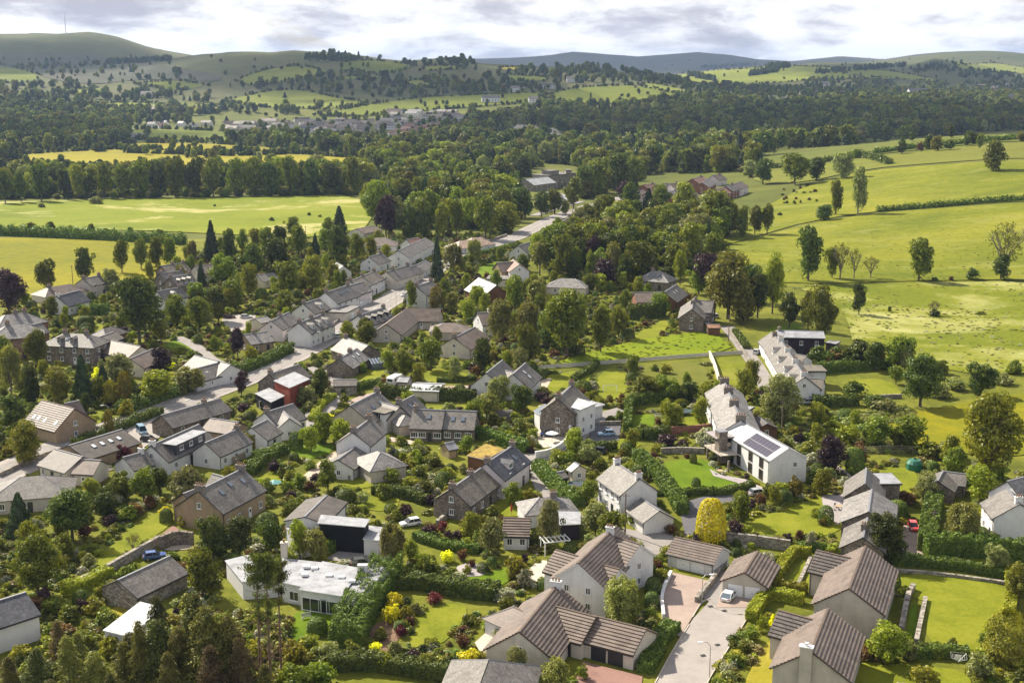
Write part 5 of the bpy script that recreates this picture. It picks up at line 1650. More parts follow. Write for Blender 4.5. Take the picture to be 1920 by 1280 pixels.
tag(rt, 'flat grey roofed carport behind the silvery trees', 'carport')
# --- bottom left
house('house', 'large sandstone house with slate roof, three skylights and two chimneys', 'the skylit sandstone house', [
    Bk(372, 921, 454, 880, 7.4, 3.9, 10.0, wall='sand', rf='slate', ch=(0.02, 0.98), nf=4, ng=1, sky=((0.3, 0.42), (0.55, 0.3), (0.8, 0.4)), pots=4, chw=2.0),
    Bk(345, 926, 366, 918, 5.8, 3.8, 6.0, wall='sand', rf='slate', nf=0, ng=0),
    Bk(400, 890, 425, 897, 6.6, 3.8, 6.0, wall='sand', rf='slate', nf=0, ng=0)])
rt = root_at('modern_bungalow', 620, 1090)
_w, _r, pA, gA = prism_block(rt, [(530, 1048), (602, 1056), (566, 1099), (528, 1091)], 3.3, 'white', 'membrane', 'trim_white')
w_, r_, pts_, gz_ = prism_block(rt, [(605, 1054), (676, 1067), (640, 1117), (563, 1105)], 3.5, 'white', 'membrane', 'trim_white')
_w, _r, pC, gC = prism_block(rt, [(690, 1057), (730, 1068), (662, 1126), (637, 1119)], 3.2, 'white', 'membrane', 'trim_white')
prism_block(rt, [(424, 1052), (465, 1042), (520, 1060), (525, 1085), (455, 1090)], 3.1, 'white', 'membrane', 'trim_white')
def edge_window(root, pts, gz, i, fr, z, w, h, bars=1, name='window', frame='trim_white'):
    """window on the i-th side of a flat roofed volume"""
    a, c = Vector(pts[i]), Vector(pts[(i + 1) % len(pts)])
    p = a.lerp(c, fr); d = (c - a).normalized(); n = Vector((d.y, -d.x))
    if n.dot(Vector((-root.location.x, -root.location.y))) < 0: n = -n
    return add_window(root, Matrix.Translation((p.x, p.y, gz + z)) @ Matrix.Rotation(math.atan2(n.x, -n.y), 4, 'Z'), w, h, bars, name, frame)
edge_window(rt, pts_, gz_, 2, 0.30, 1.3, 3.0, 2.2, 1); edge_window(rt, pts_, gz_, 2, 0.66, 1.3, 4.4, 2.2, 2); edge_window(rt, pA, gA, 2, 0.4, 1.4, 1.8, 1.6, 1); edge_window(rt, pC, gC, 2, 0.5, 1.3, 1.2, 2.2, 1)
for k, (u, v) in enumerate(((575, 1063), (590, 1066), (640, 1083), (617, 1080), (572, 1078), (660, 1090))):
    p = px(u, v, 3.6); b = MB(); b.box((0, 0, 0.15), (1.1, 0.9, 0.35), 0); b.box((0, 0, 0.35), (0.9, 0.7, 0.06), 1)
    b.build('roof_light', ['trim_white', 'skylight_blind'], rt, Matrix.Translation(p - rt.location))
p = px(533, 1040, 3.6); b = MB(); b.box((0, 0, 0.9), (1.0, 0.8, 2.6), 0); b.box((0, 0, 2.25), (1.2, 1.0, 0.12), 0); b.tube((0, 0, 2.3), (0, 0, 2.8), 0.2, 0.17, 8, 1)
b.build('chimney', ['cream', 'pot'], rt, Matrix.Translation(p - rt.location))
p = px(680, 1070, 3.6); b = MB(); b.box((0, 0, 0.5), (1.6, 0.9, 1.3), 0); b.build('roof_vent', ['white'], rt, Matrix.Translation(p - rt.location))
tag(rt, 'white flat roofed modern bungalow with wide windows and stepped grey roof', 'house'); LANDMARKS.append(('the flat-roofed white bungalow', 620, 1085))
rt = root_at('house', 640, 985)
block(rt, (572, 969), (612, 930), 5.2, 4.2, 7.5, roof='gable', wall='white', rf='felt', nf=0, ng=0)
prism_block(rt, [(604, 966), (691, 974), (682, 988), (598, 981)], 5.0, 'black_wall', 'membrane', 'trim_white')
prism_block(rt, [(692, 987), (718, 990), (710, 1013), (682, 1010)], 3.1, 'white', 'membrane', 'trim_white')
prism_block(rt, [(538, 990), (566, 985), (600, 1005), (560, 1015)], 3.2, 'white', 'membrane', 'trim_white')
p = px(660, 1018, 1.2); add_door(rt, Matrix.Translation(p - rt.location + Vector((0, -1.0, 0))), 2.6, 2.3, 'door_dark', 'garage_door')
tag(rt, 'white and black clad house with long felt roof and dark garage opening', 'house'); LANDMARKS.append(('the black-clad garage house', 640, 985))
house('outbuilding', 'long grey slate outbuilding roof beside the stone garden wall', 'the long slate outbuilding', [
    Bk(222, 1088, 317, 1044, 4.6, 2.6, 7.5, wall='rubble', rf='slate', nf=0, ng=0)])
rt = root_at('workshop', 240, 1160)
prism_block(rt, [(196, 1181), (262, 1130), (300, 1140), (246, 1194)], 3.6, 'white', 'white_sheet', 'trim_white')
tag(rt, 'bright white sheet roof glimpsed between the dark pines', 'building'); LANDMARKS.append(('the white sheet roof', 240, 1165))
house('house', 'white rendered house with dark slate roof at bottom left edge', 'the bottom-left white house', [
    Bk(-75, 1150, 46, 1112, 6.2, 4.1, 8.0, wall='white', rf='slate_dark', nf=0, ng=0)])
# --- bottom right edge
house('house', 'white gabled house with slate roof and terrace at the right edge', 'the right-edge white house', [
    Bk(1888, 917, 1912, 945, 7.4, 4.6, 8.5, wall='white', rf='slate', nf=2, ng=0, ch=(0.9,), chm='white'),
    Bk(1890, 903, 1960, 885, 8.0, 4.8, 8.0, wall='white', rf='slate_pale', nf=0, ng=0)])
house('garage', 'small grey roofed garage with twin gables behind the willow', 'the twin-gabled garage', [
    Bk(1768, 884, 1758, 902, 4.2, 2.5, 6.0, wall='stone', rf='slate', nf=0, ng=1),
    Bk(1772, 885, 1812, 890, 4.0, 2.5, 5.0, wall='stone', rf='slate', nf=0, ng=0)], 'garage')
house('house', 'narrow stone house stepping down in three slate roofs, white dormers on one', 'the stepped slate house', [
    Bk(1624, 879, 1621, 908, 6.6, 3.8, 7.0, wall='stone', rf='slate', nf=0, ng=0),
    Bk(1634, 919, 1628, 960, 6.2, 3.8, 9.0, wall='stone', rf='slate_pale', nf=0, ng=0, dorm=()),
    Bk(1626, 972, 1618, 1008, 5.4, 3.2, 7.0, wall='stone', rf='slate', nf=0, ng=0, ch=(0.6,)),
    Bk(1646, 888, 1664, 906, 4.6, 4.4, 5.0, roof='flat', wall='stone', rf='membrane', nf=0, ng=0)])
# --- left
house('villa', 'red sandstone villa with hipped slate roof at the left edge', 'the red sandstone villa', [
    Bk(14, 610, 46, 608, 9.2, 6.2, 10.0, roof='hip', wall='red_stone', rf='slate_pale', nf=4, ng=2, ch=(0.0,), pots=4),
    Bk(57, 610, 76, 606, 7.6, 5.2, 7.0, wall='red_stone', rf='slate', nf=0, ng=1)])
house('villa', 'second sandstone villa standing behind the red sandstone villa', None, [
    Bk(10, 591, 46, 586, 8.6, 5.8, 10.0, roof='hip', wall='red_stone', rf='slate_pale', nf=3, ng=1, ch=(0.5, 0.98), pots=4)])
house('house', 'grey brown stone house with hipped roof, small dormers and two tall chimneys', 'the dormered stone house', [
    Bk(122, 625, 162, 627, 7.9, 5.2, 9.5, roof='hip', wall='stone', rf='slate', nf=4, ng=2, ch=(0.0, 1.0), dorm=((0.3, 1.3), (0.55, 1.3)), sky=((0.42, 0.5),)),
    Bk(86, 642, 104, 637, 4.6, 3.2, 6.5, wall='stone', rf='slate', nf=0, ng=0)])
rt = root_at('garden_pavilion', 120, 668)
p = Vector((0, 0, 0)); b = MB(); n8 = [(3.0 * math.cos(k * math.pi / 4), 3.0 * math.sin(k * math.pi / 4)) for k in range(8)]
b.prism(n8, -0.5, 2.4); b.build('wall', ['trim_brown'], rt)
b = MB()
for k in range(8):
    a, c = n8[k], n8[(k + 1) % 8]
    b.poly([(a[0] * 1.15, a[1] * 1.15, 2.4), (c[0] * 1.15, c[1] * 1.15, 2.4), (0, 0, 4.4)], [(0, 0), (2.4, 0), (1.2, 3)])
b.poly([(q[0] * 1.15, q[1] * 1.15, 2.39) for q in n8[::-1]])
b.build('roof', ['slate_pale'], rt); tag(rt, 'eight sided garden pavilion with pale pointed roof', 'pavilion')
house('bungalow', 'brown roofed bungalow with a projecting gabled wing near purple tree', 'the brown-roofed bungalow', [
    Bk(209, 639, 263, 650, 5.2, 2.7, 9.0, wall='cream', rf='tile', nf=3, ng=0),
    Bk(286, 655, 244, 673, 5.0, 2.7, 8.0, wall='cream', rf='tile', nf=0, ng=1)])
house('outbuilding', 'low stone wing with slate roof behind the brown-roofed bungalow', None, [
    Bk(185, 633, 213, 623, 4.2, 2.6, 6.5, wall='stone', rf='slate', nf=0, ng=0)])
house('outbuilding', 'small hipped stone coach house left of the huge dark tree', None, [
    Bk(194, 617, 210, 612, 4.8, 2.8, 6.5, roof='hip', wall='red_stone', rf='slate', nf=0, ng=0)])
house('bungalow', 'sprawling white bungalow with pale grey hipped roofs beside the road hedge', 'the sprawling grey-roofed bungalow', [
    Bk(366, 667, 409, 678, 5.4, 2.7, 9.0, roof='gable', wall='white', rf='slate_pale', nf=3, ng=1),
    Bk(348, 697, 404, 682, 5.0, 2.6, 8.0, wall='white', rf='slate', nf=3, ng=0),
    Bk(411, 678, 432, 684, 5.2, 2.6, 9.0, wall='white', rf='slate_pale', nf=0, ng=1)])
house('house', 'brown tiled house with four skylights in its long front roof slope', 'the four-skylight tiled house', [
    Bk(80, 752, 139, 767, 7.2, 3.2, 10.5, wall='sand', rf='tile', tiled=True, nf=0, ng=1, sky=((0.16, 0.72), (0.31, 0.72), (0.52, 0.74), (0.86, 0.74)), skyb=True, trim='trim_brown'),
    Bk(122, 757, 147, 752, 6.2, 3.0, 7.0, wall='sand', rf='tile', nf=0, ng=0)])
house('hall', 'long low building with dark felt roof and four white skylights by the road', 'the dark felt-roofed hall', [
    Bk(130, 836, 228, 806, 4.7, 2.6, 11.0, wall='sand', rf='felt', nf=0, ng=0, sky=((0.30, 0.45), (0.46, 0.45), (0.62, 0.45), (0.78, 0.45)), skyb=True, trim='trim_dark')])
house('bungalow', 'cream bungalow with grey ribbed roof and white door near felt-roofed hall', 'the cream ribbed-roof bungalow', [
    Bk(104, 843, 154, 857, 4.9, 2.7, 8.5, wall='cream', rf='tile_dark', nf=3, ng=0),
    Bk(150, 862, 188, 864, 4.4, 2.6, 6.5, wall='cream', rf='tile', nf=1, ng=0)])
house('bungalow', 'bungalow with wide grey hipped roof at the lower left roadside', 'the wide-hipped bungalow', [
    Bk(38, 895, 80, 892, 5.4, 2.8, 11.0, roof='hip', wall='beige', rf='slate', nf=3, ng=1)])
house('cottage', 'low roadside cottage with long grey roof and single chimney', 'the low roadside cottage', [
    Bk(303, 779, 412, 748, 4.9, 2.6, 7.0, wall='stone', rf='slate', nf=3, ng=0, ch=(0.72,))])
rt, qd = house('cottage', 'white cottage with long dark flat topped dormer along its roof', 'the long-dormer white cottage', [
    Bk(283, 836, 372, 797, 6.0, 3.1, 8.0, wall='white', rf='slate', nf=3, ng=1, ch=(0.02,), chm='white')])
qd = qd[0]; b = MB(); b.box((0, -qd.hy * 0.55, 4.6), (qd.L * 0.62, qd.hy * 0.85, 2.2), 0); b.box((0, -qd.hy * 0.55, 5.75), (qd.L * 0.66, qd.hy * 0.98, 0.14), 1)
dq = b.build('dormer', ['slate_dark', 'membrane'], rt, qd.M)
fm, gm = window_meshes(1.2, 1.0, 1, 'trim_white')
for k in (-1, 0, 1):
    link('window', fm, dq, Matrix.Translation((k * qd.L * 0.2, -qd.hy * 0.975, 4.7))); link('pane', gm, dq, Matrix.Translation((k * qd.L * 0.2, -qd.hy * 0.976, 4.7)))
house('cottage', 'white cottage with grey roof and walled terrace near the yellow hedge', 'the walled-terrace cottage', [
    Bk(385, 831, 447, 805, 5.4, 3.0, 7.0, wall='white', rf='slate', nf=3, ng=1, ch=(0.98,), door=False)])
house('outbuilding', 'low brown mossy roofed building above the walled-terrace cottage', None, [
    Bk(396, 785, 446, 792, 4.2, 2.5, 7.0, wall='sand', rf='tile', nf=2, ng=0)])
house('cottage', 'small slate roofed white cottage end with tall stack by crimson bush', None, [
    Bk(232, 858, 268, 848, 4.6, 2.6, 6.5, wall='white', rf='slate', nf=0, ng=1, ch=(0.98,), chm='white')])
# --- upper left
house('bungalow', 'dark brown hipped bungalow roof on the yellow field edge', 'the field-edge bungalow', [
    Bk(92, 539, 130, 533, 5.0, 2.6, 9.0, roof='hip', wall='cream', rf='tile', nf=2, ng=0, ch=(0.0,))])
house('house', 'white house with dark slate roof and flat white wing below yellow field', 'the dark-slate white house', [
    Bk(106, 556, 148, 545, 6.4, 3.2, 8.5, wall='white', rf='slate_dark', nf=3, ng=1, ch=(0.02,), chm='white'),
    Bk(133, 566, 150, 562, 3.2, 3.0, 7.0, roof='flat', wall='white', rf='white_sheet', nf=0, ng=0)])
house('house', 'grey roofed house half hidden behind the pale golden tree', None, [
    Bk(155, 523, 187, 517, 6.6, 4.2, 8.0, wall='beige', rf='slate', nf=2, ng=1, ch=(0.02, 0.98))])
house('house', 'stone house with row of small dormers beside the yellow field', 'the small-dormered stone house', [
    Bk(300, 513, 341, 508, 7.4, 4.4, 8.5, wall='stone', rf='slate', nf=3, ng=1, ch=(0.02, 0.98)),
    Bk(318, 521, 357, 514, 6.8, 3.8, 8.0, wall='stone', rf='slate', nf=3, ng=1, dorm=((0.25, 1.4), (0.5, 1.4), (0.75, 1.4)), ch=(0.02, 0.98))])
house('cottage', 'white cottage with small dormer in front of the small-dormered stone house', 'the single-dormer white cottage', [
    Bk(295, 547, 338, 539, 6.2, 3.3, 7.5, wall='white', rf='slate', nf=3, ng=1, dorm=((0.5, 1.5),), ch=(0.97,))])
house('house', 'brown roof between tall trees above the small-dormered stone house', None, [Bk(366, 499, 405, 495, 5.6, 3.0, 9.0, wall='cream', rf='tile', nf=2, ng=0)])
house('house', 'slate roof with two stacks against the yellow field', None, [Bk(302, 499, 345, 493, 5.4, 3.0, 8.0, wall='stone', rf='slate_mossy', nf=2, ng=0, ch=(0.5, 0.98))])
house('house', 'low grey roof among trees left of the white dormered terrace', None, [Bk(482, 516, 512, 512, 4.6, 2.6, 8.0, wall='cream', rf='slate', nf=2, ng=0)])
# --- main street
house('house', 'low brown roof beside the purple beech at the meadow edge', None, [Bk(668, 429, 702, 424, 4.6, 2.6, 10.0, wall='cream', rf='tile', nf=2, ng=0)])
house('bungalow', 'brown hipped bungalow near the purple beech', 'the hipped street bungalow', [Bk(706, 446, 722, 446, 6.0, 3.0, 11.0, roof='hip', wall='white', rf='tile', nf=3, ng=1)])
house('house', 'white twin gabled house with brown slate roofs up the street', 'the upper white twin-gabled house', [
    Bk(747, 470, 777, 456, 7.4, 4.6, 9.0, wall='white', rf='slate', nf=2, ng=1),
    Bk(775, 457, 798, 447, 6.8, 4.2, 9.0, wall='white', rf='slate', nf=2, ng=0), Bk(762, 449, 786, 446, 7.2, 4.6, 8.0, wall='white', rf='tile_red', nf=0, ng=0)])
house('cottage', 'white cottage with grey roof and side chimney in red shrubs', 'the white red-shrub cottage', [Bk(692, 482, 716, 476, 6.0, 3.2, 8.5, wall='white', rf='slate', nf=2, ng=1, ch=(0.9,))])
house('cottage', 'tiny white gabled cottage below the dark street trees', 'the tiny gabled cottage', [Bk(631, 493, 644, 499, 5.4, 3.0, 6.5, wall='white', rf='slate_pale', nf=0, ng=1)])
house('terrace', 'cream cottages with slate roofs on the bend of the street', 'the cream street-bend cottages', [
    Bk(724, 510, 765, 498, 6.6, 3.6, 9.0, wall='cream', rf='slate', nf=4, ng=1, ch=(0.3, 0.97)), Bk(762, 502, 778, 498, 5.6, 3.0, 7.5, wall='cream', rf='slate', nf=1, ng=0)])
house('outbuilding', 'small white building with grey roof and wall on the street bend', None, [Bk(778, 498, 799, 489, 4.8, 2.8, 7.5, wall='white', rf='slate', nf=2, ng=1)])
house('terrace', 'stone coloured terrace with brown slate roof and flat white dormer below', 'the brown slate terrace', [
    Bk(656, 528, 702, 509, 7.0, 4.4, 8.5, wall='white', rf='slate_mossy', nf=4, ng=1, ch=(0.02, 0.5, 0.98)), Bk(690, 528, 708, 524, 3.6, 3.4, 6.0, roof='flat', wall='white', rf='slate_pale', nf=2, ng=0)])
house('house', 'large white street house with brown slate roof, skylights and stone quoins', 'the large white street house', [
    Bk(610, 549, 653, 535, 8.2, 4.9, 9.0, wall='white', rf='slate', nf=4, ng=0, ch=(0.02, 0.98), sky=((0.4, 0.4), (0.52, 0.4), (0.64, 0.4), (0.76, 0.4))),
    Bk(655, 536, 679, 529, 7.0, 4.2, 8.5, wall='pink', rf='slate', nf=2, ng=0)])
house('house', 'white gabled house with dormer beside the large white street house', 'the white gabled street house', [
    Bk(568, 570, 598, 560, 6.8, 3.8, 8.5, wall='white', rf='slate', nf=2, ng=1, dorm=((0.6, 2.0),), ch=(0.05,))])
house('terrace', 'white terrace of three dormers facing the road bend', 'the white dormered terrace', [
    Bk(560, 606, 606, 589, 7.4, 4.6, 8.0, wall='white', rf='slate', nf=5, ng=0, dorm=((0.22, 1.7), (0.52, 1.7), (0.82, 1.7)), ch=(0.02, 0.5, 0.98))])
house('house', 'white gabled cottage left of the white dormered terrace', 'the lilac-white cottage', [Bk(508, 602, 541, 586, 6.4, 3.8, 7.5, wall='pink', rf='slate', nf=2, ng=1, ch=(0.5,))])
house('cottage', 'grey roofed cottage with sandstone wall by the road hedge', None, [Bk(458, 628, 500, 622, 5.0, 2.8, 8.5, wall='sand', rf='slate_pale', nf=2, ng=1, ch=(0.4,))])
house('outbuilding', 'long low white outbuilding roof near the courtyard', None, [Bk(478, 598, 500, 594, 3.6, 2.6, 6.0, wall='cream', rf='slate_pale', nf=0, ng=0)])
house('garage', 'flat pale roofed garage below the large white street house', None, [Bk(630, 585, 655, 573, 3.2, 3.0, 7.0, roof='flat', wall='cream', rf='slate_pale', nf=0, ng=0, garage=1)], 'garage')
house('cottage', 'low cottage with four black dormers along the road', 'the black-dormered cottage', [
    Bk(672, 592, 720, 577, 5.6, 2.7, 8.0, wall='white', rf='slate', nf=0, ng=0, dorm=((0.18, 2.0), (0.42, 2.0), (0.66, 2.0), (0.9, 2.0)), dormw='black', ch=(0.02, 0.98))])
house('house', 'white street house with grey roof and stone chimney right of the road', 'the white roadside house', [Bk(780, 537, 809, 528, 7.6, 4.8, 8.0, wall='white', rf='slate', nf=3, ng=1, ch=(0.02, 0.98))])
house('bungalow', 'long L shaped bungalow with brown tile roof beside the road', 'the L-shaped tile bungalow', [
    Bk(762, 579, 826, 580, 5.8, 2.7, 9.5, wall='beige', rf='tile', tiled=True, nf=3, ng=0), Bk(762, 580, 724, 608, 5.8, 2.7, 9.0, wall='beige', rf='tile', tiled=True, nf=0, ng=1)])
house('bungalow', 'small brown hipped bungalow with shallow roof in centre gardens', 'the shallow-hipped bungalow', [Bk(834, 606, 852, 606, 4.6, 2.6, 9.0, roof='hip', wall='beige', rf='tile', nf=2, ng=0)])
house('house', 'brown roofed house with white walls and white chimney behind willows', 'the white-stack house', [Bk(896, 587, 926, 585, 6.6, 3.6, 9.5, wall='white', rf='tile', nf=2, ng=1, ch=(0.7,), chm='white')])
house('bungalow', 'cream gabled bungalow with brown roof and stone stack in centre gardens', 'the cream gabled bungalow', [Bk(851, 634, 890, 614, 6.0, 3.0, 10.0, wall='cream', rf='tile', nf=0, ng=1, ch=(0.02,))])
house('house', 'timber gabled house with broad pale metal roof', 'the pale metal-roofed house', [Bk(898, 521, 931, 535, 7.0, 3.0, 11.0, wall='timber', rf='zinc', nf=0, ng=0, sky=((0.4, 0.5), (0.6, 0.5)))])
house('house', 'brown gabled house with flat grey garage roof above centre gardens', 'the flat-garaged brown house', [
    Bk(932, 493, 962, 491, 6.6, 3.4, 9.0, wall='sand', rf='tile', nf=3, ng=0), Bk(962, 487, 974, 496, 6.8, 4.0, 8.0, wall='white', rf='tile_red', nf=0, ng=1), Bk(915, 520, 962, 521, 3.0, 2.9, 8.0, roof='flat', wall='cream', rf='slate_pale', nf=0, ng=0)])
house('bungalow', 'pair of peach roofed bungalows beside the far end of the street', None, [
    Bk(862, 452, 880, 450, 5.4, 2.8, 10.0, roof='hip', wall='white', rf='tile_peach', nf=2, ng=0), Bk(886, 446, 902, 445, 5.8, 2.8, 10.0, roof='hip', wall='white', rf='tile_peach', nf=2, ng=1)])
# --- beyond the street
rt, qm = house('manor', 'ruined looking stone manor with square towers among the woods', 'the stone manor', [
    Bk(1012, 326, 1065, 322, 11.0, 10.0, 16.0, roof='flat', wall='rubble', rf='slate', nf=5, ng=2), Bk(1024, 318, 1040, 317, 14.0, 13.0, 9.0, roof='flat', wall='rubble', rf='slate', nf=1, ng=0), Bk(1060, 316, 1070, 316, 14.0, 13.0, 9.0, roof='flat', wall='rubble', rf='slate', nf=1, ng=0)])
house('hall', 'pale metal roofed stone hall in front of the stone manor', 'the pale-roofed hall', [Bk(985, 336, 1027, 332, 9.0, 5.0, 16.0, wall='rubble', rf='zinc', nf=4, ng=1)])
for i, (u, v) in enumerate(((1022, 362), (1046, 365), (1060, 371), (968, 378))):
    house('chalet', ['leftmost of three pale roofed huts below the pale-roofed hall', 'middle of three pale roofed huts below the pale-roofed hall', 'rightmost of three pale roofed huts below the pale-roofed hall', 'pale roofed hut left of the street trees'][i], None,
          [Bk(u - 6, v, u + 6, v - 2, 4.6, 3.0, 9.0, wall='grey_wall', rf='zinc', nf=2, ng=0)], 'hut', 'pale huts below the hall')
for i, (u1, v1, u2, v2) in enumerate(((1050, 417, 1069, 408), (1032, 428, 1050, 420), (1008, 444, 1028, 437), (972, 461, 998, 453))):
    house('cottage', ['topmost', 'second from top', 'third from top', 'lowest'][i] + ' of four white cottages stepping along the upper street', 'the stepped street cottages' if i == 1 else None,
          [Bk(u1, v1, u2, v2, 6.2, 3.0, 9.0, wall='white', rf='slate' if i % 2 else 'tile_red', nf=3, ng=1, ch=(0.95,)), Bk(u2 + 2, v2 + 5, u2 + 12, v2 + 8, 3.6, 3.4, 6.0, roof='flat', wall='white', rf='slate_pale', nf=0, ng=1)], 'cottage', 'cottages along the upper street')
house('terrace', 'long pale roofed terrace climbing beside the upper street', None, [Bk(1140, 396, 1180, 372, 7.0, 4.0, 9.0, wall='white', rf='slate_pale', nf=6, ng=1, ch=(0.05, 0.35, 0.65, 0.95))])
EST = [(1188, 362, 1206, 357), (1206, 347, 1228, 344), (1232, 346, 1252, 343), (1256, 345, 1272, 343), (1214, 360, 1236, 355), (1250, 362, 1276, 352), (1278, 360, 1296, 354), (1298, 336, 1318, 330), (1316, 343, 1330, 334), (1336, 330, 1352, 326), (1340, 356, 1358, 351), (1360, 350, 1376, 345), (1376, 346, 1390, 340)]
for i, (u1, v1, u2, v2) in enumerate(EST):
    house('house', 'brick house with brown tile roof, %s from left in the hilltop estate' % ['first', 'second', 'third', 'fourth', 'fifth', 'sixth', 'seventh', 'eighth', 'ninth', 'tenth', 'eleventh', 'twelfth', 'thirteenth'][i], 'the hilltop estate' if i in (3, 9) else None,
          [Bk(u1, v1, u2, v2, 8.0, 4.8, 10.0, wall='brick' if i % 3 else 'pink', rf=['tile', 'tile_red', 'slate'][i % 3], nf=3, ng=1, ch=(0.8,) if i % 2 else ())], 'house', 'houses of the hilltop estate')
house('house', 'pale hipped house with four roof windows under the big trees', 'the pale hipped house', [Bk(1224, 508, 1238, 509, 6.6, 3.4, 10.0, roof='hip', wall='stone', rf='slate_pale', nf=2, ng=1, ch=(0.0,), sky=((0.35, 0.5), (0.5, 0.5), (0.65, 0.5)))])
house('bungalow', 'long low brick bungalow with brown roof by the dark hedge', 'the long brick bungalow', [
    Bk(1190, 549, 1240, 548, 5.4, 2.8, 9.5, wall='brick', rf='tile', nf=4, ng=0), Bk(1246, 548, 1268, 534, 6.2, 3.0, 8.5, wall='timber', rf='slate', nf=0, ng=1, sky=((0.4, 0.4), (0.6, 0.4)), skyb=True)])
house('house', 'ivy clad stone house with front gable beside the lane top', 'the ivy-clad stone house', [
    Bk(1302, 563, 1338, 565, 7.4, 4.4, 9.0, wall='stone', rf='slate', nf=3, ng=1, ch=(0.02,)), Bk(1301, 560, 1297, 580, 7.2, 4.2, 8.0, wall='stone', rf='slate', nf=0, ng=1, ch=(0.5,))])
house('bungalow', 'pale hipped bungalow among dark trees in the centre', 'the pale wooded bungalow', [Bk(1052, 522, 1078, 523, 5.4, 2.8, 10.0, roof='hip', wall='cream', rf='slate_pale', nf=2, ng=0)])
house('shed', 'rusty roofed shed at the top of the bright paddock', None, [Bk(1326, 609, 1348, 609, 3.0, 2.5, 5.0, wall='timber', rf='rust', nf=0, ng=1)], 'shed')
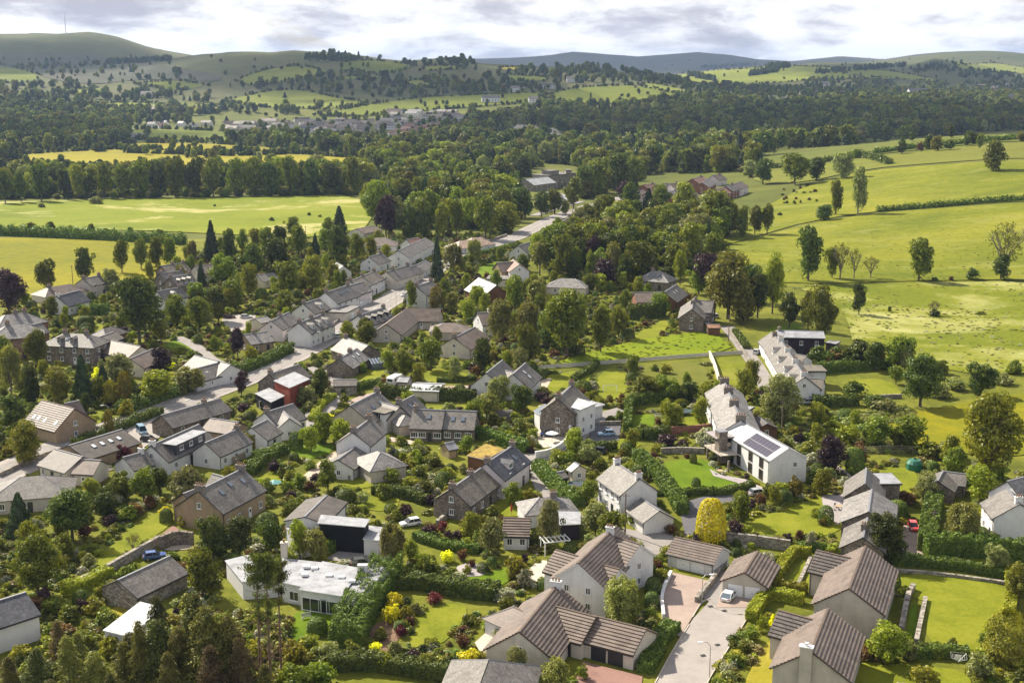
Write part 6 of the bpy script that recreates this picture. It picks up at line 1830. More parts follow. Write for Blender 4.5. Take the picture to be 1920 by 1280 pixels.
# ================================================================== hedges, walls, fences
for pts, w, h, leaf, lab in (
    ([(1448, 1098), (1470, 1062), (1490, 1038), (1518, 1044)], 1.6, 1.7, 'hedge_yellow', 'bright yellow green clipped hedge bending round the narrow lawn strips'),
    ([(1447, 1102), (1480, 1108), (1512, 1114)], 1.5, 1.6, 'hedge_yellow', 'short yellow green hedge closing the lower end of the lawn strips'),
    ([(1408, 1165), (1432, 1122), (1460, 1122), (1504, 1132)], 1.8, 1.7, 'hedge_yellow', 'L shaped yellow green hedge left of the bottom-edge tile house'),
    ([(1208, 1262), (1225, 1235), (1236, 1218)], 2.2, 1.6, 'hedge', 'lower clipped hedge along the wide drive beside the dark garage bays'),
    ([(1228, 1212), (1248, 1192), (1262, 1180)], 2.6, 1.7, 'hedge', 'upper clipped hedge along the wide drive below the willow'),
    ([(720, 1102), (780, 1098), (860, 1115), (935, 1122)], 3.0, 2.4, 'hedge', 'long dark hedge between the two curved lawns'),
    ([(615, 1255), (690, 1250), (770, 1262), (850, 1275)], 2.6, 2.2, 'hedge', 'dark hedge along the bottom edge under the garden beds'),
    ([(650, 1215), (668, 1170), (700, 1120), (730, 1085)], 5.0, 3.6, 'hedge', 'tall overgrown hedge right of the flat-roofed white bungalow'),
    ([(1735, 1042), (1800, 1040), (1870, 1043), (1930, 1052)], 2.6, 3.6, 'hedge', 'tall dark hedge under the right-edge white house'),
    ([(1738, 1035), (1744, 985), (1752, 950)], 3.2, 3.4, 'hedge', 'tall clipped hedge beside the red car'),
    ([(1672, 1055), (1740, 1062), (1810, 1068), (1890, 1085)], 1.8, 1.7, 'hedge', 'clipped hedge along the top of the large lawn'),
    ([(1893, 1085), (1898, 1120), (1890, 1165)], 1.6, 2.0, 'hedge_yellow', 'yellow hedge at the right edge of the large lawn'),
    ([(1690, 1230), (1750, 1228), (1815, 1232)], 2.0, 1.5, 'hedge', 'rounded hedge below the large lawn by the clothes dryer'),
    ([(1495, 1030), (1520, 1032), (1545, 1035)], 1.5, 1.4, 'hedge', 'short hedge under the stone wall above the lawn strips'),
    ([(1008, 880), (1030, 905), (1055, 932), (1085, 950)], 2.6, 2.2, 'hedge', 'thick hedge curving along the lane above the lane-bend bungalow'),
    ([(1195, 862), (1225, 890), (1260, 930), (1280, 965)], 2.4, 2.6, 'hedge', 'long hedge between the white farmhouse and the oval lawn'),
    ([(1262, 938), (1300, 925), (1350, 930), (1412, 915)], 1.5, 1.4, 'hedge', 'low curved hedge round the foot of the oval lawn'),
    ([(1176, 812), (1178, 780), (1180, 760), (1225, 755), (1250, 752)], 1.8, 2.6, 'hedge', 'tall hedge enclosing the small square lawn'),
    ([(1180, 820), (1215, 824), (1252, 818)], 2.0, 2.4, 'hedge', 'dark hedge at the foot of the small square lawn'),
    ([(1106, 842), (1130, 846), (1152, 840)], 1.8, 1.8, 'hedge', 'clipped hedge below the parked blue hatchback'),
    ([(718, 745), (780, 748), (840, 750), (892, 752)], 2.6, 3.0, 'hedge', 'long tall clipped hedge behind the skylit stone cottage'),
    ([(888, 818), (920, 825), (960, 840), (985, 848)], 2.4, 2.4, 'hedge', 'hedge right of the skylit stone cottage'),
    ([(820, 716), (860, 716), (892, 712)], 1.4, 1.2, 'hedge', 'low hedge above the pink path'),
    ([(640, 740), (680, 728), (705, 722)], 1.6, 1.6, 'hedge', 'hedge between side road and pink path'),
    ([(585, 790), (600, 765), (625, 745)], 1.8, 1.4, 'hedge_yellow', 'yellow hedge beside the side road'),
    ([(140, 838), (240, 800), (300, 775)], 2.2, 1.8, 'hedge', 'roadside hedge in front of the four-skylight tiled house'),
    ([(225, 778), (300, 752), (400, 718), (480, 690), (545, 660)], 2.6, 2.4, 'hedge', 'long roadside hedge below the sprawling grey-roofed bungalow'),
    ([(455, 845), (478, 838)], 4.2, 3.4, 'hedge_yellow', 'square block of yellow hedge beside the walled-terrace cottage'),
    ([(478, 865), (505, 860), (530, 848)], 3.0, 2.2, 'hedge', 'clipped hedge under the white bay cottage'),
    ([(470, 890), (490, 870), (515, 862)], 2.2, 2.0, 'hedge', 'clipped garden hedge above the skylit sandstone house'),
    ([(118, 1115), (160, 1105), (205, 1080)], 2.0, 2.0, 'hedge_yellow', 'golden topped hedge at the foot of the long left lawn'),
    ([(1178, 598), (1210, 596), (1242, 592)], 4.0, 4.6, 'hedge', 'very tall dark hedge in front of the long brick bungalow'),
    ([(1530, 700), (1580, 695), (1640, 692), (1668, 690)], 2.6, 2.6, 'hedge', 'upper hedge beside the lane cottages garden'),
    ([(1525, 762), (1560, 762), (1605, 758)], 3.0, 2.6, 'hedge', 'lower hedge beside the lane cottages garden'),
    ([(1378, 625), (1392, 645), (1400, 655)], 1.8, 1.6, 'hedge', 'hedge beside the top of the lane'),
    ([(150, 588), (180, 590), (205, 588)], 2.4, 3.2, 'hedge', 'dark square hedge above the topiary garden'),
    ([(50, 565), (75, 562), (98, 560)], 1.6, 1.4, 'hedge_yellow', 'yellow clipped hedge left of the dark-slate white house'),
    ([(860, 490), (900, 478), (960, 462)], 1.6, 1.4, 'hedge', 'hedge along the right of the upper street'),
    ([(700, 605), (728, 600)], 2.4, 2.4, 'hedge', 'dark hedge below the black-dormered cottage'),
    ([(800, 605), (820, 598), (832, 596)], 2.0, 1.6, 'hedge_yellow', 'yellow hedge beside the L-shaped tile bungalow'),
    ([(0, 441), (90, 444), (180, 449), (270, 455), (345, 458)], 5.0, 4.0, 'hedge', 'overgrown field hedge between the two left meadows'),
    ([(-140, 440), (-60, 440), (2, 441)], 5.0, 4.0, 'hedge', 'overgrown field hedge running out at the left edge'),
    ([(1645, 397), (1760, 388), (1860, 379), (1990, 373)], 3.0, 2.2, 'hedge', 'dark hedge crossing the right hillside'),
    ([(1448, 317), (1510, 311), (1560, 303), (1600, 296)], 4.0, 3.2, 'hedge', 'hedge below the dull upper hill field, left half'),
    ([(1640, 289), (1740, 276), (1840, 268), (1960, 258)], 4.0, 3.2, 'hedge', 'hedge below the dull upper hill field, right half'),
    ([(1608, 293), (1640, 300), (1668, 309)], 4.0, 3.2, 'hedge', 'short hedge dropping down the upper hillside'),
    ([(1075, 715), (1110, 695), (1118, 685)], 1.6, 1.4, 'hedge', 'loose hedge between the two centre lawns'),
    ([(590, 1040), (630, 1030), (650, 1015)], 2.0, 2.2, 'hedge', 'hedge beside the courtyard of the black-clad garage house'),
    ([(700, 925), (760, 930), (800, 945)], 2.4, 1.8, 'hedge', 'garden hedge below the slate pyramid pavilion'),
    ([(780, 1010), (840, 1030), (900, 1035)], 2.0, 1.4, 'hedge', 'low hedge above the island bed lawn'),
):
    hedge(pts, w, h, lab, leaf)
for pts, h, t, mat, lab in (
    ([(1325, 1015), (1400, 1020), (1480, 1032)], 1.9, 0.6, 'rubble', 'rubble stone wall behind the beige double garage'),
    ([(1306, 1130), (1330, 1100), (1362, 1058)], 1.0, 0.6, 'rubble', 'low rubble wall between the two pink drives'),
    ([(1244, 1160), (1240, 1125), (1248, 1098), (1258, 1078)], 0.8, 0.4, 'white', 'low white wall curving along the left pink drive'),
    ([(1004, 860), (1030, 856), (1055, 842), (1068, 825), (1070, 812)], 1.6, 0.4, 'white', 'curved white wall round the tall stone bend house terrace'),
    ([(1068, 822), (1088, 806), (1112, 784)], 3.0, 0.4, 'white', 'high white wall beside the lane below the tall stone bend house'),
    ([(1125, 798), (1163, 797)], 1.0, 0.4, 'rubble', 'stone wall behind the parked blue hatchback'),
    ([(1690, 1185), (1702, 1120), (1712, 1105)], 1.0, 0.7, 'rubble', 'left low garden wall beside the large lawn'),
    ([(1718, 1205), (1735, 1125)], 0.6, 0.6, 'rubble', 'right low garden wall at the edge of the large lawn'),
    ([(1680, 1072), (1760, 1078), (1890, 1096)], 0.5, 0.5, 'rubble', 'low wall along the top edge of the large lawn'),
    ([(1490, 1112), (1520, 1048)], 0.5, 0.5, 'rubble', 'narrow stone kerb wall between the lawn strips'),
    ([(688, 548), (720, 532), (745, 518)], 2.2, 0.5, 'brick', 'brick wall along the street below the brown slate terrace'),
    ([(640, 598), (662, 585), (690, 568)], 1.8, 0.4, 'white', 'white garden wall along the street'),
    ([(605, 622), (628, 608), (640, 600)], 0.9, 0.5, 'rubble', 'low stone wall in front of the white dormered terrace'),
    ([(745, 525), (765, 514), (790, 502)], 1.6, 0.5, 'rubble', 'stone wall on the bend of the street'),
    ([(130, 1110), (185, 1085), (250, 1048), (300, 1020)], 1.6, 0.6, 'rubble', 'long stone wall below the left lawn'),
    ([(302, 1030), (330, 1018), (362, 1022)], 2.4, 0.6, 'stone', 'tall stone wall with gateway near the red patio'),
    ([(1250, 815), (1300, 812), (1340, 808)], 1.8, 0.4, 'brick', 'red brick wall by the raised beds'),
    ([(1240, 850), (1280, 848), (1320, 850)], 1.2, 0.5, 'rubble', 'rubble terrace wall above the oval lawn'),
    ([(1330, 668), (1340, 690), (1347, 716)], 1.6, 0.4, 'cream', 'pale wall running up to the long slate row'),
    ([(1640, 748), (1690, 746)], 1.0, 0.4, 'rubble', 'low wall at the foot of the lane cottages garden'),
    ([(1366, 622), (1385, 650), (1408, 685)], 1.1, 0.5, 'rubble', 'stone wall along the left of the lane'),
    ([(655, 900), (675, 872), (700, 850)], 1.0, 0.5, 'rubble', 'stone wall beside the white gravel-court house'),
    ([(1570, 880), (1595, 900), (1600, 920)], 0.8, 0.5, 'rubble', 'low wall beside the stepped slate house patio'),
    ([(820, 985), (838, 970), (850, 955)], 1.0, 0.6, 'rubble', 'old wall left of the stone and pink cottage'),
    ([(0, 895), (60, 866), (110, 848)], 1.0, 0.4, 'rubble', 'roadside wall at the lower left'),
    ([(1840, 905), (1848, 950), (1856, 1000)], 1.2, 0.3, 'pale_timber', 'terrace parapet of the right-edge white house'),
    ([(860, 474), (905, 458), (950, 443)], 1.2, 0.5, 'rubble', 'stone wall along the upper street'),
):
    garden_wall(pts, h, t, lab, mat)
fence([(1000, 693), (1100, 686), (1200, 678), (1300, 670), (1392, 664)], 1.2, 'long timber fence below the bright paddock', 'fence_pale', gap=3.0)
fence([(190, 1085), (240, 1052), (290, 1025)], 1.5, 'pale slatted fence along the left lawn wall', 'fence_pale', panel=False)
fence([(430, 872), (455, 862), (470, 852)], 1.6, 'brown panel fence beside the yellow hedge block')
fence([(1620, 850), (1680, 846), (1720, 850)], 1.6, 'thin fence behind the right garden lawn', panel=False)
fence([(130, 880), (165, 884), (210, 880)], 1.2, 'low rail fence round the slab courtyard', 'fence_pale', panel=False)

# ================================================================== cars
car(1367, 1121, 62, (0.80, 0.80, 0.80), 'white coupe parked in front of the beige double garage', 'coupe', 4.7, 1.95, 1.35)
car(1232, 993, 214, (0.50, 0.50, 0.51), 'silver estate car beside the white farmhouse lean-to', 'hatch', 4.5, 1.8, 1.5)
car(1712, 992, 262, (0.55, 0.012, 0.012), 'small red car on the drive beside the tall hedge', 'hatch', 3.9, 1.7, 1.4)
car(1137, 817, 190, (0.24, 0.42, 0.62), 'pale blue hatchback parked below the stone wall', 'hatch', 4.1, 1.75, 1.5)
car(1120, 849, 160, (0.03, 0.035, 0.045), 'dark car half hidden behind the clipped hedge', 'hatch', 4.3, 1.75, 1.45)
car(1032, 806, 185, (0.68, 0.70, 0.72), 'white car on the terrace of the tall stone bend house', 'hatch', 4.2, 1.75, 1.45)
car(1028, 818, 185, (0.02, 0.03, 0.10), 'navy blue car on the terrace of the tall stone bend house', 'hatch', 4.0, 1.7, 1.4)
car(266, 812, 300, (0.17, 0.28, 0.38), 'blue van parked beside the road near the dark felt-roofed hall', 'van', 4.6, 1.85, 1.9)
car(280, 828, 345, (0.02, 0.02, 0.024), 'black car parked beside the blue van', 'hatch', 4.3, 1.78, 1.45)
car(637, 633, 25, (0.55, 0.55, 0.53), 'light grey car parked on the street by the pale roadside cottages', 'hatch', 4.3, 1.75, 1.45)
car(760, 556, 215, (0.6, 0.6, 0.6), 'white car parked beside the white roadside house', 'hatch', 4.2, 1.75, 1.45)
car(628, 596, 20, (0.48, 0.49, 0.5), 'silver car beside the flat pale roofed garage', 'hatch', 4.2, 1.75, 1.45)
car(1418, 663, 70, (0.60, 0.60, 0.60), 'silver car parked on the right side of the lane', 'hatch', 4.3, 1.78, 1.5)
car(1411, 694, 250, (0.35, 0.42, 0.5), 'blue grey car tucked on the left of the lane', 'hatch', 4.1, 1.75, 1.45)
car(1512, 757, 185, (0.45, 0.47, 0.5), 'silver car below the end white lane cottage', 'hatch', 4.4, 1.78, 1.45)
car(1104, 405, 20, (0.7, 0.7, 0.7), 'white car on the upper street', 'hatch', 4.3, 1.78, 1.5)
car(430, 597, 10, (0.07, 0.008, 0.01), 'dark red car in the left courtyard', 'hatch', 4.2, 1.75, 1.45)
car(462, 597, 10, (0.6, 0.6, 0.6), 'white car in the left courtyard', 'hatch', 4.2, 1.75, 1.45)
car(1340, 595, 100, (0.6, 0.6, 0.6), 'white car beside the ivy-clad stone house', 'hatch', 4.2, 1.75, 1.45)
car(680, 1060, 15, (0.09, 0.09, 0.09), 'dark car in the courtyard behind the flat-roofed white bungalow', 'hatch', 4.2, 1.75, 1.45)
car(290, 1047, 20, (0.05, 0.10, 0.30), 'blue car between stone wall and slate outbuilding', 'hatch', 4.0, 1.7, 1.4)
car(770, 985, 205, (0.7, 0.7, 0.7), 'white car half hidden in the shrubs', 'hatch', 4.2, 1.75, 1.45)
car(1422, 928, 20, (0.35, 0.36, 0.37), 'grey car at the end of the dark drive by the solar-roofed house', 'hatch', 4.2, 1.75, 1.45)

# ================================================================== garden things
plain('steel', (0.42, 0.43, 0.44), 0.4, 0.1, metal=0.7); plain('green_paint', (0.02, 0.14, 0.09), 0.5, 0.15); plain('blue_mat', (0.03, 0.04, 0.06), 0.7, 0.1)
plain('teal', (0.10, 0.30, 0.28), 0.6, 0.1); plain('red_cloth', (0.42, 0.012, 0.02), 0.8, 0.1); plain('white_cloth', (0.72, 0.70, 0.66), 0.8, 0.08); plain('pole_wood', (0.16, 0.12, 0.085), 0.9, 0.3)
def prop(name, u, v, rz=0.0):
    p = px(u, v); PAVED.append([(p.x + a, p.y + b) for a, b in ((-1.5, -4), (1.5, -4), (1.5, 1.5), (-1.5, 1.5))]); return empty(name, (p.x, p.y, p.z + 0.04), rz)
def street_lamp(u, v, h, rz, lab):
    r = prop('street_lamp', u, v, rz)
    b = MB(); b.tube((0, 0, -0.2), (0, 0, h * 0.9), 0.075, 0.05, 8); b.tube((0, 0, h * 0.9), (-0.5, 0, h), 0.05, 0.045, 8); b.tube((-0.5, 0, h), (-1.1, 0, h + 0.03), 0.045, 0.04, 8); b.build('post', ['steel'], r)
    b = MB(); b.box((-1.4, 0, h + 0.02), (0.7, 0.26, 0.14)); b.build('lamp_head', ['trim_white'], r); tag(r, lab, 'lamp')
street_lamp(1330, 1272, 5.5, 0.0, 'street lamp beside the wide drive at the bottom')
street_lamp(1316, 1132, 5.0, math.pi, 'street lamp at the end of the rubble wall between the drives')
street_lamp(1029, 875, 5.0, 0.0, 'street lamp at the lane bend')
street_lamp(400, 738, 6.0, 0.4, 'street lamp on the main road by the roadside hedge')
street_lamp(206, 805, 6.0, 0.4, 'street lamp near the road hedge of the four-skylight tiled house')
street_lamp(607, 658, 6.0, 0.4, 'street lamp by the pale roadside cottages')
street_lamp(743, 575, 6.0, 0.4, 'street lamp on the street opposite the brown slate terrace')
def power_pole(u, v, h, lab):
    r = prop('utility_pole', u, v)
    b = MB(); b.tube((0, 0, -0.3), (0, 0, h), 0.16, 0.11, 8); b.build('pole', ['pole_wood'], r)
    b = MB(); b.box((0, 0, h - 0.5), (1.4, 0.1, 0.12)); b.build('crossarm', ['pole_wood'], r); tag(r, lab, 'pole')
power_pole(1172, 1002, 8.0, 'wooden utility pole behind the cross-gabled white house')
power_pole(1465, 820, 9.0, 'wooden utility pole beside the long slate row')
power_pole(1366, 640, 8.5, 'wooden utility pole at the top of the lane')
power_pole(1749, 1005, 5.0, 'short wooden pole standing in the tall clipped hedge')
power_pole(574, 458, 9.0, 'wooden pole at the edge of the pale meadow')
power_pole(137, 535, 8.0, 'wooden pole at the corner of the yellow field')
def trampoline(u, v, lab):
    r = prop('trampoline', u, v)
    ring = [(1.8 * math.cos(t), 1.8 * math.sin(t)) for t in np.linspace(0, 2 * math.pi, 20, endpoint=False)]
    b = MB(); b.prism(ring, 0.82, 0.86); b.build('mat', ['blue_mat'], r)
    b = MB()
    for i in range(20): b.tube((*ring[i], 0.86), (*ring[(i + 1) % 20], 0.86), 0.12, 0.12, 5)
    b.build('padding', ['green_paint'], r)
    for k in range(4):
        a = k * math.pi / 2 + 0.4; b = MB(); b.tube((1.6 * math.cos(a), 1.6 * math.sin(a), 0), (1.6 * math.cos(a), 1.6 * math.sin(a), 0.85), 0.03, 0.03, 5); b.build('leg', ['steel'], r)
    tag(r, lab, 'trampoline')
trampoline(1283, 777, 'round trampoline with green rim beside the long slate row')
trampoline(1080, 915, 'round trampoline on the small lawn by the pale shed')
def goal(u, v):
    r = prop('football_goal', u, v, 0.1)
    b = MB()
    for a, c in (((-1.8, 0, 0), (-1.8, 0, 1.9)), ((1.8, 0, 0), (1.8, 0, 1.9)), ((-1.8, 0, 1.9), (1.8, 0, 1.9))): b.tube(a, c, 0.08, 0.08, 6)
    b.build('frame', ['trim_white'], r)
    b = MB()
    for x in (-1.8, 1.8): b.tube((x, 0, 1.9), (x, 1.0, 0.05), 0.03, 0.03, 5)
    b.tube((-1.8, 1.0, 0.05), (1.8, 1.0, 0.05), 0.03, 0.03, 5)
    for k in range(1, 8): b.tube((-1.8 + k * 0.45, 0, 1.9), (-1.8 + k * 0.45, 1.0, 0.05), 0.012, 0.012, 4)
    b.build('net', ['white_cloth'], r); tag(r, 'white football goal on the centre lawn', 'goal')
goal(1144, 735)
def swing():
    r = prop('play_frame', 1172, 698, 0.2)
    for x in (-1.8, 0.6):
        b = MB(); b.tube((x, -0.8, 0), (x, 0, 2.3), 0.06, 0.06, 6); b.tube((x, 0.8, 0), (x, 0, 2.3), 0.06, 0.06, 6); b.build('leg_frame', ['pole_wood'], r)
    b = MB(); b.tube((-1.9, 0, 2.3), (1.6, 0, 2.3), 0.07, 0.07, 6); b.build('crossbeam', ['pole_wood'], r)
    for x in (-1.2, -0.3):
        b = MB(); b.tube((x - 0.2, 0, 2.3), (x - 0.2, 0, 0.6), 0.015, 0.015, 4); b.tube((x + 0.2, 0, 2.3), (x + 0.2, 0, 0.6), 0.015, 0.015, 4); b.box((x, 0, 0.58), (0.5, 0.25, 0.06)); b.build('swing_seat', ['blue_mat'], r)
    b = MB(); b.box((1.6, 0, 0.75), (1.3, 1.3, 1.5)); b.build('tower', ['pale_timber'], r)
    b = MB()
    for k, (x, y) in enumerate(((1.6, 0),)): b.poly([(0.85, -0.75, 2.2), (2.35, -0.75, 2.2), (1.6, -0.75, 3.0)]); b.poly([(0.85, 0.75, 2.2), (1.6, 0.75, 3.0), (2.35, 0.75, 2.2)]); b.poly([(0.85, -0.75, 2.2), (1.6, -0.75, 3.0), (1.6, 0.75, 3.0), (0.85, 0.75, 2.2)]); b.poly([(2.35, -0.75, 2.2), (2.35, 0.75, 2.2), (1.6, 0.75, 3.0), (1.6, -0.75, 3.0)])
    b.build('tower_roof', ['teal'], r)
    for x in (0.98, 2.22):
        for y in (-0.62, 0.62):
            b = MB(); b.box((x, y, 1.8), (0.08, 0.08, 0.9)); b.build('post', ['pole_wood'], r)
    tag(r, 'wooden play frame with swings and teal roofed tower', 'play frame')
swing()
def caravan():
    r = prop('caravan', 741, 721, math.radians(65))
    b = MB()
    prof = [(-2.6, 0.55), (2.4, 0.55), (2.75, 1.2), (2.55, 2.3), (2.0, 2.6), (-2.1, 2.6), (-2.7, 2.3), (-2.8, 1.2)]
    n = len(prof)
    for i in range(n):
        a, c = prof[i], prof[(i + 1) % n]; b.poly([(a[0], -1.1, a[1]), (c[0], -1.1, c[1]), (c[0], 1.1, c[1]), (a[0], 1.1, a[1])])
    b.poly([(p[0], -1.1, p[1]) for p in prof]); b.poly([(p[0], 1.1, p[1]) for p in prof[::-1]])
    b.build('body', ['trim_white'], r)
    for y in (-1, 1):
        for x in (-1.6, 0.2, 1.7):
            b = MB(); b.box((x, y * 1.11, 1.75), (0.9, 0.04, 0.6)); b.build('window', ['glass'], r)
        b = MB(); b.tube((-0.2, y * 0.95, 0.33), (-0.2, y * 1.12, 0.33), 0.33, 0.33, 12); b.build('wheel', ['tyre'], r)
    b = MB(); b.box((-2.82, 0, 1.75), (0.06, 1.5, 0.6)); b.build('window', ['glass'], r)
    b = MB(); b.tube((2.6, 0, 0.5), (3.8, 0, 0.45), 0.06, 0.05, 6); b.build('drawbar', ['steel'], r)
    tag(r, 'white touring caravan parked on the centre lawn', 'caravan')
caravan()
def pod():
    r = prop('garden_pod', 944, 788, 0.1)
    b = MB(); pts = [(1.9 * math.cos(t), 0.1 + 2.5 * math.sin(t)) for t in np.linspace(0, math.pi, 13)]
    for i in range(12):
        a, c = pts[i], pts[i + 1]; b.poly([(-2.2, a[0], a[1]), (2.2, a[0], a[1]), (2.2, c[0], c[1]), (-2.2, c[0], c[1])], [(0, i * 0.5), (4.4, i * 0.5), (4.4, i * 0.5 + 0.5), (0, i * 0.5 + 0.5)])
    b.build('shell', ['felt'], r)
    for x in (-2.1, 2.1):
        b = MB(); b.poly([(x, p[0] * 0.97, p[1] * 0.97) for p in pts]); b.build('end_wall', ['pale_timber'], r)
    tag(r, 'arched timber garden pod beyond the skylit stone cottage', 'garden pod')
pod()
def dryer(u, v):
    r = prop('clothes_dryer', u, v, 0.5)
    b = MB(); b.tube((0, 0, 0), (0, 0, 1.9), 0.03, 0.03, 6); b.build('mast', ['steel'], r)
    for k in range(4):
        a = k * math.pi / 2; b = MB(); b.tube((0, 0, 1.0), (1.5 * math.cos(a), 1.5 * math.sin(a), 1.9), 0.03, 0.02, 5); b.build('arm', ['steel'], r)
    b = MB()
    for s in (0.5, 0.75, 1.0):
        for k in range(4):
            a = k * math.pi / 2; c = a + math.pi / 2
            b.tube((1.5 * s * math.cos(a), 1.5 * s * math.sin(a), 1 + 0.9 * s), (1.5 * s * math.cos(c), 1.5 * s * math.sin(c), 1 + 0.9 * s), 0.012, 0.012, 4)
    b.build('line', ['white_cloth'], r)
    b = MB(); b.box((0.5, 0.55, 1.35), (0.9, 0.03, 0.7), 0, 2.3); b.build('laundry', ['white_cloth'], r)
    tag(r, 'rotary clothes dryer below the large lawn', 'clothes dryer')
dryer(1796, 1252)
def parasol(u, v, lab, mat, open_=False):
    r = prop('parasol', u, v)
    b = MB(); b.tube((0, 0, 0), (0, 0, 2.4), 0.03, 0.03, 6); b.build('pole', ['pole_wood'], r)
    b = MB()
    if open_:
        for k in range(8):
            a, c = k * math.pi / 4, (k + 1) * math.pi / 4
            b.poly([(1.5 * math.cos(a), 1.5 * math.sin(a), 2.0), (1.5 * math.cos(c), 1.5 * math.sin(c), 2.0), (0, 0, 2.6)])
    else:
        b.tube((0, 0, 0.9), (0, 0, 1.6), 0.20, 0.16, 8); b.tube((0, 0, 1.6), (0, 0, 2.5), 0.16, 0.03, 8)
    b.build('canopy', [mat], r); tag(r, lab, 'parasol')
parasol(959, 966, 'left of two closed red parasols on the lawn', 'red_cloth')
parasol(993, 969, 'right of two closed red parasols on the lawn', 'red_cloth')
parasol(1035, 828, 'open pale parasol on the stone bend house terrace', 'white_cloth', True)
parasol(515, 922, 'open teal parasol above the sandstone house', 'teal', True)
def bench(u, v, rz, lab):
    r = prop('garden_bench', u, v, rz)
    for k in range(3):
        b = MB(); b.box((0, -0.2 + k * 0.16, 0.45), (1.6, 0.13, 0.05)); b.build('slat', ['fence_pale'], r)
    b = MB(); b.box((0, 0.25, 0.75), (1.6, 0.05, 0.4)); b.build('backrest', ['fence_pale'], r)
    for x in (-0.7, 0.7):
        b = MB(); b.box((x, 0, 0.22), (0.08, 0.5, 0.45)); b.build('leg', ['fence_pale'], r)
    tag(r, lab, 'bench')
bench(575, 1160, 0.5, 'pale garden bench on the lawn of the flat-roofed bungalow')
bench(505, 1052, 0.2, 'white bench by the clipped garden')
bench(1234, 782, 0.0, 'white garden bench on the small square lawn')
def table_set(u, v, lab):
    r = prop('patio_table', u, v)
    b = MB(); b.prism([(0.7 * math.cos(t), 0.7 * math.sin(t)) for t in np.linspace(0, 2 * math.pi, 14, endpoint=False)], 0.70, 0.76); b.build('top', ['pale_timber'], r)
    b = MB(); b.tube((0, 0, 0), (0, 0, 0.7), 0.06, 0.06, 6); b.build('leg', ['steel'], r); tag(r, lab, 'table')
    for k in range(4):
        a = k * math.pi / 2 + 0.3
        c = empty('patio_chair', Vector(r.location) + Vector((1.15 * math.cos(a), 1.15 * math.sin(a), 0)), a + math.pi / 2)
        b = MB(); b.box((0, 0, 0.43), (0.45, 0.45, 0.05)); b.build('seat', ['fence_pale'], c)
        b = MB(); b.box((0, -0.2, 0.68), (0.45, 0.04, 0.45)); b.build('backrest', ['fence_pale'], c)
        for sx in (-0.18, 0.18):
            for sy in (-0.18, 0.18):
                b = MB(); b.box((sx, sy, 0.21), (0.04, 0.04, 0.42)); b.build('leg', ['steel'], c)
        tag(c, 'pale chair pulled up to the ' + lab, 'chair', 'chairs at the ' + lab)
table_set(1572, 955, 'round timber table on the grey slate patio')
table_set(1350, 888, 'round timber table outside the solar-roofed house')
def bins(lst, lab):
    for i, (u, v, m) in enumerate(lst):
        r = prop('wheelie_bin', u, v)
        b = MB(); b.box((0, 0, 0.5), (0.55, 0.65, 1.0)); b.build('bin_body', [m], r)
        b = MB(); b.box((0, 0, 1.04), (0.6, 0.72, 0.08)); b.build('lid', [m], r)
        for sx in (-0.25, 0.25):
            b = MB(); b.tube((sx - 0.03, 0.3, 0.1), (sx + 0.03, 0.3, 0.1), 0.1, 0.1, 8); b.build('wheel', ['tyre'], r)
        tag(r, lab[i], 'bin')
bins([(1478, 902 + 0, 'trim_dark'), (680, 893, 'red_cloth'), (688, 894, 'trim_dark'), (695, 894, 'trim_dark')],
     ['dark wheelie bin by the solar-roofed house gable', 'red wheelie bin on the pavilion lawn', 'dark wheelie bin beside the red bin', 'dark wheelie bin right of the other two'])
def pergola():
    r = prop('pergola', 1040, 1036, 0.3)
    for x in (-2.2, 2.2):
        for y in (-1.2, 1.2):
            b = MB(); b.box((x, y, 1.2), (0.14, 0.14, 2.5)); b.build('post', ['trim_white'], r)
    for y in (-1.2, 1.2):
        b = MB(); b.box((0, y, 2.5), (5.0, 0.1, 0.2)); b.build('beam', ['trim_white'], r)
    for k in range(7):
        b = MB(); b.box((-2.3 + k * 0.77, 0, 2.68), (0.1, 3.2, 0.16)); b.build('rafter', ['trim_white'], r)
    tag(r, 'white timber pergola beside the cross-gabled white house', 'pergola')
pergola()
def tank():
    r = prop('oil_tank', 1714, 880)
    b = MB()
    for k in range(12):
        a, c = k * math.pi / 6, (k + 1) * math.pi / 6
        for (r0, z0), (r1, z1) in (((1.7, 0), (1.7, 1.4)), ((1.7, 1.4), (1.2, 2.1)), ((1.2, 2.1), (0.05, 2.4))):
            b.poly([(r0 * math.cos(a), r0 * math.sin(a), z0), (r0 * math.cos(c), r0 * math.sin(c), z0), (r1 * math.cos(c), r1 * math.sin(c), z1), (r1 * math.cos(a), r1 * math.sin(a), z1)])
    b.build('tank_body', ['green_paint'], r); b = MB(); b.tube((0, 0, 2.3), (0, 0, 2.6), 0.25, 0.25, 10); b.build('cap', ['trim_dark'], r)
    tag(r, 'dark green plastic oil tank at the end of the right lawn', 'tank')
tank()
def greenhouse():
    r = prop('greenhouse', 718, 690, 0.5)
    b = MB(); b.box((0, 0, 0.9), (7.5, 2.4, 1.8)); b.build('glazed_wall', ['glass_sky'], r)
    b = MB(); b.poly([(-3.75, -1.2, 1.8), (3.75, -1.2, 1.8), (3.75, 1.2, 2.9), (-3.75, 1.2, 2.9)]); b.build('glazed_roof', ['glass_sky'], r)
    for k in range(9):
        b = MB(); b.tube((-3.75 + k * 0.94, -1.2, 1.84), (-3.75 + k * 0.94, 1.2, 2.94), 0.05, 0.05, 4); b.build('glazing_bar', ['trim_white'], r)
    tag(r, 'long lean-to greenhouse with white glazing bars', 'greenhouse')
greenhouse()
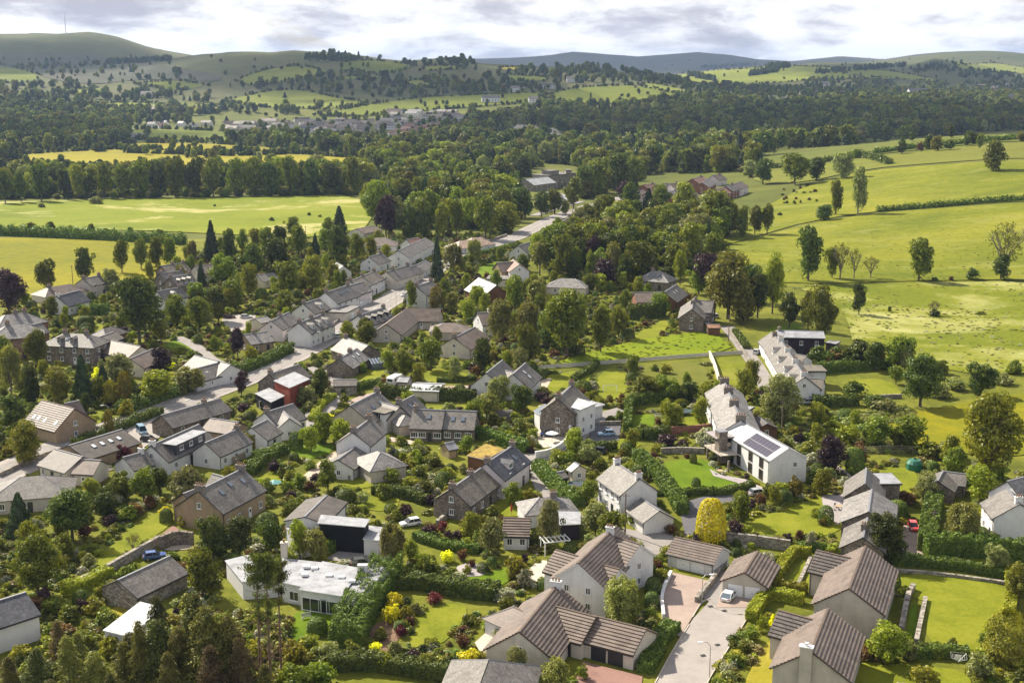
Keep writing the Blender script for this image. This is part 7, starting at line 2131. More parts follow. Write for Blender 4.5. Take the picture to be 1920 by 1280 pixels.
def hmast():
    p = px(124, 68.5)
    if p is None: p = Vector((-1600, 4600, 180))
    r = empty('radio_mast', (p.x, p.y, hz(p.x, p.y)))
    b = MB(); b.tube((0, 0, -2), (0, 0, 75), 1.3, 0.7, 6); b.build('mast', ['steel'], r)
    for k in range(3):
        a = k * 2.094; b = MB(); b.tube((40 * math.cos(a), 40 * math.sin(a), -4), (0, 0, 60), 0.12, 0.12, 4); b.build('guy_wire', ['steel'], r)
    tag(r, 'thin radio mast on the left hilltop', 'mast')
hmast()
# ================================================================== trees seen singly: u, v of the foot, height and width in pixels, kind
TREES = [
 (18,594,88,78,'p'),(88,545,60,44,'b'),(161,526,64,46,'d'),(229,512,60,38,'b'),(265,505,56,34,'b'),(293,500,58,36,'b'),(320,500,56,34,'b'),(207,550,48,46,'g'),
 (262,642,122,112,'d'),(362,502,56,26,'w'),(398,494,78,36,'c'),(430,492,64,38,'d'),(455,476,46,26,'b'),(420,532,56,64,'b'),(378,538,48,22,'c'),(370,562,34,42,'b'),
 (332,612,62,54,'b'),(375,622,64,58,'b'),(410,602,64,52,'d'),(440,578,60,50,'b'),(466,556,62,46,'l'),(472,528,70,52,'d'),
 (23,440,20,18,'b'),(60,440,24,30,'b'),(97,440,24,20,'b'),(172,444,24,18,'b'),(245,450,24,20,'b'),(130,443,20,20,'l'),(200,446,18,20,'b'),(300,452,22,24,'b'),
 (40,380,58,30,'d'),(78,378,66,48,'d'),(128,376,54,22,'c'),(150,373,66,40,'l'),(167,373,48,26,'d'),(196,372,66,40,'b'),(230,371,60,42,'b'),(265,370,72,50,'b'),(300,370,56,32,'d'),(330,370,76,46,'b'),(365,369,70,42,'d'),(400,368,70,46,'b'),(440,367,70,46,'b'),(475,367,70,50,'b'),(508,367,64,50,'d'),(545,366,70,48,'b'),(585,366,66,48,'d'),(625,366,62,48,'d'),(662,364,68,46,'b'),(10,382,60,40,'d'),
 (180,383,19,30,'G'),(78,390,12,16,'G'),(510,415,10,14,'D'),(580,405,8,10,'D'),(600,408,7,10,'B'),(403,388,6,8,'D'),
 (706,425,84,62,'b'),(724,448,78,50,'p'),(762,405,72,54,'b'),(792,445,76,62,'b'),(850,410,78,78,'d'),(895,382,66,78,'d'),(775,450,66,46,'d'),(830,449,66,38,'l'),(856,447,70,40,'b'),(910,450,80,62,'b'),(740,380,60,50,'b'),(690,400,56,40,'l'),(815,395,62,50,'l'),(880,430,56,44,'l'),(945,415,60,50,'b'),(930,395,56,46,'d'),
 (637,442,54,36,'c'),(615,442,34,24,'b'),(547,444,38,34,'b'),(525,458,34,42,'d'),(520,523,74,78,'d'),(592,483,44,22,'c'),(636,503,80,56,'d'),(670,492,52,34,'b'),(696,482,40,30,'l'),(540,563,70,68,'b'),(586,548,68,56,'l'),(606,582,42,42,'b'),(535,598,54,50,'b'),(560,480,56,46,'b'),(500,480,52,44,'b'),(480,470,40,36,'l'),(610,470,44,40,'b'),
 (820,528,80,30,'c'),(850,514,62,52,'w'),(888,494,50,38,'w'),(771,580,52,27,'b'),(818,583,46,30,'y'),(848,588,40,34,'o'),(895,578,42,46,'l'),(876,603,42,38,'l'),(940,645,94,64,'w'),(687,642,46,52,'b'),
 (985,408,52,42,'d'),(1015,407,48,42,'d'),(1040,402,46,44,'b'),(965,372,50,44,'d'),(1075,392,58,46,'b'),(1092,372,62,46,'d'),(1122,366,70,52,'b'),(1160,362,70,60,'d'),(1192,352,60,52,'b'),(1060,402,26,24,'l'),(1168,378,38,34,'p'),
 (1160,452,68,78,'b'),(1182,402,58,46,'d'),(1215,422,66,42,'c'),(1100,452,52,36,'w'),(1240,394,48,46,'b'),(1282,402,62,62,'l'),(1342,444,84,104,'b'),(1252,457,72,62,'b'),(1292,494,74,64,'l'),(1220,494,62,52,'w'),(1182,504,78,62,'d'),(1130,494,44,32,'d'),(1042,514,84,58,'d'),(1012,517,74,46,'w'),(1062,503,62,46,'b'),(1086,513,56,36,'l'),(1112,514,74,46,'p'),(1150,528,82,42,'w'),(1132,540,52,58,'p'),(1126,548,36,42,'l'),(1104,548,36,36,'b'),(1012,552,34,34,'w'),
 (1275,534,64,32,'l'),(1332,552,80,80,'p'),(1365,598,124,126,'o'),(1448,588,108,54,'l'),(1392,446,62,32,'b'),(1415,440,54,34,'b'),
 (1062,670,124,112,'b'),(1126,660,84,52,'b'),(1160,634,60,44,'o'),(990,645,86,62,'w'),(990,694,84,58,'b'),(974,706,54,42,'g'),(1236,592,42,52,'b'),(1030,655,80,60,'d'),
 (1438,440,56,34,'b'),(1545,413,30,46,'d'),(1566,404,64,32,'b'),(1608,402,86,40,'g'),(1490,346,56,70,'b'),(1530,338,44,42,'d'),(1580,335,52,50,'g'),(1430,346,48,46,'d'),(1462,405,9,11,'D'),
 (1515,528,100,62,'d'),(1575,524,72,42,'s'),(1601,523,60,32,'s'),(1560,522,58,34,'b'),(1632,522,44,40,'s'),(1722,527,78,62,'b'),(1880,522,108,88,'s'),(1876,524,46,44,'d'),(1822,524,26,30,'D'),(1610,590,60,34,'d'),(1751,592,30,30,'s'),(1752,594,16,28,'D'),(1538,645,108,76,'b'),(1515,618,72,42,'o'),(1480,615,66,46,'d'),(1752,526,9,14,'D'),(1784,526,10,13,'U'),(1668,585,14,10,'B'),(1838,590,8,26,'B'),
 (1862,322,60,56,'b'),(1725,285,22,16,'U'),(1605,297,18,26,'b'),(1690,290,22,22,'d'),
 (1460,794,98,92,'g'),(1682,698,70,66,'b'),(1612,684,48,62,'d'),(1572,684,34,50,'U'),(1725,762,96,98,'d'),(1838,740,62,68,'d'),(1850,905,170,146,'l'),(1556,888,78,70,'p'),(1603,890,52,36,'T'),(1702,838,64,92,'b'),(1640,838,58,74,'b'),(1590,830,40,60,'L'),(1700,700,60,40,'g'),(1515,850,30,40,'O'),
 (1660,1055,100,88,'d'),(1806,1022,92,78,'w'),(1738,945,66,54,'g'),(1885,1245,104,92,'y'),(1908,1135,84,62,'o'),(1664,1242,76,92,'l'),(1700,1235,44,50,'G'),(1630,1230,40,30,'U'),(1865,1075,60,52,'g'),
 (1332,1016,84,60,'Z'),(1379,1013,48,38,'P'),(1400,1014,44,30,'L'),(1374,990,20,24,'P'),(1518,1030,42,30,'W'),(1475,1015,22,24,'P'),(1500,1012,26,20,'U'),
 (1166,1184,118,98,'w'),(968,1282,78,68,'g'),(1042,1296,74,72,'w'),(1092,1272,34,28,'B'),(1205,1195,44,50,'D'),(922,1040,74,62,'g'),(1030,1026,92,66,'g'),(1116,1004,64,76,'g'),(961,948,46,46,'b'),(1102,868,44,54,'g'),(1190,985,30,36,'B'),
 (590,1056,76,62,'w'),(562,1048,76,48,'l'),(736,1062,92,64,'w'),(400,1052,84,76,'d'),(450,1050,84,74,'d'),(508,1036,62,62,'d'),(545,985,44,40,'b'),
 (72,1118,118,112,'b'),(136,1012,96,112,'d'),(40,1014,92,66,'c'),(352,952,76,86,'g'),(270,940,62,60,'b'),(228,936,52,60,'b'),(200,968,56,66,'d'),(172,935,40,44,'l'),(300,925,50,50,'d'),(240,975,34,44,'B'),(205,985,28,34,'P'),(282,952,30,32,'U'),(262,960,24,30,'W'),(250,1035,40,34,'s'),
 (22,745,110,56,'w'),(72,695,78,56,'b'),(112,765,78,60,'o'),(157,754,88,48,'c'),(224,726,62,72,'g'),(208,760,48,27,'y'),(235,760,64,31,'y'),(205,816,48,22,'y'),(237,780,38,36,'O'),(160,778,42,30,'d'),(290,752,62,82,'l'),(355,736,54,82,'w'),(50,870,84,86,'l'),(28,806,66,64,'d'),(305,700,48,54,'p'),(317,692,20,30,'Y'),(190,678,28,36,'P'),(446,670,54,38,'p'),(453,742,48,32,'p'),(231,862,34,42,'r'),(263,852,22,13,'y'),(127,818,27,27,'y'),(161,615,24,32,'C'),(162,628,16,24,'T'),(105,615,20,24,'D'),(117,602,16,20,'r'),(185,712,28,26,'Y'),(172,800,24,24,'O'),(470,682,42,34,'O'),(435,780,24,24,'G'),(60,760,80,50,'d'),(10,700,70,50,'b'),(195,745,60,40,'c'),
 (601,750,64,44,'d'),(574,760,40,52,'g'),(622,810,42,34,'Y'),(640,808,24,22,'O'),(584,846,48,48,'l'),(555,842,34,28,'C'),(638,832,26,26,'C'),(756,706,50,44,'b'),(808,696,62,62,'b'),(852,712,44,36,'g'),(904,696,66,48,'d'),(936,758,56,50,'g'),(912,786,56,58,'w'),(725,834,22,24,'L'),(875,850,34,34,'b'),(680,700,26,24,'B'),(640,690,18,18,'r'),(655,690,26,28,'B'),
 (1260,806,56,46,'l'),(1396,750,56,50,'l'),(1212,750,46,62,'b'),(1252,748,44,54,'b'),(1290,752,40,46,'d'),(976,772,54,52,'d'),(1248,700,22,30,'O'),(1228,695,16,22,'B'),(1005,580,60,46,'w'),(965,585,70,50,'b'),(1222,866,22,26,'r'),(1250,835,26,50,'P'),(1322,838,46,50,'W'),
 (1400,566,72,62,'d'),(1420,596,84,60,'d'),(1392,606,64,66,'o'),(1310,552,60,52,'b'),(1340,500,60,60,'b'),(1565,682,40,52,'D'),(1594,687,46,60,'D'),(1640,694,52,54,'d'),(1530,678,36,46,'D'),(1640,762,30,50,'D'),(1600,742,34,60,'D'),(1760,700,34,40,'B'),(1790,730,26,50,'G'),(1680,720,34,40,'b'),
 # scraggy plantation at the bottom left
 (302,1262,175,86,'k'),(372,1300,235,104,'k'),(338,1312,180,80,'n'),(432,1312,200,92,'n'),(410,1290,150,80,'k'),(132,1300,140,84,'n'),(72,1305,120,70,'k'),(182,1312,120,80,'n'),(236,1300,130,84,'n'),(268,1312,170,76,'n'),(112,1248,118,56,'a'),(20,1300,90,64,'n'),(452,1330,160,80,'a'),(320,1340,150,80,'n'),(210,1345,110,70,'k'),(100,1345,90,70,'n'),(400,1345,170,90,'a'),(500,1345,120,80,'n'),(150,1265,100,56,'n'),(350,1260,130,60,'a'),
 (490,1288,258,96,'t'),(508,1284,250,90,'t'),(528,1262,215,84,'t'),(300,1300,190,130,'k'),(390,1312,215,140,'n'),(250,1290,120,100,'n'),(440,1300,170,110,'a'),(560,1300,70,70,'B'),(600,1290,60,70,'B'),(540,1290,56,60,'L'),(620,1235,44,50,'G'),(655,1175,50,60,'D'),
]
for t in TREES:
    if t[4] in 'nka': t = (t[0], t[1], t[2] * R.uniform(0.8, 0.98), t[3] * R.uniform(1.1, 1.5), t[4])
    plant(*t)
# named small shrubs in the foreground gardens: u, v, height, width, kind
SHRUBS = [
 (40,1245,46,60,'O'),(95,1225,40,60,'L'),(160,1215,44,60,'B'),(210,1230,50,60,'O'),(60,1275,44,60,'B'),(180,1275,50,66,'L'),(265,1225,44,50,'B'),(330,1215,50,60,'O'),(440,1215,50,64,'L'),(470,1250,60,70,'O'),(420,1180,40,60,'B'),(550,1250,56,66,'O'),(30,1200,30,60,'G'),(120,1195,36,50,'U'),
 (740,1140,40,36,'Y'),(735,1165,40,44,'Y'),(762,1160,34,34,'O'),(752,1192,26,30,'r'),(768,1170,22,26,'U'),(750,1180,18,26,'T'),(712,1200,30,34,'L'),(705,1225,26,34,'Y'),(690,1215,26,30,'B'),(780,1150,26,28,'G'),(880,1250,40,60,'Y'),
 (876,1075,20,22,'O'),(905,1072,20,22,'C'),(886,1062,18,20,'U'),(922,1062,20,22,'C'),(972,1058,22,16,'Y'),(985,1055,24,20,'P'),(868,1050,26,26,'U'),(838,1052,24,34,'Y'),(815,1130,26,36,'r'),(800,1005,24,30,'P'),(812,1000,22,26,'r'),(830,995,24,26,'r'),(872,988,22,26,'O'),(858,1010,22,22,'P'),(760,970,32,36,'P'),(808,945,26,28,'P'),(745,975,26,30,'B'),(800,1080,50,60,'B'),(770,1050,40,40,'l'),
 (1240,1090,34,34,'L'),(1225,1110,30,34,'T'),(1222,1135,28,30,'T'),(1232,1060,26,40,'B'),(1250,1050,34,34,'L'),(1218,1085,30,30,'C'),(1258,1000,22,30,'U'),(1240,975,26,26,'L'),
 (1395,1222,28,34,'B'),(1408,1200,34,44,'B'),(1378,1245,28,36,'B'),(1360,1262,24,32,'W'),(1366,1280,30,44,'G'),(1345,1290,26,36,'B'),(1430,1185,40,30,'L'),(1448,1180,36,22,'Y'),(1440,1165,24,26,'O'),
 (1440,935,34,34,'B'),(1462,932,40,44,'L'),(1490,935,50,40,'O'),(1470,945,28,34,'C'),(1425,945,24,30,'U'),(1548,980,34,30,'C'),(1530,970,24,24,'L'),(1542,985,20,20,'O'),(1300,868,18,14,'C'),(1245,900,26,22,'B'),(1305,912,18,18,'C'),
 (1050,985,30,40,'B'),(965,1085,50,56,'O'),(985,1100,44,40,'W'),(950,1150,40,40,'B'),(925,1165,30,30,'G'),(935,1200,30,30,'W'),(915,1180,24,36,'L'),(880,1170,26,34,'B'),(900,1245,30,40,'O'),
 (345,985,26,30,'O'),(312,978,26,26,'C'),(310,965,20,30,'Y'),(180,1075,18,22,'C'),(238,1130,38,26,'Y'),(222,1128,28,34,'G'),(190,1122,32,34,'L'),(210,1128,30,40,'B'),(155,1145,28,34,'P'),(178,1150,36,50,'O'),(200,1175,44,60,'B'),(130,1165,40,50,'B'),(100,1150,40,50,'B'),
 (595,1185,30,40,'T'),(640,1190,40,40,'B'),(660,1240,50,50,'B'),(720,1255,40,50,'L'),(800,1262,44,50,'B'),(850,1262,40,46,'D'),
 (1620,1238,28,30,'U'),(1695,1222,26,30,'P'),(1728,1225,30,34,'D'),(1760,1232,26,30,'L'),(1845,1210,30,30,'B'),(1860,1190,40,40,'B'),(1700,945,30,40,'U'),(1650,945,26,22,'B'),(1690,935,18,26,'U'),(1730,1280,40,70,'O'),(1835,1270,60,60,'G'),
 (1125,880,30,30,'B'),(1150,890,26,30,'L'),(1065,875,40,40,'B'),(1045,870,34,40,'L'),(1100,945,44,50,'b'),(1025,800,20,20,'C'),(1000,820,24,26,'L'),(975,808,28,30,'B'),(990,840,26,30,'O'),(960,820,24,30,'B'),
 (530,895,24,26,'B'),(515,885,28,34,'P'),(545,905,30,40,'L'),(560,915,34,40,'B'),(500,925,34,40,'B'),(475,935,40,44,'B'),(580,920,24,24,'U'),(615,920,60,50,'b'),(650,935,34,40,'L'),(680,945,30,34,'G'),(720,935,36,40,'B'),(735,905,34,34,'B'),(770,920,34,44,'L'),(790,900,36,40,'B'),(760,885,26,34,'O'),(815,875,30,40,'B'),(840,895,26,40,'L'),
 (1590,800,24,50,'G'),(1660,770,26,60,'G'),(1760,745,30,60,'G'),(1880,720,24,50,'G'),(1900,700,30,40,'B'),(1870,905,40,60,'B'),(1780,860,40,70,'G'),(1740,855,36,60,'B'),
]
for t in SHRUBS:
    plant(*t)

for k in range(22):
    plant(1462 + 85 * R.random(), 344 + 40 * R.random(), R.uniform(4, 9), R.uniform(5, 11), 'D' if k % 3 else 'U')

# ================================================================== gardens between the houses
GARDEN = wpoly([(-60, 640), (60, 560), (300, 480), (480, 470), (640, 450), (760, 440), (860, 440), (960, 440), (1000, 520), (1180, 520), (1300, 560), (1340, 620), (1250, 640), (1000, 700), (1330, 680), (1440, 740), (1560, 780), (1760, 850), (1960, 900), (1960, 1320), (560, 1320), (-60, 1320)])
MAINP = ribbon_poly(mp, 10)
def bb(P): 
    xs = [p[0] for p in P]; ys = [p[1] for p in P]; return (min(xs), max(xs), min(ys), max(ys))
_pv = [(bb(P), P) for P in PAVED]; _ft = [(bb(P), grow(P, 0.8)) for P in FOOT]
def free(x, y):
    for (a, b_, c, d), P in _pv:
        if a <= x <= b_ and c <= y <= d and inpoly(x, y, P): return False
    if inpoly(x, y + 4, MAINP) or inpoly(x, y + 9, MAINP) or inpoly(x, y + 14, MAINP): return False
    for (a, b_, c, d), P in _ft:
        if a - 1.5 <= x <= b_ + 1.5 and c - 7 <= y <= d + 1.5:
            if inpoly(x, y, P) or inpoly(x, y + 2.5, P) or inpoly(x, y + 5.0, P): return False
    return True
gb = bb(GARDEN)
placed = []
def spaced(x, y, d, lst):
    for (a, b_, r) in lst:
        if (a - x) ** 2 + (b_ - y) ** 2 < (d + r) ** 2: return False
    return True
for o_ in PLANTS:
    placed.append((o_[0].location.x, o_[0].location.y, 1.0))
tries = 0; n_ind = 0; n_tree = 0
KS = 'BBBBBBBDDLLLLLGGGOOTTCUPUPWWBLbl'
ground_cover = []
cand = []
while tries < 10500:
    tries += 1
    y = gb[2] + (gb[3] - gb[2]) * R.random(); x = gb[0] + (gb[1] - gb[0]) * R.random()
    if abs(x) > 0.45 * y + 6 or not inpoly(x, y, GARDEN) or not free(x, y): continue
    cand.append((x, y))
cand.sort(key=lambda t: t[1])
garden_rest = []
GK = {k: i for i, k in enumerate('BDLGOTCUPWblogwyc')}
for x, y in cand:
    k = KS[R.randrange(len(KS))]
    tree = k in 'blogwyc'
    h = R.uniform(4.5, 8.5) if tree else R.uniform(1.2, 3.4)
    w = h * R.uniform(0.6, 0.9) if tree else h * R.uniform(0.9, 1.5)
    if k in 'yc': w = h * 0.35
    if not spaced(x, y, w * 0.30, placed): continue
    placed.append((x, y, w * 0.30))
    if n_ind < (210 if not tree else 999) and not (tree and n_tree > 60):
        plant_at(Vector((x, y, hz(x, y))), h, w, k); n_ind += 0 if tree else 1; n_tree += 1 if tree else 0
    else: garden_rest.append((x, y, hz(x, y) - 0.05, w, h, GK[k]))
# low growth that nobody could count
while len(ground_cover) < 11000:
    y = gb[2] + (gb[3] - gb[2]) * R.random() ** 1.3; x = gb[0] + (gb[1] - gb[0]) * R.random()
    if abs(x) > 0.45 * y + 6 or not inpoly(x, y, GARDEN) or not free(x, y): continue
    h = R.uniform(0.4, 1.6)
    ground_cover.append((x, y, hz(x, y) - 0.05, h * R.uniform(1.2, 2.2), h, R.randrange(10)))
# rough weeds on the right below the white cottages
WEED = wpoly([(1440, 790), (1560, 775), (1640, 770), (1700, 760), (1720, 780), (1660, 800), (1740, 850), (1600, 850), (1480, 850)])
wb = bb(WEED)
for _ in range(2600):
    x = R.uniform(wb[0], wb[1]); y = R.uniform(wb[2], wb[3])
    if inpoly(x, y, WEED): ground_cover.append((x, y, hz(x, y) - 0.05, R.uniform(1, 2.2), R.uniform(0.5, 1.2), R.choice((0, 2, 3, 3, 3))))
PLW = wpoly([(-40, 1200), (150, 1180), (300, 1180), (480, 1150), (560, 1180), (620, 1240), (640, 1330), (-40, 1330)])
wb = bb(PLW)
for _ in range(1500):
    x = R.uniform(wb[0], wb[1]); y = R.uniform(wb[2], wb[3])
    if inpoly(x, y, PLW) and free(x, y): ground_cover.append((x, y, hz(x, y) - 0.05, R.uniform(1, 2.6), R.uniform(0.7, 2.4), R.choice((0, 1, 2, 3, 7, 8))))
stuff('garden_planting', [crown_mesh(KINDS[k][0][0], KINDS[k][1], i % 3) for i, k in enumerate('BDLGOTCUPWblogwyc')], garden_rest, 'smaller garden bushes and trees crowding between the houses', 'planting')
stuff('undergrowth', [crown_mesh('tuft', c, i % 3) for i, c in enumerate(('mid', 'dark', 'lime', 'pale', 'olive', 'hedge', 'willow', 'golden', 'brown', 'blossom'))], ground_cover, 'low leafy undergrowth filling the garden beds and verges', 'undergrowth')

# ================================================================== woods
WOOD_MESH = [crown_mesh(s, c, v) for s, c, v in (('broad', 'mid', 0), ('tall', 'mid', 1), ('broad', 'dark', 1), ('tall', 'dark', 2), ('broad', 'lime', 2), ('open', 'mid', 0), ('broad', 'olive', 0), ('broad', 'pale', 1), ('conifer', 'conifer', 0), ('tall', 'lime', 0))]
FAR_MESH = [crown_mesh(s, c, v, 0.3) for s, c, v in (('broad', 'mid', 0), ('tall', 'mid', 1), ('broad', 'dark', 1), ('tall', 'dark', 2), ('broad', 'lime', 2), ('broad', 'dark', 0), ('broad', 'olive', 0), ('broad', 'pale', 1), ('conifer', 'conifer', 0), ('broad', 'dark', 2))]
TOWN = [(400, 262), (440, 245), (600, 224), (720, 216), (870, 212), (872, 240), (800, 264), (735, 268), (560, 252), (450, 268)]
KEEP_PX = FIELDPX + [TOWN, [(955, 464), (1075, 400), (1105, 420), (1000, 490)], [(955, 345), (1085, 330), (1085, 382), (955, 398)], [(1180, 330), (1398, 322), (1398, 372), (1180, 392)], [(975, 350), (1000, 312), (1080, 310), (1085, 345), (1040, 378), (990, 385)], [(955, 240), (1040, 240), (1045, 252), (960, 252)]]
ROADP = [ribbon_poly(mp, 13)]
def wood(pxs, gap, hmin, hmax, rnd, mats):
    P = wpoly(pxs); B_ = bb(P); out = []
    n = int((B_[1] - B_[0]) * (B_[3] - B_[2]) / (gap * gap))
    for _ in range(min(n, 26000)):
        x = R.uniform(B_[0], B_[1]); y = R.uniform(B_[2], B_[3])
        if abs(x) > 0.47 * y or not inpoly(x, y, P): continue
        z = hz(x, y); u, v, _d = proj((x, y, z))
        if any(inpoly(u, v, Q) for Q in KEEP_PX): continue
        if y < 900 and (any(inpoly(x, y, Q) for Q in ROADP) or not free(x, y)): continue
        if y > 900 and noise.noise((x / 190.0, y / 190.0, 7.7)) > 0.34: continue
        h = R.uniform(hmin * 0.75, hmax * 1.15); w = h * R.uniform(0.55, 1.25)
        out.append((x, y, z - 0.3, w, h, mats[R.randrange(len(mats))]))
    return out
mixed = [0, 0, 1, 1, 2, 2, 3, 3, 4, 5, 6, 7, 8, 9]; dark = [2, 2, 3, 3, 5, 0, 1, 8, 9, 6]
near_wood = wood([(-80, 374), (690, 364), (705, 344), (560, 342), (300, 346), (0, 348), (-80, 352)], 11, 12, 20, 0, mixed)
near_wood += wood([(700, 425), (960, 440), (985, 400), (1190, 352), (1190, 310), (960, 292), (700, 305)], 12, 12, 19, 0, mixed)
near_wood += wood([(1200, 425), (1400, 425), (1390, 452), (1300, 498), (1250, 535), (1160, 545), (1080, 535), (1000, 522), (1010, 475), (1100, 415)], 9, 10, 16, 0, mixed)
near_wood += wood([(1190, 335), (1420, 335), (1430, 312), (1300, 300), (1190, 300)], 12, 12, 19, 0, mixed)
# the largest of these become trees in their own right
near_wood.sort(key=lambda t: -t[4] / t[1])
KMAP = {0: 'b', 1: 'b', 2: 'd', 3: 'd', 4: 'l', 5: 'b', 6: 'o', 7: 'g', 8: 'c', 9: 'l'}
for t in near_wood[:90]:
    plant_at(Vector((t[0], t[1], t[2] + 0.3)), t[4], t[3] if t[5] != 8 else t[3] * 0.5, KMAP[t[5]])
for t in list(near_wood):   # scrub under the trees
    for _ in range(2):
        dx, dy = R.uniform(-7, 7), R.uniform(-7, 4); h_ = R.uniform(2.5, 5.5); x_, y_ = t[0] + dx, t[1] + dy
        u_, v_, _d = proj((x_, y_, t[2]))
        if any(inpoly(u_, v_, Q) for Q in KEEP_PX) or not free(x_, y_): continue
        near_wood.append((x_, y_, hz(x_, y_) - 1.0, h_ * 1.7, h_ * 1.2, R.choice((0, 2, 4, 6, 7))))
for _ in range(230):        # bushes along the far edge of the pale meadow
    u_ = R.uniform(-60, 695); p = px(u_, 374.5 - 0.013 * u_ + R.uniform(-6, 0.5)); h_ = R.uniform(2.5, 7.5)
    near_wood.append((p.x, p.y, p.z - 0.6, h_ * R.uniform(1.0, 1.8), h_, R.choice((0, 1, 2, 3, 4, 6, 7))))
stuff('woodland', WOOD_MESH, near_wood[90:], 'mixed woodland in the middle distance behind the meadow and street', 'woodland')
far = wood([(700, 322), (1000, 290), (1190, 322), (1410, 300), (1960, 238), (1960, 180), (1500, 188), (1130, 202), (880, 212), (872, 245), (740, 270), (620, 262), (570, 268), (600, 300)], 16, 11, 20, 0, mixed)
far += wood([(-80, 312), (40, 300), (60, 285), (200, 280), (245, 264), (240, 242), (130, 236), (-80, 240)], 13, 11, 19, 0, mixed)
far += wood([(385, 298), (520, 298), (565, 286), (560, 264), (470, 258), (395, 280)], 15, 10, 17, 0, mixed)
far += wood([(-120, 232), (300, 236), (430, 232), (560, 222), (560, 206), (400, 203), (-120, 200)], 17, 11, 18, 0, mixed)
far += wood([(560, 338), (700, 340), (705, 322), (560, 318)], 13, 10, 16, 0, mixed)
far += wood([(-120, 165), (150, 160), (330, 172), (420, 190), (300, 206), (-120, 212)], 24, 12, 18, 0, dark)
far += wood([(420, 165), (540, 152), (640, 140), (760, 148), (900, 158), (1000, 163), (1060, 170), (900, 180), (800, 183), (600, 208), (560, 182), (450, 180)], 24, 12, 18, 0, dark)
far += wood([(560, 112), (640, 104), (720, 112), (790, 121), (850, 112), (900, 121), (880, 130), (800, 126), (700, 118), (580, 122)], 26, 12, 18, 0, [8, 2, 3, 9])
far += wood([(1000, 127), (1150, 134), (1280, 150), (1300, 165), (1150, 158), (1000, 162), (900, 150)], 26, 12, 18, 0, dark)
far += wood([(1240, 172), (1400, 163), (1500, 154), (1640, 148), (1780, 158), (1960, 160), (1960, 188), (1240, 192)], 24, 11, 16, 0, dark)
far += wood([(1680, 136), (1740, 116), (1800, 120), (1880, 138), (1960, 150), (1960, 158), (1790, 150)], 30, 12, 16, 0, [8, 2, 3, 5])
far += wood([(-80, 128), (60, 116), (130, 112), (250, 124), (400, 150), (300, 160), (120, 152), (-80, 150)], 42, 8, 14, 0, dark)
for a, c in (((1315, 127), (1420, 121)), ((1405, 140), (1460, 132)), ((1440, 126), (1480, 124)), ((1530, 137), (1700, 122)), ((200, 118), (320, 112)), ((1290, 140), (1340, 150))):
    for k in range(110):
        t = R.random(); u = a[0] + (c[0] - a[0]) * t; v = a[1] + (c[1] - a[1]) * t + R.uniform(-2, 4)
        p = px(u, v)
        if p is not None: far.append((p.x, p.y, p.z, R.uniform(10, 16), R.uniform(11, 16), 8 if R.random() < 0.5 else 2))
for _ in range(170):
    u = R.uniform(420, 870); v = R.uniform(216, 266)
    p = px(u, v)
    if p is not None and inpoly(u, v, TOWN): far.append((p.x, p.y, p.z, R.uniform(7, 14), R.uniform(7, 14), mixed[R.randrange(14)]))
for _ in range(150):
    u = R.uniform(30, 690); v = R.uniform(244, 332); q = 0.12 * u + 3.1 * v
    p = px(u, v)
    if p is not None and noise.noise((u / 38.0, v / 9.0, 1.2)) > 0.05: far.append((p.x, p.y, p.z, R.uniform(8, 15), R.uniform(7, 14), mixed[R.randrange(14)]))
for k in range(420):   # single trees and hedgerow trees on the far slopes
    u = R.uniform(-40, 1960); v = R.uniform(108, 285)
    p = px(u, v)
    if p is not None and p.y > 900: far.append((p.x, p.y, p.z, R.uniform(7, 12), R.uniform(7, 13), dark[R.randrange(10)]))
for pts in FIELDPX[9:]:     # hedgerows round the far fields
    for i in range(len(pts)):
        a, c = pts[i], pts[(i + 1) % len(pts)]
        L = math.dist(a, c)
        for k in range(int(L / 3)):
            if R.random() < 0.35: continue
            t = R.random()
            p = px(a[0] + (c[0] - a[0]) * t, a[1] + (c[1] - a[1]) * t)
            if p is not None and p.y > 850: far.append((p.x, p.y, p.z - 0.3, R.uniform(5, 10), R.uniform(4, 9), dark[R.randrange(10)]))
stuff('far_woodland', FAR_MESH, far, 'dark far woodland and hedgerows across the valley and hills', 'woodland')
print('counts', n_ind, len(PLANTS), len(near_wood), len(far), len(ground_cover))

# tussocks in the pastures
tus = []
for Pp, n_, idx in ((FIELDPX[4], 2600, (4, 6, 7, 2, 5)), (FIELDPX[5], 3600, (4, 6, 2, 5, 3)), (FIELDPX[6], 3600, (3, 9, 6, 4, 0)), (FIELDPX[0], 1500, (4, 5, 6)), (FIELDPX[8], 700, (0, 2))):
    Pw = wpoly(Pp); Bw = bb(Pw); k_ = 0
    while k_ < n_:
        x = R.uniform(Bw[0], Bw[1]); y = R.uniform(Bw[2], Bw[3]); k_ += 1
        if abs(x) > 0.47 * y or not inpoly(x, y, Pw) or noise.noise((x * 0.02, y * 0.02, 3.3)) < R.uniform(-0.5, 0.25): continue
        h = R.uniform(0.2, 0.55); tus.append((x, y, hz(x, y) + 0.1, h * R.uniform(1.8, 4.0), h, idx[R.randrange(len(idx))]))
stuff('pasture_tussocks', [crown_mesh('tuft', c, i % 3) for i, c in enumerate(('mid', 'dark', 'lime', 'pale', 'olive', 'hedge', 'willow', 'golden', 'brown', 'blossom'))], tus, 'grass tussocks and weeds scattered over the pastures', 'grass')
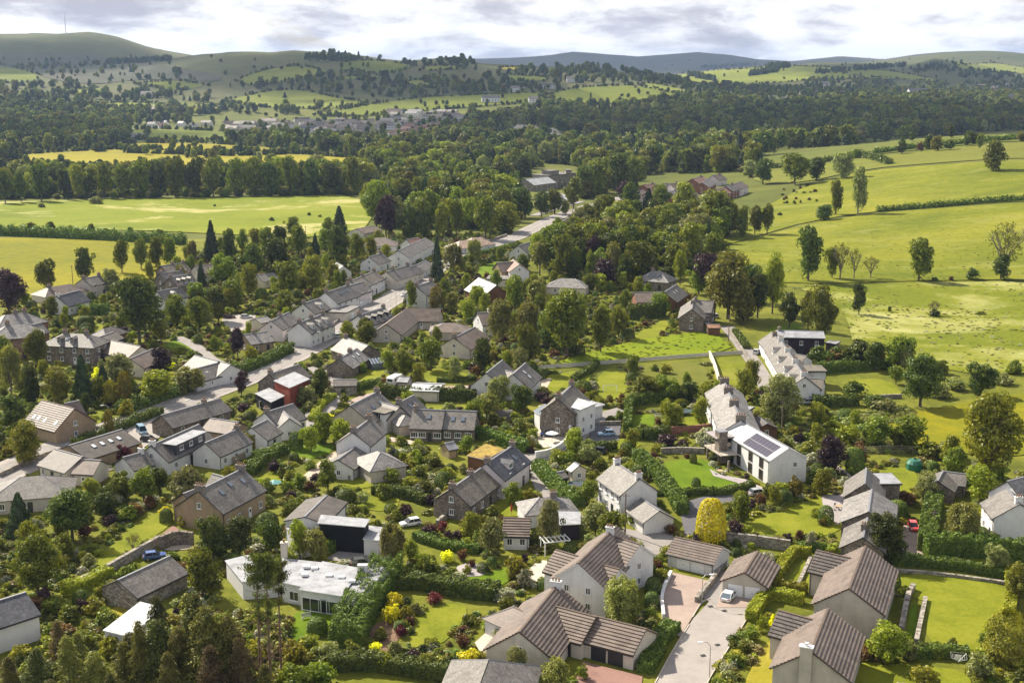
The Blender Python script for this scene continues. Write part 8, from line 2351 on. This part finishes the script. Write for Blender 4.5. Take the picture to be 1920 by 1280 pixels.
# ================================================================== far town
def mini(wall, roof, L, W, he, hr):
    b = MB(); x, y = L / 2, W / 2
    b.poly([(-x, -y, -1), (x, -y, -1), (x, -y, he), (-x, -y, he)]); b.poly([(x, y, -1), (-x, y, -1), (-x, y, he), (x, y, he)])
    b.poly([(x, -y, -1), (x, y, -1), (x, y, he), (x, 0, hr), (x, -y, he)]); b.poly([(-x, y, -1), (-x, -y, -1), (-x, -y, he), (-x, 0, hr), (-x, y, he)])
    r = MB(); slope_slab(r, (x + .3, 0, hr), (-x - .3, 0, hr), (-x - .3, -y - .4, he - .2), (x + .3, -y - .4, he - .2)); slope_slab(r, (-x - .3, 0, hr), (x + .3, 0, hr), (x + .3, y + .4, he - .2), (-x - .3, y + .4, he - .2))
    g = MB(); g.box((0, -y - 0.02, he * 0.5), (1.3, 0.06, 1.3))
    return b.mesh('wall', [wall]), r.mesh('roof', [roof, 'trim_dark']), g.mesh('window', ['glass']), L, y, he
MINI = [mini('white', 'slate', 13, 9, 5.2, 8.4), mini('cream', 'slate', 16, 9, 5.2, 8.2), mini('white', 'tile_red', 12, 9, 3.2, 6.6), mini('beige', 'tile', 18, 9, 5.4, 8.6), mini('white', 'slate_dark', 22, 9, 5.4, 8.4), mini('brick', 'tile_red', 14, 9, 5.2, 8.4)]
LABM = ['white walled slate roofed house of the far town', 'cream slate roofed house of the far town', 'white walled red roofed cottage of the far town', 'beige brown roofed house of the far town', 'long white terrace of the far town', 'brick red roofed house of the far town']
def far_house(u, v, k, lab=None, group='houses of the far town', sc=1.0, rz=None):
    p = px(u, v)
    if p is None: return
    w, r, g, L, y, he = MINI[k]
    o = empty('far_house', (p.x, p.y, p.z), R.uniform(-0.6, 0.6) if rz is None else rz); o.scale = (sc, sc, sc)
    link('wall', w, o); link('roof', r, o)
    n = 3 if k != 4 else 6
    for i in range(n): link('window', g, o, Matrix.Translation(((i + 0.5) / n * L - L / 2, 0, 0)))
    tag(o, lab or LABM[k], 'house', group if lab else LABM[k].replace('house', 'houses').replace('terrace', 'terraces').replace('cottage', 'cottages'))
cnt = 0
for u0, u1, v0, v1, n, ks in ((560, 730, 230, 252, 46, (0, 1, 3, 4)), (730, 868, 214, 244, 44, (0, 1, 4, 3)), (735, 840, 238, 266, 26, (5, 5, 2, 3)), (420, 560, 232, 250, 22, (0, 1, 3)), (285, 400, 233, 243, 9, (0, 2, 1)), (200, 300, 206, 212, 8, (3, 5, 4)), (1500, 1640, 165, 178, 14, (3, 1)), (1840, 1925, 160, 178, 22, (0, 1, 3)), (1330, 1480, 183, 200, 10, (3, 1)), (1700, 1760, 175, 184, 5, (4, 1)), (1880, 1925, 186, 196, 4, (4, 0))):
    for _ in range(n):
        far_house(R.uniform(u0, u1), R.uniform(v0, v1), ks[R.randrange(len(ks))], sc=R.uniform(0.9, 1.25)); cnt += 1
for u, v, k, lab, sc in ((8, 262, 4, 'red roofed sandstone block at the far left edge', 1.0), (38, 262, 3, 'sandstone house right of the far left block', 1.1), (258, 262, 4, 'long pale farm shed in the yellow fields', 1.0), (275, 184, 0, 'lone white farmhouse on the left hill foot', 1.6), (965, 172, 0, 'small white cottage on the central slope', 1.4), (1027, 166, 4, 'white farm on the central slope', 1.3), (1000, 192, 0, 'white house at the foot of the central field', 1.4), (920, 192, 4, 'long white barn above the dark wood', 1.6), (1070, 154, 0, 'white house in trees on the central slope', 1.5), (1412, 215, 4, 'white flat shed among the right valley woods', 1.3), (1536, 206, 4, 'pale shed roof in the right valley woods', 1.3), (1722, 182, 4, 'large white block on the right valley side', 2.4), (1740, 180, 4, 'second large white block on the right valley side', 2.2), (1546, 164, 0, 'white farmhouse below the right pale hill', 2.0), (1215, 213, 4, 'white waterside shed in the centre right woods', 1.2), (1222, 207, 0, 'white house above the waterside shed', 1.3), (1900, 193, 4, 'white block at the far right edge', 2.2)):
    far_house(u, v, k, lab, 'landmark buildings of the valley', sc, 0.1)
rt, qv = house('country_house', 'large pale sandstone country house in dark woods beyond the street', None, [Bk(970, 234, 1005, 236, 15, 10, 16, wall='pink', rf='slate', nf=5, ng=2, ch=(0.2, 0.8)), Bk(1002, 238, 1036, 243, 12, 8, 14, wall='pink', rf='slate', nf=5, ng=2, ch=(0.5,)), Bk(1036, 240, 1044, 248, 11, 8, 12, wall='pink', rf='slate', nf=2, ng=2)])

# ================================================================== haze and clouds
def haze():
    b = MB()
    b.box((0, 7600, 135), (26000, 17000, 300))
    m = bpy.data.materials.new('haze'); m.use_nodes = True
    nt = m.node_tree; nt.nodes.clear()
    v = nt.nodes.new('ShaderNodeVolumePrincipled'); v.inputs['Color'].default_value = (0.46, 0.64, 1.0, 1)
    v.inputs['Density'].default_value = HAZE; v.inputs['Anisotropy'].default_value = 0.25
    o_ = nt.nodes.new('ShaderNodeOutputMaterial'); nt.links.new(v.outputs[0], o_.inputs['Volume'])
    MATS['haze'] = m
    o = b.build('haze', [m]); tag(o, 'thin blue summer haze filling the valley air', 'haze', kind='stuff')
HAZE = 4.0e-5
haze()
def cloud(tx, ty, rx, ry, hh=1250.0, seed=0):
    """a fair-weather cloud high above the frame; its shade falls round (tx, ty)"""
    if 'cloud' not in MATS:
        m = bpy.data.materials.new('cloud'); m.use_nodes = True
        nt = m.node_tree; nt.nodes.clear()
        t = nt.nodes.new('ShaderNodeTexCoord')
        ln = nt.nodes.new('ShaderNodeVectorMath'); ln.operation = 'LENGTH'
        mp_ = nt.nodes.new('ShaderNodeMapping'); mp_.inputs['Scale'].default_value = (1, 1, 0)
        nt.links.new(t.outputs['Object'], mp_.inputs[0]); nt.links.new(mp_.outputs[0], ln.inputs[0])
        nz = noise_node(nt, 2.6, 6, 0.6, vec=t.outputs['Object'])
        su = nt.nodes.new('ShaderNodeMath'); su.operation = 'MULTIPLY_ADD'; nt.links.new(nz, su.inputs[0]); su.inputs[1].default_value = 0.9
        nt.links.new(ln.outputs['Value'], su.inputs[2])
        fac = ramp_node(nt, su.outputs[0], [(0.75, (0.78, 0.78, 0.78)), (1.0, (0.6, 0.6, 0.6)), (1.0001, (0.6, 0.6, 0.6))])
        r2 = nt.nodes.new('ShaderNodeMapRange'); r2.inputs[1].default_value = 1.05; r2.inputs[2].default_value = 1.5; r2.inputs[3].default_value = 0.66; r2.inputs[4].default_value = 0.0
        nt.links.new(su.outputs[0], r2.inputs[0])
        tr = nt.nodes.new('ShaderNodeBsdfTransparent'); di = nt.nodes.new('ShaderNodeBsdfDiffuse'); di.inputs[0].default_value = (0.85, 0.86, 0.88, 1)
        tl = nt.nodes.new('ShaderNodeBsdfTranslucent'); tl.inputs[0].default_value = (0.85, 0.86, 0.88, 1)
        a = nt.nodes.new('ShaderNodeMixShader'); nt.links.new(di.outputs[0], a.inputs[1]); nt.links.new(tl.outputs[0], a.inputs[2])
        mx = nt.nodes.new('ShaderNodeMixShader'); nt.links.new(r2.outputs[0], mx.inputs[0]); nt.links.new(tr.outputs[0], mx.inputs[1]); nt.links.new(a.outputs[0], mx.inputs[2])
        o_ = nt.nodes.new('ShaderNodeOutputMaterial'); nt.links.new(mx.outputs[0], o_.inputs[0])
        MATS['cloud'] = m
    bm = bmesh.new(); bmesh.ops.create_icosphere(bm, subdivisions=4, radius=1.0)
    for v in bm.verts:
        n_ = noise.noise(v.co * 1.7 + Vector((seed * 5.1, 0, 0))) + 0.5 * noise.noise(v.co * 4 + Vector((0, seed, 0)))
        v.co *= 1 + 0.25 * n_
        if v.co.z < -0.15: v.co.z = -0.15 + (v.co.z + 0.15) * 0.2
    me = bpy.data.meshes.new('cloud'); bm.to_mesh(me); bm.free(); me.materials.append(MATS['cloud'])
    for p_ in me.polygons: p_.use_smooth = True
    k = hh / sun_vec.z
    o = link('cloud', me); o.location = (tx + sun_vec.x * k, ty + sun_vec.y * k, hh); o.scale = (rx, ry, 160)
    o['kind'] = 'structure'
for i, c in enumerate(((-1250, 3700, 900, 700), (-300, 2900, 500, 420), (330, 1980, 820, 400), (900, 2300, 700, 420), (-750, 1750, 330, 260), (350, 3600, 700, 500), (500, 8600, 2200, 1400), (1350, 4200, 420, 400))):
    cloud(*c, seed=i)

# ================================================================== labels for plants, from what they stand beside
def size_word(h):
    return ''
ORD = ['first', 'second', 'third', 'fourth', 'fifth', 'sixth', 'seventh', 'eighth', 'ninth', 'tenth', 'eleventh', 'twelfth', 'thirteenth', 'fourteenth', 'fifteenth', 'sixteenth', 'seventeenth', 'eighteenth', 'nineteenth', 'twentieth']
NUM = ['zero', 'one', 'two', 'three', 'four', 'five', 'six', 'seven', 'eight', 'nine', 'ten', 'eleven', 'twelve', 'thirteen', 'fourteen', 'fifteen', 'sixteen', 'seventeen', 'eighteen', 'nineteen', 'twenty']
groups = {}
for rec in PLANTS:
    o, word, cat, u, v, h, dep, gr = rec
    best = min(LANDMARKS, key=lambda L: (L[1] - u) ** 2 + ((L[2] - v) * 1.3) ** 2)
    du, dv = u - best[1], v - best[2]
    if abs(du) > abs(dv) * 1.1: rel = 'left of' if du < 0 else 'right of'
    else: rel = 'behind' if dv < 0 else 'in front of'
    groups.setdefault((word, rel, best[0]), []).append(rec)
def plural(w): return w + ('es' if w.endswith('bush') else 's')
for (word, rel, lm), recs in groups.items():
    recs.sort(key=lambda r: r[3])
    n = len(recs)
    for i, r in enumerate(recs):
        if n == 1: lab = '%s %s %s' % (word, rel, lm)
        elif n <= 20: lab = '%s from left of %s %s %s %s' % (ORD[i], NUM[n], plural(word), rel, lm)
        else: lab = 'number %d from left of the %s %s %s' % (i + 1, plural(word), rel, lm)
        tag(r[0], lab, r[2], r[7] or ('%s %s %s' % (plural(word), rel, lm) if n > 1 else None))
dups = {k: v for k, v in ALL_LABELS.items() if len(v) > 1 and 'far town' not in k and 'pale chair' not in k}
print('duplicate labels:', list(dups.items())[:10], 'objects', len(scene.objects))
